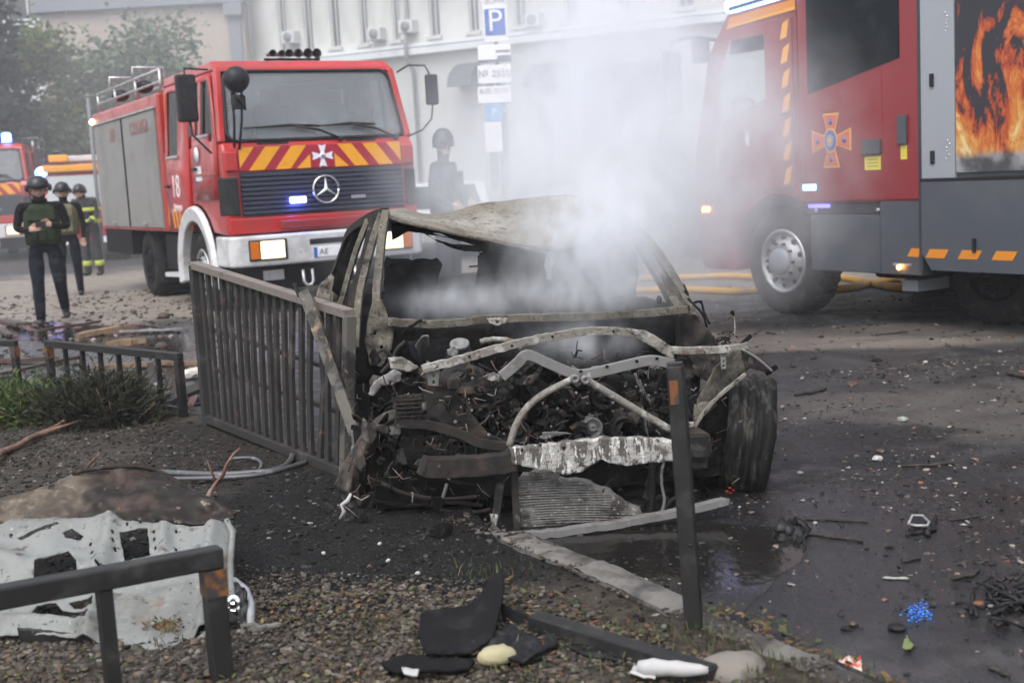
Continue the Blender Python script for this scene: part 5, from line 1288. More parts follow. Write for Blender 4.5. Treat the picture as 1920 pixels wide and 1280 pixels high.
# ------------------------------------------------------------ torn bonnet lying in the bed
M['prim'] = mat('grey_white_bonnet_primer', (.20, .207, .198), .6, spec=.3, layers=[dict(c=(.145, .148, .14), s=3.5, lo=.45, hi=.65), dict(c=(.08, .07, .06), s=16, lo=.58, hi=.70), dict(c=(.12, .085, .055), s=5, lo=.58, hi=.74), dict(c=(.05, .045, .04), s=48, lo=.62, hi=.68), dict(c=(.33, .33, .32), s=30, lo=.66, hi=.72)], bump=(28, .3, .004))
M['rustd2'] = mat('black_brown_edge', (.02, .015, .013), .7, spec=.2, layers=[dict(c=(.07, .045, .033), s=22, lo=.5, hi=.65)])
def rust_material():
    m, nt, b = _new('burnt_brown_bonnet_skin'); co = _coord(nt); sp = nt.nodes.new('ShaderNodeSeparateXYZ'); nt.links.new(co, sp.inputs[0])
    n = _noise(nt, co, 5, 5, .6); n2 = _noise(nt, co, 22, 5, .65)
    f = _range(nt, _math(nt, 'ADD', sp.outputs[0], _math(nt, 'MULTIPLY', _math(nt, 'SUBTRACT', n, .5), .5)), -.30, -.12)
    n4 = _noise(nt, co, 11, 6, .7); tn = _mix(nt, _range(nt, n4, .42, .6), (.06, .047, .036), (.125, .10, .074)); c = _mix(nt, f, tn, _mix(nt, _range(nt, n4, .5, .66), (.012, .009, .008), (.042, .027, .021))); c = _mix(nt, _range(nt, n, .52, .68, 0, .6), c, (.085, .058, .044))
    c = _mix(nt, _range(nt, n2, .63, .69), c, (.24, .20, .16)); b.inputs['Specular IOR Level'].default_value = .25; c = _mix(nt, _range(nt, n2, .36, .3), c, (.03, .02, .017))
    nt.links.new(c, b.inputs['Base Color']); b.inputs['Roughness'].default_value = .55
    bn = nt.nodes.new('ShaderNodeBump'); bn.inputs['Strength'].default_value = .4; bn.inputs['Distance'].default_value = .006; nt.links.new(n2, bn.inputs['Height']); nt.links.new(bn.outputs[0], b.inputs['Normal'])
    return m
M['rust'] = rust_material()
def bp_(px, py, bump=0):
    """lies back from the camera: front edge near the ground, rear edge raised"""
    f = max(0, min(1.2, (1225 - py) / 340.0)); Y = 3.94 + 1.08 * f - .00012 * (px - 200)
    p = at(px, py, Y); return p
bh = thing('car_bonnet', 'torn car bonnet lying inner side up, grey white with a burnt brown edge', 'car bonnet', (-1.55, 4.4, 0))
hole = [[(92, 1050), (128, 1032), (150, 1060), (150, 1092), (60, 1098), (70, 1060)], [(225, 1000), (278, 993), (282, 1042), (232, 1048)], [(118, 1000), (135, 990), (157, 1003), (150, 1010), (122, 1008)],
        [(70, 1135), (104, 1128), (118, 1145), (170, 1150), (172, 1178), (140, 1172), (60, 1150)], [(128, 1128), (176, 1120), (178, 1142), (140, 1142)],
        [(30, 1008), (108, 978), (112, 984), (40, 1012)]]
for x, y in ((214, 1004), (214, 1018), (216, 1032), (290, 1000), (291, 1014), (293, 1030), (330, 995), (360, 1100), (330, 1030), (60, 1000), (20, 1002), (95, 990), (170, 1020), (180, 1060), (190, 1072), (175, 1040), (240, 985), (265, 982), (340, 1200), (280, 1202)):
    r_ = 4.2 if x > 200 else 5; hole.append([(x + r_ * math.cos(a) * .7, y + r_ * math.sin(a)) for a in (0, 1.05, 2.1, 3.14, 4.19, 5.24)])
OUT = [(-40, 1000), (10, 975), (62, 975), (110, 968), (130, 972), (205, 965), (232, 978), (300, 985), (380, 985), (428, 972), (438, 985), (430, 1005), (427, 1060), (433, 1130), (420, 1150), (380, 1180), (336, 1226), (210, 1208), (120, 1194), (30, 1190), (-40, 1196)]
def bs(u, v):
    p = bp_(u, v)
    r1 = math.exp(-((v - (1060 + .12 * (u - 60))) / 16) ** 2) * (u < 190) ; r2 = math.exp(-((u - 205 + .2 * (v - 1000)) / 14) ** 2); r3 = math.exp(-((u - 308) / 12) ** 2) * (v < 1070); r4 = math.exp(-((v - 1165 - .06 * u) / 10) ** 2) * (u < 190)
    r5 = math.exp(-((v - 1110 + .25 * (u - 330)) / 9) ** 2) * (u > 215); r6 = math.exp(-((u - 395 + .1 * (v - 1000)) / 9) ** 2)
    p = p + Vector((0, -.22, .3)).normalized() * (.042 * (r1 + .8 * r2 + .7 * r3 + .9 * r4 + .5 * r5 + .6 * r6) + .020 * nz(u / 60, v / 60) + .007 * nz(u / 24, v / 24, 4) + .0025 * nz(u / 9, v / 9, 6))
    if u > 405: p = p + Vector((0, .0012 * (u - 405), -.001 * (u - 405)))
    return p
sheet(OUT, hole, 6, bs, .8, 4).build('inner_frame', M['prim'], bh, world=True, solid=.006)
TOP = [(-60, 985), (-30, 955), (0, 940), (60, 930), (112, 902), (130, 893), (150, 888), (190, 882), (250, 879), (290, 888), (340, 918), (400, 950), (434, 968), (436, 980), (380, 992), (300, 992), (235, 986), (205, 975), (120, 980), (20, 990)]
def ts(u, v):
    f = max(0, (985 - v) / 105); p = at(u, v, 4.72 + .34 * f - .00012 * (u - 200)) + Vector((0, .05, 0))
    return p + Vector((0, -.5, .3)) * (.05 * nz(u / 55, v / 38, 2) + .05 * math.exp(-((v - 935 - .12 * (u - 150)) / 9) ** 2) * (u < 220) + .07 * abs(nz(u / 48, v / 30, 11)) + .05 * math.exp(-((v - 905 - .3 * (u - 250)) / 7) ** 2) * (u > 200) + .012 * nz(u / 18, v / 18, 6))
sheet(TOP, [[(84, 917), (96, 914), (98, 926), (86, 928)]], 8, ts, 1.2, 9).build('outer_skin', M['rust'], bh, world=True, solid=.006)
MB().tube([at(x, y, 5.02 - .3 * max(0, (y - 890)) / 90) + Vector((0, .05, 0)) for x, y in ((128, 892), (150, 887), (190, 881), (250, 878), (290, 887), (340, 917), (400, 949), (436, 970))], .010, 6).build('rolled_edge', M['rustd2'], bh, world=True)
# dark sheet in place of the shadow gap under the panel
UN = [(20, 1188), (200, 1205), (340, 1222), (420, 1150), (440, 1175), (385, 1205), (345, 1235), (200, 1230), (30, 1232)]
sheet(UN, [], 10, lambda u, v: at(u, v, 4.0) + Vector((0, .06, 0)), 1, 2).build('shadow_gap_sheet', M['rail'], bh, world=True, solid=.008)
ed = [at(x, y, Y) for x, y, Y in ((425, 975, 4.72), (436, 1000, 4.66), (432, 1060, 4.44), (436, 1130, 4.22), (422, 1158, 4.13), (385, 1190, 4.03), (338, 1228, 3.92))]
MB().tube(ed, .012, 8).build('rolled_edge', M['prim'], bh, world=True)
MB().path([at(300, 1232, 3.9), at(310, 1262, 3.84), at(322, 1258, 3.84)], .045, .012).build('hinge_bracket', M['railb'], bh, world=True)

mb = MB()
for _ in range(150):
    x, y = rnd.gauss(312, 17), rnd.gauss(1174, 6); p = bs(x, y) + Vector((0, -.014, .012)); a = rnd.uniform(0, 6.28); s_ = rnd.uniform(.005, .014); d = Vector((math.cos(a), math.sin(a) * .5, rnd.uniform(-.2, .8))) * s_; e = Vector((-math.sin(a), .3, math.cos(a))) * s_ * .4
    mb.add([p - d, p + e, p + d, p - e], [(0, 1, 2), (0, 2, 3)])
o = mb.build('leaf_tuft', M['litter']); tag(o, 'tuft of green leaves fallen on the torn bonnet', 'leaves'); o['kind'] = 'stuff'
# chromed lamp debris at its right end
hp = gnd(455, 1170, .05); lamp = thing('broken_headlamp', 'broken chrome headlamp with white bracket at the bonnet corner', 'headlamp', hp)
def lw(px, py, Y): return at(px, py, Y - .30)
for k in range(4): MB().lathe(lw(437, 1128 + k * 13, 4.42), (0, -1, 0.2), [(.0, -.03), (.026, -.02), (.022, 0), (.0, -.012)], 14).build('reflector', M['chrome'], lamp, world=True)
MB().tube([lw(440, 1085, 4.6), lw(462, 1105, 4.52), lw(471, 1135, 4.45), lw(470, 1175, 4.34), lw(478, 1182, 4.32)], [.008, .012, .016, .014, .01], 8).build('housing_rim', M['alu'], lamp, world=True)
sheet([(440, 1090), (462, 1108), (468, 1170), (444, 1172)], [], 6, lambda u, v: lw(u, v, 4.47 - .0009 * (v - 1090)) + Vector((0, .03 * nz(u / 9, v / 9), 0)), .6).build('housing', M['black'], lamp, world=True, solid=.01)
sheet([(452, 1172), (476, 1165), (486, 1172), (524, 1166), (527, 1172), (500, 1180), (466, 1190), (453, 1188)], [[(458, 1174), (468, 1174), (466, 1180), (457, 1180)]], 5, lambda u, v: lw(u, v, 4.32) + Vector((0, 0, .004 * nz(u / 8, v / 8))), .4).build('bracket', M['prim'], lamp, world=True, solid=.012)

# black felt mat, crumpled
M['felt'] = mat('black_felt_sheet', (.010, .010, .011), .95, spec=.1, layers=[dict(c=(.02, .02, .021), s=11, lo=.5, hi=.7)], bump=(160, .4, .003))
M['rubberm'] = mat('black_rubber_scrap', (.009, .009, .010), .6, spec=.2, layers=[dict(c=(.045, .043, .042), s=13, lo=.55, hi=.72)], bump=(60, .4, .004))
c0 = gnd(860, 1215, .05); fm = thing('felt_mat', 'crumpled black felt sheet lying on the gravel beside the fallen rail', 'mat', c0)
A = [(790, 1165), (830, 1150), (905, 1158), (945, 1128), (950, 1165), (925, 1210), (880, 1235), (800, 1236), (785, 1205)]
def fs_(u, v):
    g_ = gnd(u, v, .07); hgt = .10 * math.exp(-((u - 938) / 42) ** 2 - ((v - 1150) / 40) ** 2)
    return g_ + Vector((0, hgt * .35, hgt + .012 * nz(u / 40, v / 25) + .02))
sheet(A, [], 8, fs_, 1, 3).build('sheet', M['felt'], fm, world=True, solid=.008)
B = [(938, 1128), (990, 1142), (1030, 1158), (1006, 1205), (985, 1200), (960, 1180), (946, 1165)]
sheet(B, [], 7, lambda u, v: at(u, v, 4.02 - .001 * (v - 1130)) + Vector((0, -.06 * math.sin((u - 938) / 92 * 2.4), .0)), 1, 5).build('fold', M['felt'], fm, world=True, solid=.01)
C_ = [(715, 1245), (745, 1232), (800, 1232), (890, 1240), (880, 1252), (800, 1258), (740, 1258)]
sheet(C_, [], 8, lambda u, v: gnd(u, v, .072) + Vector((0, 0, .01 * nz(u / 30, v / 15))), 1, 7).build('flap', M['felt'], fm, world=True, solid=.012)
D_ = [(880, 1215), (925, 1190), (960, 1180), (1010, 1205), (1040, 1195), (1045, 1215), (1000, 1240), (960, 1245), (930, 1225)]
sheet(D_, [], 8, lambda u, v: gnd(u, v, .075) + Vector((0, 0, .02 * nz(u / 25, v / 15) + .01)), 1, 8).build('underside', M['rubberm'], fm, world=True, solid=.012)
sc1 = thing('rubber_strip', 'flat black strip lying under the fallen rail', 'strip', gnd(1110, 1225, .06))
sheet([(1062, 1212), (1090, 1205), (1180, 1225), (1160, 1238), (1100, 1230)], [], 8, lambda u, v: gnd(u, v, .068) + Vector((0, 0, .006 * nz(u / 20, v / 10))), 1, 8).build('strip', M['rubberm'], sc1, world=True, solid=.01)

def lump(name, label, cat, px, py, size, m_, z=0.0, seed=1, sub=3, group=None, smooth=True, rz=0):
    p = gnd(px, py, z); t = thing(name, label, cat, p, rz, group)
    mb = MB(); mb.rock((0, 0, size[2] * .6), size, seed, 0, sub, smooth)
    mb.v = [(x + .12 * size[0] * nz(x / size[0] * 2, y / size[1] * 2, seed + 3), y + .12 * size[1] * nz(y / size[1] * 2, z_ / size[2] * 2, seed), z_ + .15 * size[2] * nz(x / size[0] * 2.5, z_ / size[2] * 2, seed)) for x, y, z_ in mb.v]
    mb.build({'stone': 'rock', 'foam': 'chunk'}.get(cat, 'piece'), m_, t)
    return t
M['foam'] = mat('pale_yellow_foam', (.35, .315, .19), .9, layers=[dict(c=(.36, .30, .15), s=14, lo=.55, hi=.7)], bump=(70, .5, .006))
M['stone'] = mat('brownish_boulder_stone', (.17, .15, .13), .8, layers=[dict(c=(.08, .07, .06), s=8, lo=.5, hi=.7)], bump=(50, .4, .01))
M['paper'] = mat('dirty_white_paper', (.38, .378, .375), .8, layers=[dict(c=(.40, .38, .35), s=9, lo=.56, hi=.72)])
lump('foam_chunk', 'pale yellow foam chunk beside the black felt sheet', 'foam', 926, 1238, (.05, .032, .028), M['foam'], .075, 3)
lump('foam_chunk', 'small cream foam crumb left of the yellow chunk', 'foam', 890, 1222, (.014, .014, .012), M['foam'], .075, 5, 2)
lump('boulder', 'rounded grey stone at the end of the fallen rail', 'stone', 1382, 1274, (.085, .06, .05), M['stone'], .02, 7)
lump('boulder', 'flat pale stone right of the lone post', 'stone', 1345, 1207, (.035, .03, .02), M['stone'], .03, 9, 2)
# rolled white paper and a folded sheet under it
t = thing('paper_roll', 'crumpled white paper roll lying beside the fallen rail', 'paper', gnd(1250, 1258, .07))
a, b = gnd(1196, 1249, .09), gnd(1328, 1256, .09); pp = [a.lerp(b, k / 9) + Vector((0, .004 * nz(k * 1.3), .006 * nz(k * 1.7, 3))) for k in range(10)]
MB().tube(pp, [.018, .024, .026, .025, .022, .024, .022, .019, .016, .010], 9).build('roll', M['paper'], t, world=True)
t = thing('paper_sheet', 'folded white paper under the crumpled paper roll', 'paper', gnd(1205, 1262, .06))
sheet([(1180, 1262), (1188, 1246), (1232, 1258), (1228, 1270), (1200, 1266)], [], 6, lambda u, v: gnd(u, v, .075) + Vector((0, 0, .01 * nz(u / 16, v / 8))), .5).build('sheet', M['paper'], t, world=True, solid=.002)
t = thing('paper_scrap', 'small white card scrap at the edge of the felt sheet', 'paper', gnd(768, 1258, .08))
sheet([(753, 1250), (757, 1262), (782, 1266), (786, 1256), (770, 1253)], [], 5, lambda u, v: gnd(u, v, .095) + Vector((0, 0, .004 * nz(u / 10, v / 6))), .4).build('scrap', M['paper'], t, world=True, solid=.006)
# snack wrapper on the kerb foot
m, nt, b_ = _new('red_snack_wrapper'); co = _coord(nt)
c = _mix(nt, _range(nt, _noise(nt, co, 22, 3), .48, .53), (.42, .07, .035), (.60, .50, .42)); c = _mix(nt, _range(nt, _noise(nt, co, 46, 3), .58, .63), c, (.35, .02, .02)); nt.links.new(c, b_.inputs['Base Color']); b_.inputs['Roughness'].default_value = .3; M['wrap'] = m
t = thing('snack_wrapper', 'crumpled orange red snack wrapper at the bottom edge of the road', 'wrapper', gnd(1588, 1262, 0))
sheet([(1553, 1262), (1575, 1250), (1614, 1243), (1619, 1285), (1590, 1288), (1560, 1285)], [], 5, lambda u, v: gnd(u, v, .012) + Vector((0, 0, .022 + .02 * nz(u / 14, v / 10))), .5).build('film', M['wrap'], t, world=True, solid=.003)
lump('foam_chunk', 'pale crumb beside the snack wrapper', 'foam', 1533, 1255, (.02, .014, .012), M['foam'], .0, 15, 2)
# green leaf on the wet road
M['leafg'] = mat('pale_green_leaf', (.14, .17, .06), .55)
t = thing('fallen_leaf', 'pale green leaf on the wet road near the snack wrapper', 'leaf', gnd(1703, 1213, 0))
sheet([(1692, 1220), (1696, 1205), (1702, 1197), (1706, 1208), (1714, 1214), (1708, 1222), (1698, 1224)], [], 4, lambda u, v: gnd(u, v, .004) + Vector((0, 0, .012 + .010 * nz(u / 9, v / 7))), 0).build('blade', M['leafg'], t, world=True, solid=.0015)
MB().tube([gnd(1702, 1197, .01), gnd(1699, 1190, .02)], .002, 5).build('stalk', M['leafg'], t, world=True)

# charred things on the road
M['char'] = mat('charred_plastic', (.009, .009, .010), .5, spec=.25, layers=[dict(c=(.035, .034, .034), s=18, lo=.5, hi=.7)], bump=(60, .5, .006))
t = thing('charred_box', 'charred black car part standing in the puddle', 'debris', gnd(1485, 1018, 0))
mb = sheet([(1455, 985), (1475, 976), (1500, 976), (1514, 990), (1512, 1005), (1490, 1020), (1462, 1022), (1456, 1005)], [], 5, lambda u, v: at(u, v, 5.02 - .002 * (v - 976)) + Vector((0, .04 * nz(u / 14, v / 12), 0)), .8)
mb.build('shell', M['char'], t, world=True, solid=.05)
MB().tube([at(x, y, 4.93) for x, y in ((1488, 1020), (1503, 1012), (1513, 1000), (1511, 988), (1503, 980))], .006, 6).build('rim', M['alu2'] if 'alu2' in M else M['railb'], t, world=True)
M['wood'] = mat('charred_stick_wood', (.02, .017, .015), .85, layers=[dict(c=(.055, .045, .038), s=20, lo=.5, hi=.7)])
M['woodb'] = mat('splintered_board_wood', (.20, .13, .075), .8, layers=[dict(c=(.09, .055, .035), s=9, lo=.5, hi=.7), dict(c=(.30, .23, .15), s=15, lo=.6, hi=.75)])
M['woodd'] = mat('dark_wet_board', (.05, .032, .024), .5, layers=[dict(c=(.12, .07, .045), s=9, lo=.5, hi=.7)])
M['scrapm'] = mat('grey_metal_scrap', (.3, .3, .29), .5, .4, layers=[dict(c=(.1, .09, .08), s=14, lo=.5, hi=.7)])
def stick(label, pts, r, m_='wood', cat='stick', name='stick', group='sticks and scraps on the road', z=None):
    P = [gnd(x, y, r * .9 if z is None else z) for x, y in pts]; t = thing(name, label, cat, P[0], 0, group)
    d = []; 
    for i, p in enumerate(P): d.append(p)
    # extra points for a crooked line
    Q = [d[0]]
    for a, b in zip(d, d[1:]): Q += [a.lerp(b, .35) + Vector((rnd.uniform(-1, 1), rnd.uniform(-1, 1), 0)) * r, a.lerp(b, .7) + Vector((rnd.uniform(-1, 1), rnd.uniform(-1, 1), .3)) * r, b]
    MB().tube(Q, [r * rnd.uniform(.7, 1.1) for _ in Q], 6).build('shaft', M[m_], t, world=True); return t
stick('long thin black stick pointing right from the charred part', [(1510, 972), (1560, 974), (1628, 978)], .006)
stick('black stick lying right of the charred part in the puddle', [(1516, 1000), (1560, 1006), (1618, 1014)], .007)
stick('dark stick on the grey road right of the wreck', [(1490, 740), (1520, 736), (1548, 727)], .013)
stick('thin curved twig beside the pale frame scrap', [(1782, 975), (1808, 972), (1840, 966)], .005)
stick('black stick above the blue shards', [(1690, 1052), (1725, 1046)], .006); stick('short black stick near the right edge of the road', [(1785, 1083), (1820, 1078), (1835, 1070)], .008)
stick('dark bent strip above the green leaf at right', [(1855, 1250), (1875, 1258), (1895, 1266)], .007)
stick('charred lath in the middle of the road', [(1690, 873), (1740, 872), (1788, 868)], .009)
stick('black crooked twig by the right picture edge', [(1890, 700), (1905, 703), (1930, 708)], .016)
stick('thin black wire on the road before the right engine', [(1640, 628), (1660, 626), (1700, 622)], .008)
stick('pale stub poking out behind the torn fender', [(1428, 790), (1450, 778)], .016, 'scrapm', 'scrap', 'metal_stub')
t = thing('frame_scrap', 'pale rectangular metal frame scrap on the wet road', 'scrap', gnd(1720, 978, 0), 0, 'sticks and scraps on the road')
fr = [gnd(x, y, .03) for x, y in ((1703, 982), (1710, 966), (1730, 966), (1742, 978), (1738, 985), (1718, 985))]
MB().tube(fr + [fr[0]], .006, 6).build('rim', M['scrapm'], t, world=True); sheet([(1706, 982), (1712, 968), (1729, 968), (1739, 978), (1735, 984)], [], 5, lambda u, v: gnd(u, v, .022), .5).build('mesh', M['char'], t, world=True, solid=.01)
stick('charred hinge arm beside the pale frame scrap', [(1755, 967), (1750, 985), (1740, 1003)], .011, 'char', 'scrap', 'hinge_arm')
stick('short charred piece left of the hinge arm', [(1697, 1002), (1715, 1000), (1733, 998)], .008, 'char', 'scrap', 'charred_piece')
stick('grey flat strip on the road above the blue shards', [(1655, 1083), (1675, 1084), (1705, 1085)], .006, 'scrapm', 'scrap', 'metal_strip')
for k, (px, py, s, lab, m_) in enumerate(((1645, 862, .026, 'white plaster flake right of the wreck', 'paper'), (1693, 790, .03, 'pale crushed scrap by the dark burnt patch', 'scrapm'), (1598, 722, .04, 'brown crushed scrap on the grey road', 'woodd'), (1645, 677, .03, 'black lump on the far road', 'char'), (1735, 680, .018, 'white pebble on the far road', 'paper'),
                                     (1680, 1180, .022, 'black charred lump below the blue shards', 'char'), (1600, 1172, .016, 'rust brown scrap on the wet road', 'woodd'), (1838, 1137, .02, 'orange fragment in the black heap at right', 'railo'), (1860, 1138, .018, 'grey pebble next to the orange fragment', 'stone'),
                                     (1640, 945, .012, 'dark clod left of the frame scrap', 'char'), (1408, 962, .012, 'reddish rusty clod by the wheel', 'woodd'), (1650, 848, .02, 'dark red shard behind the plaster flake', 'woodd'), (1585, 1180, .015, 'small black clod on the wet road', 'char'))):
    lump('road_scrap', lab, 'scrap', px, py, (s * 1.3, s, s * .55), M[m_], 0, 40 + k, 2, 'sticks and scraps on the road', False)
# heap of black twigs at the right edge
t = thing('charred_heap', 'heap of black charred twigs at the right edge of the road', 'debris heap', gnd(1880, 1130, 0))
mb = MB()
for _ in range(60):
    p = gnd(rnd.gauss(1885, 35), rnd.gauss(1130, 18), .01); a = rnd.uniform(0, 6.28); L = rnd.uniform(.03, .12); e = Vector((math.cos(a), math.sin(a), rnd.uniform(-.1, .4))) * L
    mb.tube([p, p + e * .5 + Vector((0, 0, .01)), p + e], rnd.uniform(.003, .009), 5)
o = mb.build('twigs', M['char'], t, world=True); o['kind'] = 'stuff'
# blue shards
M['blue'] = mat('bright_blue', (.02, .16, .75), .25, layers=[dict(c=(.10, .38, .85), s=40, lo=.5, hi=.6)])
mb = MB()
for _ in range(150):  # small flat bright blue pieces strewn over one spot
    p = gnd(rnd.gauss(1722, 14), rnd.gauss(1147, 9.5), .002); s = rnd.uniform(.001, .0052); a = rnd.uniform(0, 6.28)
    d = Vector((math.cos(a), math.sin(a), rnd.uniform(-.3, .5))) * s; e = Vector((-math.sin(a), math.cos(a), rnd.uniform(0, .5))) * s * rnd.uniform(.5, 1)
    q = p + Vector((0, 0, s * .7)); mb.prism([q - d, q + e, q + d, q - e], (0, 0, -.0015))
o = mb.build('blue_flecks', M['blue']); tag(o, 'scatter of small bright blue shards on the wet road', 'flecks')
o['kind'] = 'stuff'

# boards and rubble on the left road
def board(label, a, b, w, h, m_, z=.03, group='broken boards on the street'):
    A_, B_ = gnd(*a, z), gnd(*b, z + rnd.uniform(0, .03)); t = thing('broken_board', label, 'board', (A_.x, A_.y, 0), 0, group)
    mb = MB(); n = 4; mids = [A_.lerp(B_, k / n) + Vector((0, 0, rnd.uniform(-.008, .008))) for k in range(n + 1)]
    for p, q in zip(mids, mids[1:]): mb.bar(p, q, w * rnd.uniform(.85, 1.05), h)
    mb.bar(B_, B_ + (B_ - A_).normalized() * w * .8, w * .6, h * .8, w1=w * .1); mb.build('plank', M[m_], t, world=True)
board('dark board lying left of the walking man', (0, 600), (42, 608), .14, .04, 'woodd'); board('thin reddish lath right of the walking man', (70, 621), (185, 602), .05, .03, 'woodd')
board('splintered light brown board behind the low railing', (148, 628), (225, 615), .16, .05, 'woodb'); board('light brown board end with splinters farther right', (208, 645), (255, 640), .16, .06, 'woodb')
board('dark plank seen over the railing at the left edge', (0, 676), (95, 672), .12, .04, 'woodd'); board('long brown lath crossing behind the railing', (0, 700), (150, 668), .05, .03, 'woodd')
board('yellowish plank behind the balusters', (175, 688), (262, 684), .09, .03, 'woodb'); board('grey lath on the wet street', (225, 622), (335, 616), .05, .02, 'scrapm'); board('brown lath in front of the tall railing', (290, 680), (385, 678), .05, .03, 'woodb')
board('splintered dark stick beside the railing post', (66, 695), (96, 710), .05, .03, 'wood'); board('charred black plank leaning behind the balusters', (280, 762), (380, 722), .18, .03, 'wood', .06)
board('curved reddish trim at the left edge of the street', (0, 615), (18, 628), .08, .03, 'woodd')
for k, (px, py, s, lab) in enumerate(((308, 597, .06, 'dark clod near the tall railing'), (303, 652, .05, 'black clod behind the low railing'), (200, 550, .04, 'reddish brick bit on the sandy street'), (140, 574, .035, 'red scrap behind the walking man'), (250, 587, .04, 'small brown clod on the sandy street'))):
    lump('clod', lab, 'rubble', px, py, (s * 1.2, s, s * .8), M['woodd'], 0, 60 + k, 2, 'rubble lumps on the street', False)
M['slab'] = mat('broken_plaster_slab', (.5, .48, .45), .8, layers=[dict(c=(.3, .28, .26), s=7, lo=.5, hi=.7)])
lump('plaster_lump', 'white plaster lump behind the right end of the low railing', 'rubble', 358, 708, (.14, .1, .06), M['slab'], 0, 71, 3, None, False)

# hoses under the right engine
M['hose'] = mat('yellow_fire_hose', (.56, .30, .04), .6, layers=[dict(c=(.35, .2, .05), s=4, lo=.5, hi=.7)])
for lab, pts in (('yellow fire hose running along the street behind the right engine', ((1180, 522), (1280, 520), (1400, 519), (1560, 541), (1680, 523), (1800, 540), (1990, 533))), ('second yellow fire hose crossing the first one', ((1160, 545), (1290, 543), (1420, 545), (1560, 520), (1700, 540), (1850, 526), (1990, 545)))):
    P = [gnd(x, y, .04) for x, y in pts]; t = thing('fire_hose', lab, 'hose', P[0], 0, 'yellow fire hoses')
    Q = []
    for i in range(len(P) - 1):
        p0, p1, p2, p3 = P[max(i - 1, 0)], P[i], P[i + 1], P[min(i + 2, len(P) - 1)]
        for k in range(8):
            u = k / 8; Q.append(.5 * ((2 * p1) + (-p0 + p2) * u + (2 * p0 - 5 * p1 + 4 * p2 - p3) * u * u + (-p0 + 3 * p1 - 3 * p2 + p3) * u ** 3))
    MB().tube(Q, .045, 8).build('hose', M['hose'], t, world=True)

# juniper and twigs in the bed
M['jun'] = islands('juniper_needles', [(0, (.02, .035, .010)), (.4, (.05, .085, .02)), (.8, (.09, .13, .03)), (1, (.15, .17, .05))], .7, .3)
M['junb'] = islands('singed_juniper_needles', [(0, (.010, .011, .008)), (.5, (.022, .027, .015)), (1, (.045, .04, .022))], .8, .3)
M['barkr'] = mat('reddish_branch_bark', (.14, .07, .05), .8, layers=[dict(c=(.22, .15, .11), s=20, lo=.5, hi=.7)])
def shrub(label, blobs, m_, seed, n):
    rr = random.Random(seed); c0 = blobs[0]; t = thing('juniper_shrub', label, 'shrub', (c0[0], c0[1], 0), 0, 'low junipers in the bed')
    mb = MB(); st = MB()
    for _ in range(n):
        x, y, z, sx, sy, sz = rr.choice(blobs); z -= .06; sz *= .72; u = Vector((rr.gauss(0, .5), rr.gauss(0, .5), rr.gauss(0, .5)))
        p = Vector((x + u.x * sx, y + u.y * sy, max(.03, z + u.z * sz))); o_ = Vector((x, y, 0)); d = (p - o_).normalized(); d = (d + Vector((rr.uniform(-.5, .5), rr.uniform(-.5, .5), rr.uniform(-.35, .18)))).normalized(); L = rr.uniform(.03, .07)
        e = d.cross(Vector((rr.gauss(0, 1), rr.gauss(0, 1), rr.gauss(0, 1)))).normalized()
        for k in range(3):
            q = p + d * L * k * .3; s = Vector((rr.uniform(-1, 1), rr.uniform(-1, 1), rr.uniform(-.6, 1))).normalized() * .7
            mb.add([q - e * .006, q + e * .006, q + (d + s).normalized() * L * .8], [(0, 1, 2)])
        if rr.random() < .012: st.tube([o_, o_.lerp(p, .5) + Vector((0, 0, -.02)), p], [.008, .006, .003], 5)
    mb.build('needles', M[m_], t, world=True); st.build('stem', M['barkr'], t, world=True)
def gp(px, py, Y): return at(px, py, Y)
c1 = gp(40, 745, 8.4); c2 = gp(-30, 760, 8.3); c3 = gp(90, 760, 8.3)
shrub('green juniper at the left edge in front of the railing', [(c1.x, c1.y, .17, .5, .3, .24), (c2.x, c2.y, .18, .45, .3, .26), (c3.x, c3.y, .15, .36, .25, .2)], 'jun', 5, 8000)
c1 = gp(165, 740, 8.1); c2 = gp(210, 745, 8.05)
shrub('singed dark juniper right of the green one', [(c1.x, c1.y, .24, .32, .25, .24), (c2.x, c2.y, .2, .28, .2, .22)], 'junb', 6, 5200)
def twig(label, pts, r, m_='barkr', cat='branch', name='fallen_branch', group=None):
    P = [at(*p) for p in pts]; t = thing(name, label, cat, P[0], 0, group)
    Q = [P[0]]
    for a, b in zip(P, P[1:]): Q += [a.lerp(b, .5) + Vector((rnd.uniform(-1, 1), rnd.uniform(-1, 1), rnd.uniform(-.5, 1))) * r * 1.2, b]
    MB().tube(Q, [r * (1 - .6 * i / len(Q)) for i in range(len(Q))], 7).build('stem', M[m_], t, world=True); return t
g5 = lambda x, y, z=.08: (x, y, gnd(x, y, z).y)
t = twig('reddish bare branch lying in the bed under the juniper', [g5(-20, 872), g5(30, 838), g5(70, 815), (120, 790, 7.9), (128, 768, 8.0)], .022)
MB().tube([at(*g5(70, 815)), at(*g5(115, 800, .1)), at(*g5(160, 786, .12))], [.016, .012, .008], 6).build('stem', M['barkr'], t, world=True)
t = twig('upright bare twig beside the bonnet', [g5(385, 940), (405, 905, 5.9), (425, 870, 5.85), (450, 840, 5.9)], .012)
MB().tube([at(405, 905, 5.9), at(395, 880, 5.9), at(388, 862, 5.9)], [.007, .005, .003], 5).build('stem', M['barkr'], t, world=True)
twig('thin dark twig left of the trim strips', [g5(160, 880), (180, 858, 6.5), (186, 848, 6.6)], .008)
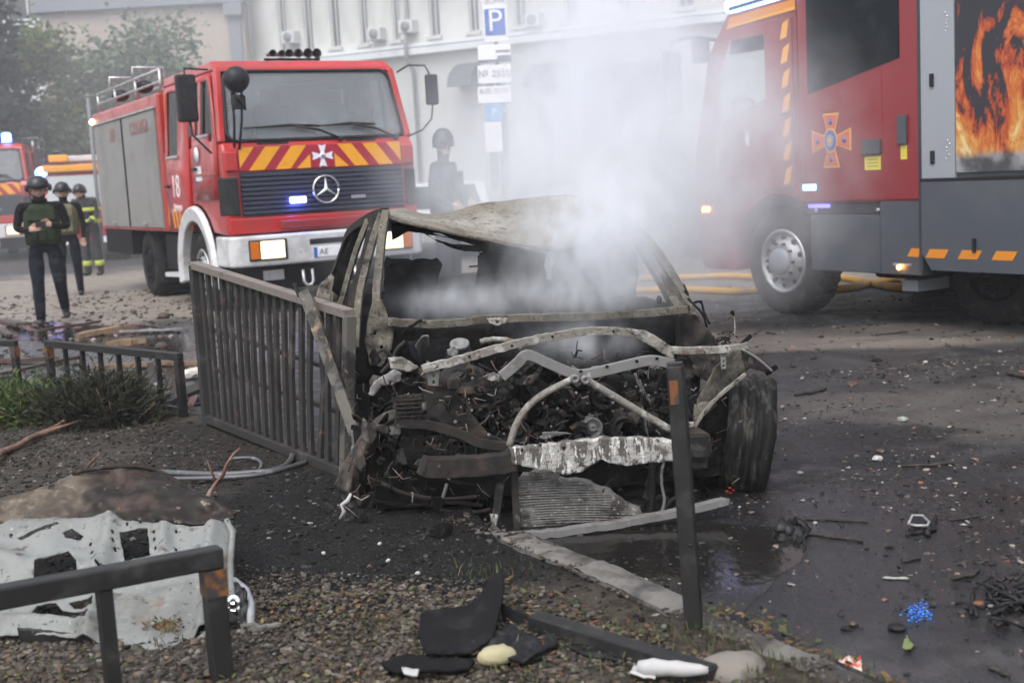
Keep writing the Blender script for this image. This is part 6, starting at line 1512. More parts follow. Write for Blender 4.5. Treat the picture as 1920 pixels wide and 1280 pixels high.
# bent trim strips and cable in the ash
M['trim'] = mat('grey_rubber_trim', (.075, .075, .08), .4, layers=[dict(c=(.18, .18, .19), s=10, lo=.55, hi=.7)])
for lab, pts, r in (('bent black trim strip curving along the foot of the tall railing', ((190, 876), (300, 885), (400, 889), (470, 886), (520, 880), (545, 862), (550, 840)), .016), ('long trim strip lying over the first one', ((200, 893), (310, 897), (420, 895), (490, 889), (540, 876), (575, 865)), .012),
                    ('looped black cable in the ash', ((430, 860), (470, 858), (490, 868), (480, 885), (440, 892), (400, 890)), .01)):
    P = [gnd(x, y, .085) for x, y in pts]; t = thing('trim_strip', lab, 'trim strip', P[0], 0, 'loose trim in the ash')
    Q = []
    for i in range(len(P) - 1):
        p0, p1, p2, p3 = P[max(i - 1, 0)], P[i], P[i + 1], P[min(i + 2, len(P) - 1)]
        for k in range(5):
            u = k / 5; Q.append(.5 * ((2 * p1) + (-p0 + p2) * u + (2 * p0 - 5 * p1 + 4 * p2 - p3) * u * u + (-p0 + 3 * p1 - 3 * p2 + p3) * u ** 3))
    Q.append(P[-1]); MB().tube(Q, r, 7).build('strip', M['trim'], t, world=True)
# ------------------------------------------------------------ the burnt car
CO = Vector((.235, 5.30, 0)); CY = math.radians(10); CA = Vector((-math.sin(CY), math.cos(CY), 0)); CX = Vector((math.cos(CY), math.sin(CY), 0))
def w(px, py, D):
    d = ray(px, py); return CAM + d * ((CO + CA * D - CAM).dot(CA) / d.dot(CA))
def wl_(pts, D=None): return [w(p[0], p[1], D if D is not None else p[2]) for p in pts]
car = thing('burnt_car', 'burnt out car wreck with stripped nose and sagging roof, smoking inside', 'car', CO, CY)
M['ash'] = mat('ashy_burnt_steel', (.125, .112, .090), .8, spec=.2, layers=[dict(c=(.065, .06, .05), s=9, lo=.40, hi=.65), dict(c=(.19, .175, .148), s=24, lo=.50, hi=.72), dict(c=(.04, .036, .032), s=46, lo=.55, hi=.66), dict(c=(.16, .08, .04), s=9, lo=.62, hi=.74), dict(c=(.018, .017, .016), s=5, lo=.62, hi=.72)], bump=(75, .9, .008))
M['roofm'] = mat('bleached_roof_steel', (.185, .168, .138), .8, spec=.2, layers=[dict(c=(.28, .265, .235), s=3, lo=.45, hi=.65), dict(c=(.12, .097, .075), s=5, lo=.54, hi=.7), dict(c=(.06, .045, .035), s=15, lo=.58, hi=.68), dict(c=(.09, .08, .07), s=36, lo=.55, hi=.64)], bump=(45, .9, .01))
M['rustd'] = mat('dark_rusty_steel', (.028, .0245, .0225), .85, spec=.2, layers=[dict(c=(.055, .041, .034), s=8, lo=.5, hi=.68), dict(c=(.02, .018, .017), s=6, lo=.48, hi=.64), dict(c=(.13, .12, .105), s=22, lo=.62, hi=.72)], bump=(60, .5, .006))
M['soot'] = mat('black_soot', (.006, .006, .006), .95, spec=.08, layers=[dict(c=(.018, .017, .016), s=14, lo=.5, hi=.68)], bump=(60, .5, .006))
M['sootm'] = mat('sooty_metal', (.011, .0105, .010), .6, spec=.25, layers=[dict(c=(.045, .042, .04), s=16, lo=.52, hi=.68), dict(c=(.07, .04, .028), s=10, lo=.58, hi=.7)], bump=(60, .4, .004))
M['whash'] = mat('white_flaking_ash_metal', (.36, .345, .325), .85, layers=[dict(c=(.10, .09, .08), s=16, lo=.46, hi=.54, st=(1.6, 1, .6)), dict(c=(.58, .57, .55), s=26, lo=.54, hi=.60, st=(1.8, 1, .5)), dict(c=(.05, .045, .04), s=24, lo=.60, hi=.66)], bump=(60, 1, .012))
M['cream'] = mat('cream_bleached_steel', (.20, .185, .162), .75, spec=.25, layers=[dict(c=(.36, .345, .32), s=13, lo=.52, hi=.62), dict(c=(.09, .08, .07), s=37, lo=.54, hi=.68), dict(c=(.13, .09, .07), s=11, lo=.56, hi=.66), dict(c=(.03, .028, .026), s=21, lo=.62, hi=.68)], bump=(85, .9, .008))
M['alub'] = mat('dull_burnt_aluminium', (.19, .185, .18), .6, .3, layers=[dict(c=(.14, .13, .12), s=9, lo=.5, hi=.68), dict(c=(.40, .39, .38), s=24, lo=.6, hi=.7)], bump=(50, .3, .003))
M['fin'] = mat('burnt_radiator_fins', (.19, .18, .17), .8, layers=[dict(c=(.06, .05, .045), s=9, lo=.48, hi=.62), dict(c=(.17, .10, .075), s=5, lo=.56, hi=.7), dict(c=(.42, .40, .37), s=60, lo=.58, hi=.66)], bump=(140, .9, .006))
M['seatm'] = mat('charred_seat', (.009, .009, .011), .9, spec=.1, layers=[dict(c=(.03, .03, .032), s=9, lo=.5, hi=.7)])
M['wirem'] = islands('burnt_wire', [(0, (.012, .011, .010)), (.5, (.04, .032, .027)), (.75, (.09, .05, .035)), (.92, (.14, .13, .12)), (1, (.3, .29, .27))], .7, .25)
M['clut'] = islands('burnt_engine_pieces', [(0, (.005, .005, .005)), (.55, (.014, .013, .012)), (.8, (.035, .032, .03)), (.92, (.06, .04, .03)), (1, (.15, .145, .14))], .7, .25)
M['wingm'] = mat('scorched_wing_steel', (.06, .05, .043), .7, spec=.25, layers=[dict(c=(.15, .135, .115), s=9, lo=.5, hi=.64), dict(c=(.02, .018, .017), s=14, lo=.5, hi=.62), dict(c=(.10, .055, .035), s=22, lo=.6, hi=.7)], bump=(60, .7, .006))
M['ember'] = mat('red_plastic_shard', (.28, .03, .015), .5)
M['foldm'] = mat('charred_folded_panel', (.010, .010, .0095), .75, spec=.2, layers=[dict(c=(.06, .056, .05), s=5, lo=.5, hi=.66, st=(4, 4, .8)), dict(c=(.10, .095, .085), s=30, lo=.66, hi=.74)], bump=(40, .6, .008))
def part(mb, name, m_, parent=car, **k): return mb.build(name, M[m_], parent, world=True, **k)
def gridsurf(rows, nu, nv, fn=None):
    """rows of points -> smooth grid"""
    R_ = len(rows); C_ = len(rows[0])
    def cat(a, b, c, d, t): return .5 * ((2 * b) + (c - a) * t + (2 * a - 5 * b + 4 * c - d) * t * t + (3 * b - a - 3 * c + d) * t ** 3)
    def along(P, s):
        n = len(P) - 1; x = min(s * n, n - 1e-6); i = int(x); t = x - i
        return cat(P[max(i - 1, 0)], P[i], P[i + 1], P[min(i + 2, n)], t)
    vs = []; fs = []
    for j in range(nv + 1):
        for i in range(nu + 1):
            col_ = [along(r, i / nu) for r in rows]; p = along(col_, j / nv)
            if fn: p = p + fn(i / nu, j / nv, p)
            vs.append(p)
    for j in range(nv):
        for i in range(nu):
            a = j * (nu + 1) + i; fs.append((a, a + 1, a + nu + 2, a + nu + 1))
    return MB().add(vs, fs, 0, True)
# roof
r0 = wl_([(722, 399), (742, 410), (800, 424), (860, 437), (930, 451), (1000, 465), (1060, 462), (1110, 440), (1152, 406)], 1.85)
r1 = wl_([(693, 409), (745, 394), (800, 404), (845, 401), (890, 391), (940, 383), (1000, 377), (1072, 371), (1135, 392)], 2.55)
r2 = wl_([(662, 430), (742, 400), (800, 407), (845, 404), (890, 395), (940, 387), (1000, 381), (1068, 375), (1118, 396)], 3.2)
r3 = wl_([(645, 458), (735, 432), (800, 428), (845, 424), (890, 418), (940, 412), (1000, 408), (1060, 408), (1105, 425)], 3.75)
cr = lambda u, v, p: Vector((0, 0, .022 * nz(p.x * 3.2, p.y * 3.2, 2) - .030 * max(0, .28 - abs(nz(p.x * 2.6 + 3, p.y * 2.6))) + .004 * nz(p.x * 17, p.y * 17)))
part(gridsurf([r0, r1, r2, r3], 60, 24, cr), 'roof', 'roofm', solid=.006)
hd_ = [p + Vector((0, -.012, -.008)) for p in r0]
def smooth(P, k=5):
    Q = []
    for i in range(len(P) - 1):
        p0, p1, p2, p3 = P[max(i - 1, 0)], P[i], P[i + 1], P[min(i + 2, len(P) - 1)]
        for q in range(k):
            u = q / k; Q.append(.5 * ((2 * p1) + (-p0 + p2) * u + (2 * p0 - 5 * p1 + 4 * p2 - p3) * u * u + (-p0 + 3 * p1 - 3 * p2 + p3) * u ** 3))
    return Q + [P[-1]]
def strip(pts, wd, th, m_, name, par=car, D=None, up=(0, 0, 1), k=4, jit=.0):
    P = smooth(wl_(pts, D), k)
    if jit: P = [p + Vector((rnd.uniform(-jit, jit), rnd.uniform(-jit, jit), rnd.uniform(-jit, jit))) for p in P]
    mb = MB(); n = len(P); vs = []; fs = []
    for i, p in enumerate(P):
        d = (P[min(i + 1, n - 1)] - P[max(i - 1, 0)]).normalized(); a = d.cross(Vector(up)).normalized(); b = a.cross(d)
        for q, r in ((-1, -1), (1, -1), (1, 1), (-1, 1)): vs.append(p + a * q * th / 2 + b * r * wd / 2)
    for i in range(n - 1):
        for q in range(4): fs.append((i * 4 + q, i * 4 + (q + 1) % 4, i * 4 + 4 + (q + 1) % 4, i * 4 + 4 + q))
    fs += [(0, 1, 2, 3), (n * 4 - 1, n * 4 - 2, n * 4 - 3, n * 4 - 4)]
    return part(mb.add(vs, fs), name, m_, par, bevel=min(wd, th) * .08)
def wtube(pts, r, m_, name, par=car, D=None, k=5, n=8, jit=0):
    P = smooth(wl_(pts, D), k)
    if jit: P = [p + Vector((rnd.uniform(-jit, jit), rnd.uniform(-jit, jit), rnd.uniform(-jit, jit))) for p in P]
    return part(MB().tube(P, r, n), name, m_, par)
def wsheet(out, m_, name, D, holes=(), par=car, th=.006, step=7, amp=.01, jag=.8, seed=2, fold=None):
    def sf(u, v):
        d = D(u, v) if callable(D) else D
        p = w(u, v, d) + CA * (amp * nz(u / 22, v / 22, seed) + amp * .4 * nz(u / 7, v / 7, seed))
        return p
    return part(sheet(out, list(holes), step, sf, jag, seed), name, m_, par, solid=th)
P = smooth(hd_, 4); mb = MB(); mb.tube(P, .011, 6); part(mb, 'header_rail', 'ash')
hl_ = wsheet([(733, 416), (790, 427), (860, 442), (940, 457), (1012, 467), (990, 472), (920, 472), (872, 471), (842, 463), (815, 450), (795, 438), (765, 434), (735, 450)], 'soot', 'roof_lining', 2.0, [[(800, 440), (826, 443), (890, 459), (850, 458), (815, 449)], [(812, 437), (824, 437), (842, 445), (825, 442)]], amp=.02)
# left pillars
strip([(724, 399, 1.85), (717, 440, 1.72), (711, 500, 1.52), (706, 560, 1.32), (712, 612, 1.18)], .042, .05, 'ash', 'windscreen_pillar', up=(1, 0, 0))
strip([(716, 403, 1.9), (700, 450, 1.82), (684, 510, 1.7), (672, 570, 1.55), (667, 655, 1.35)], .038, .04, 'ash', 'door_frame', up=(1, 0, 0))
strip([(690, 413, 2.45), (668, 470, 2.35), (650, 530, 2.25), (636, 580, 2.2)], .03, .04, 'ash', 'door_frame', up=(1, 0, 0))
strip([(722, 398, 1.87), (693, 409, 2.5), (657, 436, 3.2), (642, 475, 3.5), (622, 526, 3.75)], .045, .05, 'rustd', 'roof_rail', up=(1, 0, 0))
strip([(705, 408, 2.2), (690, 470, 2.1), (664, 560, 2.05), (650, 640, 2.0)], .06, .06, 'rustd', 'middle_pillar', up=(1, 0, 0))
wsheet([(660, 440), (690, 418), (664, 490), (640, 560), (622, 545), (630, 500)], 'soot', 'dark_interior_sheet', 3.05)  # dark sheet standing in for the shaded cabin behind the side opening
wsheet([(700, 556), (716, 562), (730, 600), (738, 622), (734, 655), (716, 688), (694, 684), (684, 640), (690, 600)], 'ash', 'hinge_pillar', lambda u, v: 1.12 + .0012 * (720 - u), [[(700, 620), (706, 620), (706, 628), (700, 628)], [(712, 648), (717, 646), (718, 654), (712, 655)]], amp=.03)
wsheet([(590, 562), (600, 532), (622, 514), (636, 535), (640, 560), (652, 588), (620, 580)], 'roofm', 'rear_quarter_panel', 3.4, amp=.05)
# windscreen base, firewall, interior
strip([(728, 602), (800, 607), (870, 603), (932, 597), (1000, 595), (1100, 592), (1200, 588), (1288, 579)], .038, .06, 'ash', 'cowl', D=1.05, k=5, jit=.003)
wsheet([(912, 596), (952, 596), (948, 606), (934, 611), (918, 606)], 'cream', 'cowl_bracket', 1.0, [[(929, 600), (936, 600), (936, 606), (929, 606)]], step=4, amp=.004)
wsheet([(728, 612), (800, 614), (932, 606), (1100, 600), (1292, 586), (1318, 680), (1300, 800), (1000, 830), (760, 800), (735, 690)], 'soot', 'firewall', 1.22, amp=.04, step=14)
wsheet([(765, 640), (842, 634), (850, 668), (790, 680), (770, 668)], 'seatm', 'bulkhead_plate', 1.0, amp=.01)
def rr_px(x0, y0, x1, y1, r=14): return rrect(x0, x1, y0, y1, r, 4)
st1 = wsheet(rr_px(722, 487, 821, 640), 'seatm', 'seat_back', 2.2, th=.12, amp=.02, step=14)
st2 = wsheet(rr_px(896, 470, 1020, 640), 'seatm', 'seat_back', 2.15, th=.12, amp=.02, step=14)
st3 = wsheet(rr_px(1040, 462, 1190, 630), 'seatm', 'seat_back', 2.25, th=.12, amp=.02, step=14)
wtube([(880, 500, 2.15), (905, 498, 2.1)], .006, 'rustd', 'seat_lever')
# right pillars
strip([(1148, 402, 1.95), (1192, 450, 1.72), (1232, 512, 1.45), (1258, 560, 1.25), (1272, 582, 1.15)], .045, .06, 'ash', 'windscreen_pillar', up=(1, 0, 0))
strip([(1160, 404, 2.0), (1212, 450, 1.8), (1256, 512, 1.55), (1288, 570, 1.3), (1302, 600, 1.2)], .05, .05, 'ash', 'door_frame', up=(1, 0, 0))
wsheet([(1240, 515), (1258, 520), (1290, 575), (1286, 586), (1262, 580), (1250, 548)], 'ash', 'pillar_gusset', 1.22, amp=.012)
wsheet([(1280, 585), (1304, 590), (1330, 618), (1345, 645), (1350, 672), (1336, 720), (1300, 700), (1282, 650)], 'rustd', 'hinge_pillar', lambda u, v: 1.1 - .001 * (u - 1300), amp=.04)
strip([(1205, 560, 1.6), (1235, 570, 1.45), (1290, 578, 1.2)], .03, .03, 'rustd', 'dash_frame')
part(MB().ball(tuple(w(1236, 562, 1.2)), (.016, .014, .024), 8, 6), 'column_stub', 'soot')
# nose: upper panel, brace, beams
up_ = strip([(792, 692), (850, 677), (920, 657), (1000, 637), (1060, 626), (1120, 620), (1180, 623), (1216, 634), (1240, 650), (1258, 664)], .034, .035, 'cream', 'upper_crossmember', D=.12, k=7, jit=.0028)
wsheet([(1172, 616), (1212, 620), (1236, 634), (1258, 648), (1264, 674), (1250, 668), (1226, 652), (1204, 640)], 'cream', 'torn_flap', .07, amp=.02, par=up_)
for x, y in ((880, 668), (960, 648), (1036, 631), (1150, 621)): part(MB().ball(tuple(w(x, y, .10)), (.006, .004, .005), 8, 6), 'bolt_hole', 'soot', up_)
strip([(1252, 658), (1300, 656), (1350, 656), (1402, 646)], .032, .03, 'cream', 'upper_crossmember', D=.1, jit=.003)
vb = strip([(940, 706), (968, 682), (988, 665), (1020, 677), (1056, 693), (1085, 702), (1120, 697), (1180, 683), (1222, 675), (1262, 682)], .044, .03, 'alub', 'lower_brace', D=.05, k=4)
for x, y in ((1089, 696), (1138, 687), (1194, 677), (1232, 672)): part(MB().ball(tuple(w(x, y, .03)), (.008, .006, .006), 8, 6), 'bolt_hole', 'soot', vb)
wsheet([(905, 705), (925, 698), (945, 706), (940, 716), (915, 712)], 'whash', 'bracket_scrap', .1, amp=.02, step=4)
wtube([(1080, 708), (1058, 718), (1020, 738), (990, 762), (968, 795), (955, 835)], .0155, 'ash2', 'brace_tube', D=.02) if 'ash2' in M else wtube([(1080, 708), (1058, 718), (1020, 738), (990, 762), (968, 795), (955, 835)], .0155, 'cream', 'brace_tube', D=.02)
wtube([(1092, 708), (1130, 730), (1190, 766), (1258, 806)], .0165, 'cream', 'brace_tube', D=.02)
for x, y in ((1078, 710), (1098, 712)): part(MB().lathe(w(x, y, .0), -CA, [(.02, -.01), (.02, .006), (.008, .006), (.008, -.004), (0, -.004)], 12), 'brace_eye', 'alub', car)
cb = wsheet([(955, 838), (1020, 832), (1072, 826), (1130, 819), (1200, 819), (1258, 823), (1264, 840), (1262, 862), (1215, 864), (1172, 872), (1135, 864), (1124, 857), (1085, 884), (1050, 887), (1020, 878), (985, 873), (960, 867)], 'whash', 'crash_beam', -.05, [[(975, 840), (980, 839), (980, 845), (975, 846)], [(1052, 836), (1058, 835), (1058, 841), (1052, 842)]], th=.05, amp=.004, step=6, jag=1.0)
strip([(790, 873), (850, 874), (910, 872), (968, 862)], .085, .07, 'rustd', 'crash_beam', D=-.03, jit=.004)
part(MB().box(.40, .60, -.06, .2, .38, .55), 'beam_end', 'sootm') if False else MB().box(.44, .60, -.08, .2, .26, .365).build('beam_end', M['sootm'], car, bevel=.01)
wsheet([(1262, 822), (1332, 820), (1334, 846), (1262, 842)], 'alub', 'beam_flange', -.05, [[(1275, 828), (1284, 828), (1284, 834), (1275, 834)], [(1300, 828), (1308, 828), (1308, 834), (1300, 834)]], amp=.006, step=5)
wsheet([(1264, 850), (1330, 848), (1326, 878), (1268, 880)], 'rustd', 'beam_flange', -.04, amp=.01, step=6)
# radiator: core sheet and rows of fins
rd_ = wsheet([(968, 896), (1005, 880), (1035, 880), (1052, 894), (1105, 902), (1140, 915), (1170, 938), (1200, 950), (1215, 985), (1120, 998), (976, 1000)], 'fin', 'radiator', .06, th=.03, amp=.02, step=8, jag=1.5)
mb = MB()
for r_ in range(24):
    y = 888 + r_ * 4.7; x0 = 972; x1 = 1000 + min(215, (r_ + 1) * 26) * (1 if r_ > 2 else .4)
    pts = [(x, y - (x - 970) * .02 + rnd.uniform(-1, 1) - 3 * math.sin((x - 970) / 70.)) for x in np.linspace(x0, min(x1, 1205), 9)]
    pts = [p for p in pts if inpoly(p[0], p[1], [(968, 896), (1005, 880), (1035, 880), (1052, 894), (1105, 902), (1140, 915), (1170, 938), (1200, 950), (1215, 985), (1120, 998), (976, 1000)])]
    if len(pts) > 1: mb.path([w(x, y_, .035) for x, y_ in pts], .012, .006)
o = part(mb, 'radiator_fins', 'fin', rd_); o['kind'] = 'stuff'
strip([(893, 999), (925, 1006), (960, 1005), (1030, 999), (1100, 990), (1180, 977), (1265, 961), (1330, 946), (1360, 938)], .028, .05, 'alub', 'lower_lip', D=-.14, k=5, jit=.003)
strip([(938, 905), (932, 950), (924, 1000)], .035, .03, 'sootm', 'radiator_support', D=-.02, up=(1, 0, 0)); strip([(965, 880), (966, 930), (970, 1000)], .03, .03, 'rustd', 'radiator_support', D=0, up=(1, 0, 0))
wsheet([(918, 962), (934, 965), (930, 985), (946, 1002), (910, 1000), (922, 985)], 'whash', 'support_foot', -.06, amp=.015, step=5)
wtube([(1244, 866), (1240, 900), (1246, 935), (1240, 965)], .007, 'alub', 'drive_chain', D=.0, jit=.002); wtube([(1225, 868), (1222, 920), (1218, 960)], .02, 'sootm', 'radiator_support', D=.05)
wtube([(1246, 960), (1256, 940), (1275, 930), (1290, 945), (1296, 965)], .012, 'sootm', 'hose_stub', D=.05)
wsheet([(1150, 985), (1165, 975), (1195, 968), (1215, 978), (1180, 985)], 'cream', 'melted_puddle', -.05, amp=.02, step=4)
# left front corner
wsheet([(785, 690), (826, 696), (842, 722), (880, 770), (915, 812), (950, 828), (962, 850), (905, 842), (870, 815), (850, 800), (800, 798), (765, 792), (770, 775), (795, 770), (792, 730)], 'rustd', 'inner_wing', lambda u, v: .35 - .0015 * (u - 790), [[(835, 760), (846, 758), (848, 768), (838, 770)]], amp=.03)
strip([(740, 792), (800, 796), (860, 812), (900, 830), (958, 838)], .04, .03, 'rustd', 'wing_stay', D=.12)
wsheet([(690, 738), (700, 716), (738, 692), (752, 698), (752, 712), (735, 722), (716, 722), (700, 742)], 'alub', 'lamp_bracket', .18, [[(730, 714), (736, 713), (736, 718), (731, 719)]], amp=.012, step=5)
wsheet([(728, 670), (752, 668), (786, 688), (772, 697), (752, 694), (732, 690)], 'cream', 'wing_corner', .25, amp=.02, step=5)
pp_ = wsheet([(800, 676), (824, 686), (822, 724), (803, 722)], 'alub', 'perforated_plate', .14, [[(810 + dx + 3.2 * math.cos(a), y + 4 * math.sin(a)) for a in (0, 1.05, 2.1, 3.14, 4.19, 5.24)] for dx, y in ((3, 692), (3, 704), (3, 716))], amp=.004, step=4, jag=0)
gb = MB()
for k in range(6): gb.bar(w(742, 742 + k * 8, .1), w(792, 739 + k * 8, .1), .008, .005)
for k in range(4): gb.bar(w(744 + k * 15, 738, .11), w(743 + k * 15, 786, .11), .008, .01)
part(gb, 'lamp_control_grid', 'rustd'); wsheet([(744, 742), (792, 740), (791, 783), (742, 785)], 'sootm', 'lamp_control_back', .14, step=8)
_pp = [(631, 912), (648, 868), (677, 818), (705, 786), (742, 768), (798, 755)]
ro1 = [w(x, y, d) for (x, y), d in zip(_pp, (.5, .47, .42, .36, .3, .26))]
ro2 = [w(x + q, y + r, d) for (x, y), q, r, d in zip(_pp, (21, 16, 13, 11, 8, 2), (13, 12, 14, 14, 12, 11), (.42, .40, .36, .30, .24, .2))]
ro3 = [w(x + q, y + r, d) for (x, y), q, r, d in zip(_pp, (37, 30, 27, 23, 16, 4), (23, 24, 24, 24, 22, 19), (.50, .48, .44, .38, .32, .28))]
part(gridsurf([ro1, ro2, ro3], 30, 8, lambda u, v, p: Vector((0, .012 * nz(p.x * 14, p.z * 14), .006 * nz(p.x * 30, p.z * 30)))), 'front_wing', 'wingm', solid=.006)
wtube([(630, 908, .55), (648, 868, .5), (678, 818, .45), (706, 786, .4), (742, 768, .35), (800, 756, .3)], .007, 'ash', 'arch_edge')
wtube([(648, 910, .5), (664, 868, .46), (690, 826, .42), (716, 798, .4), (748, 782, .35)], .012, 'rustd', 'arch_edge')
wsheet([(630, 908), (655, 862), (690, 812), (742, 772), (752, 784), (708, 830), (692, 880), (702, 950), (690, 968), (664, 962), (645, 940)], 'foldm', 'arch_liner', lambda u, v: .5 - .001 * (u - 640), amp=.04)
wsheet([(662, 880), (690, 850), (700, 880), (706, 930), (696, 958), (670, 950)], 'rustd', 'wing_scrap', .42, amp=.03)
def cwheel(x, y, z, s, r=.21):
    c = (x, y, z); t = MB().lathe(c, (s, 0, 0), [(.06, -.02), (r * .7, -.03), (r * .9, -.05), (r, 0), (r, .01), (r * .93, -.01), (r * .9, -.16), (r, -.18), (r * .95, -.19), (r * .8, -.15), (.05, -.1)], 28).build('wheel', M['soot'], car)
    for k in range(5):
        a = k * 1.2566 + .3; MB().bar((x + s * .0, y + math.cos(a) * .04, z + math.sin(a) * .04), (x, y + math.cos(a) * r * .88, z + math.sin(a) * r * .88), .05, .03, (1, 0, 0)).build('spoke', M['alub'], t)
    MB().lathe((x - s * .06, y, z), (s, 0, 0), [(0, 0), (.14, 0), (.14, .02), (.07, .03), (0, .05)], 24).build('brake_disc', M['rustd'], t)
cwheel(-.90, .60, .20, -1); cwheel(.84, .70, .20, 1); cwheel(-.80, 3.3, .22, -1); cwheel(.80, 3.3, .22, 1)
mb = MB()
for _ in range(46):
    a = rnd.uniform(0, 6.28); r_ = rnd.uniform(.14, .26); p = Vector((-.82 + rnd.uniform(-.02, .08), .50 + math.cos(a) * r_, max(.03, .25 + math.sin(a) * r_))); q = p + Vector((rnd.uniform(-.05, .05), rnd.uniform(-.12, .0), rnd.uniform(-.1, .06))); mb.tube([p, p.lerp(q, .5) + Vector((0, 0, .01)), q], rnd.uniform(.003, .010), 5)
o = mb.build('tyre_wires', M['soot'], car); o['kind'] = 'stuff'
for pts, r_, m_ in (([(715, 905), (760, 925), (830, 935), (900, 930)], .009, 'rustd'), ([(700, 940), (770, 948), (850, 942), (905, 948)], .011, 'soot'), ([(820, 955), (870, 962), (920, 955)], .010, 'rustd'), ([(740, 865), (790, 880), (850, 905), (910, 910)], .012, 'soot'), ([(830, 935), (840, 900), (850, 880)], .008, 'alub')):
    wtube(pts, r_, m_, 'suspension_arm', D=.2)
# right front corner
wsheet([(1300, 806), (1310, 772), (1342, 740), (1402, 692), (1394, 668), (1386, 652), (1362, 664), (1338, 690), (1322, 720), (1308, 750)], 'ash', 'front_wing', lambda u, v: .12 + .001 * (u - 1300), amp=.018)
strip([(1302, 800), (1320, 772), (1345, 745), (1398, 700)], .012, .02, 'cream', 'wing_edge', D=.08)
tc_ = w(1404, 818, .42); tax = (CX * .93 - CA * .34 + Vector((0, 0, -.20))).normalized()
tp_ = [(.17, -.105), (.25, -.112), (.283, -.10), (.296, -.08)]
for g_ in (-.055, -.018, .02, .058): tp_ += [(.300, g_ - .012), (.286, g_ - .006), (.286, g_ + .004), (.301, g_ + .009)]
tp_ += [(.296, .085), (.28, .104), (.25, .112), (.17, .10), (.13, .06), (.05, .05), (0, .05)]
tm_ = MB().lathe(tc_, tax, tp_, 64)
for i_, p_ in enumerate(tm_.v):
    q_ = Vector(p_); dv = q_ - tc_; k_ = 1 + .05 * nz(q_.x * 6, q_.y * 6, q_.z * 6) + .02 * nz(q_.x * 25, q_.y * 25, q_.z * 25); q_ = tc_ + dv * k_
    q_.x += -.10 * max(0, dv.z - .05); q_.z = max(q_.z, .004); tm_.v[i_] = tuple(q_)
part(tm_, 'tyre', 'foldm')
wsheet([(1318, 760), (1360, 730), (1376, 740), (1362, 820), (1380, 890), (1400, 935), (1330, 945), (1318, 880)], 'soot', 'wheel_well', .5, amp=.03, step=10)
wsheet([(1388, 652), (1402, 656), (1428, 674), (1452, 692), (1446, 702), (1424, 694), (1406, 690), (1396, 692)], 'rustd', 'lamp_pod', .1, [[(1404, 668), (1414, 674), (1412, 684), (1402, 680)]], amp=.015, step=4)
wtube([(1392, 655), (1420, 672), (1448, 696)], .006, 'alub', 'lamp_rim', D=.07); wtube([(1436, 700), (1446, 694), (1456, 686)], .012, 'soot', 'melted_tip', D=.08)
wtube([(1384, 650), (1396, 640), (1408, 629)], .010, 'soot', 'melted_plastic', D=.1)
wtube([(1377, 640), (1378, 618), (1377, 596), (1373, 588)], .004, 'cream', 'bent_rod', D=.12); part(MB().ball(tuple(w(1373, 586, .12)), .010, 8, 6), 'rod_end', 'soot')
for pts in (((1290, 560, .9), (1305, 575, .85), (1318, 590, .8), (1325, 612, .7)), ((1300, 568, .9), (1314, 566, .88), (1320, 585, .8), (1330, 606, .7)), ((1282, 534, 1.2), (1290, 552, 1.0), (1284, 545, 1.0))): wtube(pts, .006, 'soot', 'burnt_cable')
part(MB().ball(tuple(w(1314, 566, .88)), .009, 8, 6), 'cable_end', 'soot')
mb = MB()
for _ in range(26):
    x, y = rnd.uniform(1335, 1378), rnd.uniform(622, 648); P_ = [w(x + rnd.uniform(-12, 12) * q, y + rnd.uniform(-9, 7) * q, .18 + rnd.uniform(-.03, .05)) for q in (0, .5, 1)]; mb.tube(P_, rnd.uniform(.0015, .004), 5)
o = part(mb, 'burnt_wiring', 'rustd'); o['kind'] = 'stuff'
wsheet([(1262, 672), (1292, 670), (1300, 700), (1290, 740), (1302, 800), (1296, 818), (1276, 816), (1268, 740)], 'sootm', 'lamp_carrier', .15, [[(1276, 690), (1286, 690), (1286, 704), (1276, 704)]], amp=.02)
pq = wsheet([(1350, 660), (1362, 662), (1362, 692), (1352, 694)], 'alub', 'perforated_plate', .1, [[(1356 + 2.4 * math.cos(a), y + 2.6 * math.sin(a)) for a in (0, 1.05, 2.1, 3.14, 4.19, 5.24)] for y in (668, 677, 686)], amp=.003, step=4, jag=0)
wsheet([(1282, 792), (1300, 790), (1302, 806), (1284, 808)], 'whash', 'clip', .1, step=4); wsheet([(1302, 758), (1340, 748), (1345, 760), (1322, 778), (1300, 790)], 'ash', 'wing_stay', .1, amp=.02)
for x, y in ((1368, 914), (1374, 918), (1362, 920), (1370, 924)): part(MB().rock(tuple(w(x, y, .2)), (.010, .008, .004), int(x)), 'red_shard', 'ember')
# engine bay
MB().box(-.40, .46, .50, 1.0, .22, .55).build('engine_block', M['soot'], car, bevel=.03)
MB().rock((.15, .75, .5), (.34, .26, .17), 5, 0, 3, False).build('engine_head', M['soot'], car)
def pulley(px, py, D, r, m_='sootm', name='pulley'):
    c = w(px, py, D); o = part(MB().lathe(c, -CA, [(0, -.06), (r, -.06), (r, -.02), (r * .9, -.012), (r, -.004), (r, .006), (r * .82, .008), (r * .74, -.008), (r * .45, -.008), (r * .38, .012), (r * .18, .014), (0, .004)], 26), name, m_); return o
pulley(1111, 802, .22, .047, 'alub'); pulley(1170, 806, .24, .062); pulley(972, 808, .26, .052, 'rustd'); pulley(1132, 744, .32, .06); pulley(1040, 790, .34, .05)
wtube([(1070, 805), (1085, 796), (1100, 800)], .016, 'sootm', 'tensioner_arm', D=.2); wsheet([(1010, 820), (1020, 810), (1045, 808), (1070, 812), (1040, 818), (1020, 824)], 'alub', 'molten_aluminium', .15, amp=.02, step=4)
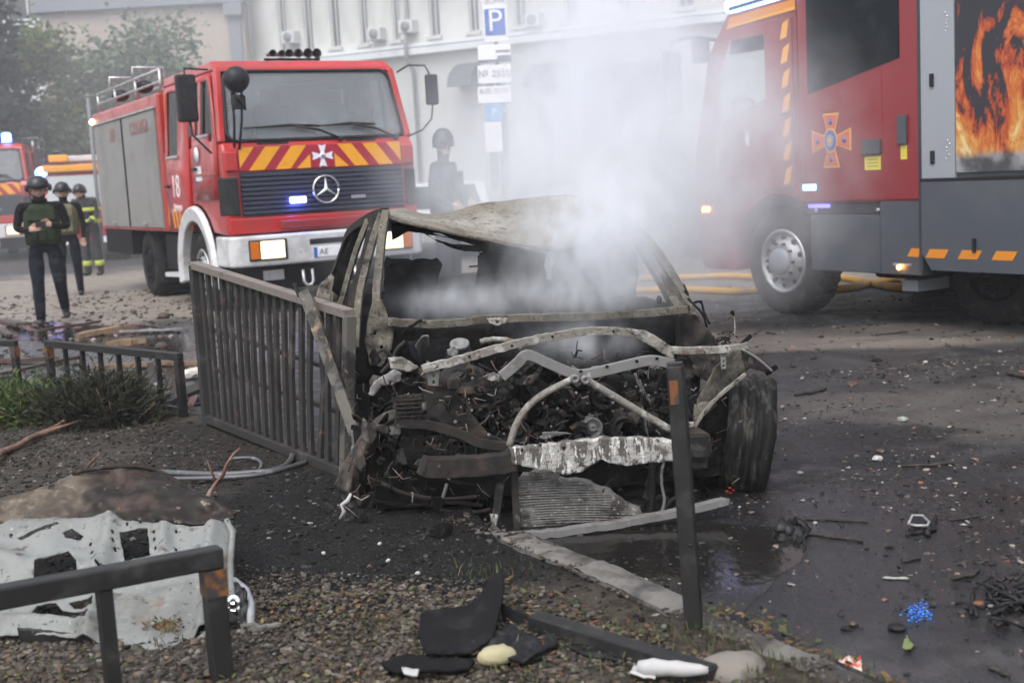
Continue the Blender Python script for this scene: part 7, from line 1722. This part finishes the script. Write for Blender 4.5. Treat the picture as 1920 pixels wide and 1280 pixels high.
rv_ = part(MB().lathe(w(862, 660, .62), (0, -.25, 1), [(.06, -.09), (.062, 0), (.05, .01), (.05, .035), (.03, .04), (.028, .02), (0, .02)], 20), 'reservoir', 'sootm')
part(MB().lathe(w(862, 648, .60), (0, -.45, 1), [(.030, 0), (.046, 0), (.046, .016), (.030, .018), (.026, .0), (0, .0)], 20), 'reservoir_cap', 'alub', rv_)
wsheet([(838, 655), (852, 648), (860, 660), (852, 668), (840, 666)], 'alub', 'bracket_scrap', .55, step=4)
for x, y, D, r in ((865, 700, .5, .10), (880, 720, .45, .09)): part(MB().lathe(w(x, y, D), (0, -.3, 1), [(r, -.10), (r, -.08), (r * .92, -.07), (r, -.055), (r, -.035), (r * .9, -.02), (r, -.01), (r, .0), (r * .6, .03), (0, .03)], 24), 'strut_tower', 'sootm')
er = random.Random(77); mb = MB()
for _ in range(520):
    x, y = (er.uniform(850, 1295), er.uniform(692, 870)) if er.random() < .62 else (er.uniform(690, 960), er.uniform(800, 990)); D = er.uniform(.18, .6) if y < 870 and x > 850 else er.uniform(.3, .75); c = w(x, y, D); k = er.random()
    if k < .4:
        e = Vector((er.gauss(0, 1), er.gauss(0, .6), er.gauss(0, 1))).normalized() * er.uniform(.02, .09); s = Vector((er.gauss(0, 1), er.gauss(0, 1), er.gauss(0, 1))) * .03
        mb.tube([c, c + e * .4 + s, c + e], er.uniform(.002, .010), 6)
    elif k < .75:
        e = Vector((er.gauss(0, 1), er.gauss(0, .5), er.gauss(0, 1))).normalized() * er.uniform(.01, .04); mb.bar(c - e, c + e, er.uniform(.006, .03), er.uniform(.004, .014), (er.gauss(0, 1), er.gauss(0, 1), er.gauss(0, 1)))
    elif k < .88: mb.lathe(c, (er.gauss(0, .4), -1, er.gauss(0, .4)), [(0, -.03), (er.uniform(.015, .035), -.03), (.02, .01), (.008, .012), (0, 0)], 12)
    else: mb.rock(c, er.uniform(.015, .04), er.randrange(999))
o = part(mb, 'engine_clutter', 'clut'); o['kind'] = 'stuff'
mb = MB()
for _ in range(420):
    k_ = er.random(); x, y = (er.uniform(840, 1290), er.uniform(670, 860)) if k_ < .5 else ((er.uniform(660, 960), er.uniform(700, 990)) if k_ < .85 else (er.uniform(1265, 1400), er.uniform(650, 930))); c = w(x, y, er.uniform(.1, .4) if y < 900 else er.uniform(.02, .3)); c.z = max(c.z, .06); e = Vector((er.gauss(0, 1), er.gauss(0, .4), er.gauss(0, 1))).normalized() * er.uniform(.02, .09)
    mb.tube([c, c + e * .5 + Vector((er.gauss(0, .012), 0, er.gauss(0, .012))), c + e], er.uniform(.001, .004), 5)
o = part(mb, 'loose_wires', 'wirem'); o['kind'] = 'stuff'
mb = MB()
for _ in range(70):
    x, y = er.uniform(850, 1280), er.uniform(690, 860); c = w(x, y, er.uniform(.1, .3)); mb.rock(c, er.uniform(.003, .009), er.randrange(999))
o = part(mb, 'ash_flakes', 'alub'); o['kind'] = 'stuff'
for pts, r_, m_ in (([(985, 705), (990, 730), (1000, 760)], .012, 'rustd'), ([(1190, 700), (1205, 735), (1222, 758)], .006, 'alub'), ([(1198, 712), (1212, 742), (1226, 760)], .005, 'alub'), ([(1205, 762), (1210, 790), (1215, 825)], .006, 'cream'), ([(830, 760), (860, 790), (905, 805)], .012, 'sootm'), ([(890, 790), (896, 815), (905, 830)], .012, 'rustd'),
                   ([(900, 640), (930, 636), (960, 640), (978, 652)], .014, 'cream'), ([(1000, 655), (1050, 680), (1090, 690)], .008, 'sootm'), ([(1110, 690), (1140, 688), (1180, 690)], .010, 'alub'), ([(760, 640), (745, 655), (730, 680), (715, 700)], .010, 'rustd'), ([(752, 625), (770, 612), (790, 600)], .007, 'soot'), ([(690, 640), (705, 660), (720, 655), (735, 668)], .008, 'rustd')):
    wtube(pts, r_, m_, 'pipe', D=.32 if pts[0][1] > 660 else .8, jit=.002)
# torn and folded sheet scraps all over the nose
tr_ = random.Random(19)
for k in range(64):
    if k < 26: x, y, D = tr_.uniform(665, 950), tr_.uniform(770, 985), tr_.uniform(.12, .45)
    elif k < 44: x, y, D = tr_.uniform(850, 1250), tr_.uniform(690, 815), tr_.uniform(.15, .4)
    elif k < 54: x, y, D = tr_.uniform(1090, 1330), tr_.uniform(870, 965), tr_.uniform(.05, .3)
    else: x, y, D = tr_.uniform(690, 800), tr_.uniform(640, 780), tr_.uniform(.3, .7)
    n_ = tr_.randrange(5, 8); r_ = tr_.uniform(8, 24); a0 = tr_.uniform(0, 6.28); el = tr_.uniform(.35, 1)
    out = []
    for q in range(n_):
        a = 6.283 * q / n_; rr_ = r_ * tr_.uniform(.55, 1.25); u_, v_ = rr_ * math.cos(a), rr_ * math.sin(a) * el; out.append((x + u_ * math.cos(a0) - v_ * math.sin(a0), y + u_ * math.sin(a0) + v_ * math.cos(a0)))
    if max(p[1] for p in out) > 985: continue
    gx, gy = tr_.uniform(-.006, .006), tr_.uniform(-.006, .006)
    wsheet(out, tr_.choice(['sootm', 'soot', 'rustd', 'rustd', 'soot', 'wingm', 'alub' if k % 3 == 0 else 'sootm']), 'torn_sheet', lambda u, v, D=D, x=x, y=y, gx=gx, gy=gy: D + gx * (u - x) + gy * (v - y) + .02 * math.sin((u - x) / 5.0 + k), amp=.02, step=5, jag=1.2, seed=k + 50, th=.004)
wsheet([(1205, 940), (1235, 925), (1262, 935), (1262, 965), (1215, 978)], 'sootm', 'radiator_remnant', .1, amp=.03, step=6, jag=1.5)
# body shell further back (mostly hidden from this side)
for s in (-1, 1):
    q = gridsurf([[Vector((s * .88, y, z)) for y in (1.15, 1.8, 2.4, 3.0)] for z in (.14, .35, .6, .76)], 18, 10, lambda u, v, p: Vector((.03 * nz(p.y * 3, p.z * 3, s), 0, .01 * nz(p.y * 8, p.z * 8)))); q.build('door', M['rustd'], car, solid=.05)
    q = gridsurf([[Vector((s * .87, y, z)) for y in (3.02, 3.5, 4.0, 4.35)] for z in (.22, .45, .65, .80)], 12, 10, lambda u, v, p: Vector((.03 * nz(p.y * 3, p.z * 3, s), 0, 0))); q.build('rear_wing', M['ash'], car, solid=.01)
    MB().bar((s * .86, 1.1, .15), (s * .86, 3.05, .15), .1, .12).build('sill', M['rustd'], car, bevel=.02)
MB().path([(.84, 2.2, .76), (.74, 2.28, 1.05), (.66, 2.35, 1.27)], .06, .05, (1, 0, 0)).build('middle_pillar', M['ash'], car)
MB().path([(.84, 3.7, .8), (.72, 3.7, 1.05), (.62, 3.55, 1.22)], .08, .05, (1, 0, 0)).build('rear_pillar', M['ash'], car)
MB().box(-.84, .84, .25, 4.3, .09, .2).build('floor', M['soot'], car)
MB().box(-.82, .82, 4.25, 4.36, .2, .80).build('tail_panel', M['rustd'], car, bevel=.03)
MB().box(-.75, .75, 3.3, 3.5, .2, .78).build('rear_seat', M['seatm'], car, bevel=.05)
MB().box(-.78, .78, 1.25, 1.34, .2, .72).build('dash_bulkhead', M['soot'], car)
# scrap fallen under the nose
lp_ = lump('scrap_lump', 'rusty scrap lump under the nose of the burnt car', 'scrap', 826, 1006, (.065, .045, .035), M['soot'], .05, 88, 2, None, False)
mb = MB()
for _ in range(16):
    a = rnd.uniform(0, 6.28); e = Vector((math.cos(a), math.sin(a) * .6, rnd.uniform(.1, .9))) * rnd.uniform(.03, .09); mb.tube([e * .4, e * .7 + Vector((0, 0, .01)), e], rnd.uniform(.002, .006), 5)
q_ = mb.build('wires', M['rustd'], lp_); q_['kind'] = 'stuff'
t = thing('white_scrap', 'twisted white plastic scrap by the burnt wheel arch', 'scrap', gnd(645, 965, .06))
MB().tube([w(x, y, .0) for x, y in ((658, 925), (652, 938), (640, 946), (645, 958), (637, 972))], [.006, .010, .008, .009, .005], 6).build('strip', M['paper'], t, world=True)
for k, (x, y, lab) in enumerate(((712, 1020, 'small white sprig in the black ash'), (606, 1038, 'white chip left of the sprig in the ash'), (728, 1052, 'white crumb below the sprig'), (783, 1076, 'pale flake below the nose of the wreck'), (693, 1063, 'orange crumb in the ash'))):
    lump('ash_chip', lab, 'chip', x, y, (.012, .008, .007), M['paper'] if k < 4 else M['railo'], .06, 90 + k, 1, None, False)
# ------------------------------------------------------------ smoke rising from the wreck, and the thin haze of the street
def smoke_object(lo, hi, res, near_, name='smoke'):
    lo, hi = Vector(lo), Vector(hi)
    ng = bpy.data.node_groups.new(name + '_field', 'GeometryNodeTree')
    ng.interface.new_socket('Geometry', in_out='OUTPUT', socket_type='NodeSocketGeometry')
    N = ng.nodes; Lk = ng.links
    vc = N.new('GeometryNodeVolumeCube'); out = N.new('NodeGroupOutput'); sm = N.new('GeometryNodeSetMaterial')
    pos = N.new('GeometryNodeInputPosition').outputs[0]
    def mth(op, a, b=None, clamp=False):
        n = N.new('ShaderNodeMath'); n.operation = op; n.use_clamp = clamp
        for i, x in enumerate((a, b)):
            if x is None: continue
            if isinstance(x, (int, float)): n.inputs[i].default_value = x
            else: Lk.new(x, n.inputs[i])
        return n.outputs[0]
    def vm(op, a, b):
        n = N.new('ShaderNodeVectorMath'); n.operation = op; Lk.new(a, n.inputs[0])
        if isinstance(b, tuple): n.inputs[1].default_value = b
        else: Lk.new(b, n.inputs[1])
        return n
    def noise(scale, det, st=(1, 1, 1), dist=0.0):
        n = N.new('ShaderNodeTexNoise'); n.inputs['Scale'].default_value = scale; n.inputs['Detail'].default_value = det; n.inputs['Roughness'].default_value = .58; n.inputs['Distortion'].default_value = dist
        Lk.new(vm('MULTIPLY', pos, st).outputs[0], n.inputs['Vector']); return n
    wob = noise(.9, 3); off = vm('SUBTRACT', wob.outputs['Color'], (.5, .5, .5)); off = vm('MULTIPLY', off.outputs[0], (.9, .9, .9)); p2 = vm('ADD', pos, off.outputs[0]).outputs[0]
    wob2 = noise(4.0, 2); o2 = vm('SUBTRACT', wob2.outputs['Color'], (.5, .5, .5)); o2 = vm('MULTIPLY', o2.outputs[0], (.16, .16, .16)); p3 = vm('ADD', pos, o2.outputs[0]).outputs[0]
    tot = None
    for px, py, Y, r, amp, near in PUFFS:
        if near != near_: continue
        c = at(px, py, Y); src = p3 if near else p2
        d = vm('SUBTRACT', src, tuple(c)).outputs[0]; d = vm('DIVIDE', d, tuple(r)).outputs[0]
        l = N.new('ShaderNodeVectorMath'); l.operation = 'DOT_PRODUCT'; Lk.new(d, l.inputs[0]); Lk.new(d, l.inputs[1])
        g = mth('MULTIPLY', mth('EXPONENT', mth('MULTIPLY', l.outputs['Value'], -1.0)), amp)
        tot = g if tot is None else mth('ADD', tot, g)
    if near_:
        n1 = noise(4.2, 5, (1, 1, .6), 1.2).outputs[0]; n2 = noise(13, 4, (1, 1, .6), 1.2).outputs[0]
        k = mth('ADD', mth('MULTIPLY', mth('SUBTRACT', n1, .42), 7.5), mth('MULTIPLY', mth('SUBTRACT', n2, .5), 3.5)); k = mth('MAXIMUM', k, .06)
    else:
        n1 = noise(1.4, 6, (1, 1, .7), .9).outputs[0]; n2 = noise(5.0, 5, (1, 1, .65), 1.2).outputs[0]
        k = mth('ADD', mth('MULTIPLY', mth('SUBTRACT', n1, .40), 5.0), mth('MULTIPLY', mth('SUBTRACT', n2, .5), 3.2)); k = mth('MAXIMUM', k, .12)
    den = mth('SUBTRACT', mth('MULTIPLY', tot, k), .012)
    den = mth('MAXIMUM', den, 0.0)
    Lk.new(den, vc.inputs['Density'])
    vc.inputs['Min'].default_value = lo; vc.inputs['Max'].default_value = hi
    for nm, v in zip(('Resolution X', 'Resolution Y', 'Resolution Z'), res): vc.inputs[nm].default_value = v
    m = bpy.data.materials.new('white_smoke'); m.use_nodes = True; nt = m.node_tree; nt.nodes.remove(nt.nodes['Principled BSDF'])
    pv = nt.nodes.new('ShaderNodeVolumePrincipled'); pv.inputs['Color'].default_value = (.945, .958, .985, 1); pv.inputs['Density'].default_value = 1.0; pv.inputs['Anisotropy'].default_value = .15
    nt.links.new(pv.outputs[0], nt.nodes['Material Output'].inputs['Volume'])
    sm.inputs['Material'].default_value = m
    Lk.new(vc.outputs[0], sm.inputs[0]); Lk.new(sm.outputs[0], out.inputs[0])
    me = bpy.data.meshes.new(name); me.materials.append(m)
    o = bpy.data.objects.new(name, me); col.objects.link(o); md = o.modifiers.new('smoke', 'NODES'); md.node_group = ng
    o['kind'] = 'stuff'
    return o
HAZE = .0018
PUFFS = [
    (840, 470, 9.2, (.55, .5, .22), 1.0, False), (1000, 430, 9.0, (.5, .5, .3), 1.0, False),  # (pixel ray, distance, radii, density, close wisp)
    (1170, 385, 7.35, (.35, .4, .22), 2.4, True), (1060, 440, 6.75, (.25, .3, .15), 1.6, True),  # where the plume is thick: pixel ray, distance, radii (m), density, close-up wisps
    (1095, 525, 6.60, (.22, .22, .17), 4.6, True), (1040, 555, 6.5, (.2, .2, .08), 3.0, True), (960, 560, 6.60, (.22, .2, .08), 2.2, True), (830, 565, 6.55, (.17, .2, .07), 3.4, True), (1130, 455, 6.90, (.24, .35, .22), 5.0, True), (1180, 500, 6.75, (.18, .3, .2), 2.0, True),
    (1140, 410, 6.85, (.32, .45, .25), 2.6, True), (1090, 640, 5.80, (.20, .14, .07), 3.5, True), (960, 520, 7.05, (.35, .3, .15), .5, True),
    (1200, 330, 8.8, (.75, .8, .45), 1.8, False), (1140, 220, 9.3, (.8, .9, .7), 1.4, False), (1260, 250, 10.2, (.75, .9, .8), 1.15, False), (1130, 60, 9.8, (.5, .9, .8), 1.0, False),
    (1010, 335, 10.0, (.75, 1.1, .36), 1.5, False), (1370, 330, 11.3, (.50, .7, .9), .7, False), (1430, 470, 11.0, (.45, .5, .42), .7, False), (1500, 300, 11.2, (.6, .5, .8), .4, False), (1600, 330, 10.4, (.4, .35, .5), .25, False),
    (890, 270, 11.0, (.55, 1.0, .5), .38, False), (880, 360, 9.5, (.45, .6, .16), .4, False), (1310, 450, 9.8, (.6, .8, .34), .75, False), (1290, 90, 10.8, (.5, .8, .6), 1.0, False), (960, 80, 11, (.8, 1, .8), .14, False), (1580, 200, 10.6, (.5, .4, .6), .12, False),
]
smoke_object((-2.6, 6.6, .25), (5.2, 13.4, 5.6), (126, 112, 90), False)
smoke_object((-.95, 5.0, .4), (1.35, 8.0, 2.3), (112, 140, 92), True)
def drift():
    ng = bpy.data.node_groups.new('drift_field', 'GeometryNodeTree'); ng.interface.new_socket('Geometry', in_out='OUTPUT', socket_type='NodeSocketGeometry')
    N = ng.nodes; Lk = ng.links; vc = N.new('GeometryNodeVolumeCube'); out = N.new('NodeGroupOutput'); sm = N.new('GeometryNodeSetMaterial')
    pos = N.new('GeometryNodeInputPosition').outputs[0]; n = N.new('ShaderNodeTexNoise'); n.inputs['Scale'].default_value = .16; n.inputs['Detail'].default_value = 4; Lk.new(pos, n.inputs['Vector'])
    mr = N.new('ShaderNodeMapRange'); mr.inputs[1].default_value = .36; mr.inputs[2].default_value = .66; mr.inputs[3].default_value = .004; mr.inputs[4].default_value = .026; Lk.new(n.outputs[0], mr.inputs[0]); Lk.new(mr.outputs[0], vc.inputs['Density'])
    vc.inputs['Min'].default_value = (-11, 24, .1); vc.inputs['Max'].default_value = (16, 42, 13)
    for nm, v in zip(('Resolution X', 'Resolution Y', 'Resolution Z'), (44, 28, 24)): vc.inputs[nm].default_value = v
    sm.inputs['Material'].default_value = bpy.data.materials['white_smoke']; Lk.new(vc.outputs[0], sm.inputs[0]); Lk.new(sm.outputs[0], out.inputs[0])
    me = bpy.data.meshes.new('drifting_smoke'); o = bpy.data.objects.new('drifting_smoke', me); col.objects.link(o); md = o.modifiers.new('smoke', 'NODES'); md.node_group = ng; o['kind'] = 'stuff'
drift()
hm = bpy.data.materials.new('street_haze'); hm.use_nodes = True; nt = hm.node_tree; nt.nodes.remove(nt.nodes['Principled BSDF'])
pv = nt.nodes.new('ShaderNodeVolumePrincipled'); pv.inputs['Color'].default_value = (.93, .94, .96, 1); pv.inputs['Density'].default_value = HAZE; pv.inputs['Anisotropy'].default_value = .1
nt.links.new(pv.outputs[0], nt.nodes['Material Output'].inputs['Volume'])
hz = MB().box(-124, 124, -24, 124, -1, 15).build('haze', hm); hz['kind'] = 'stuff'
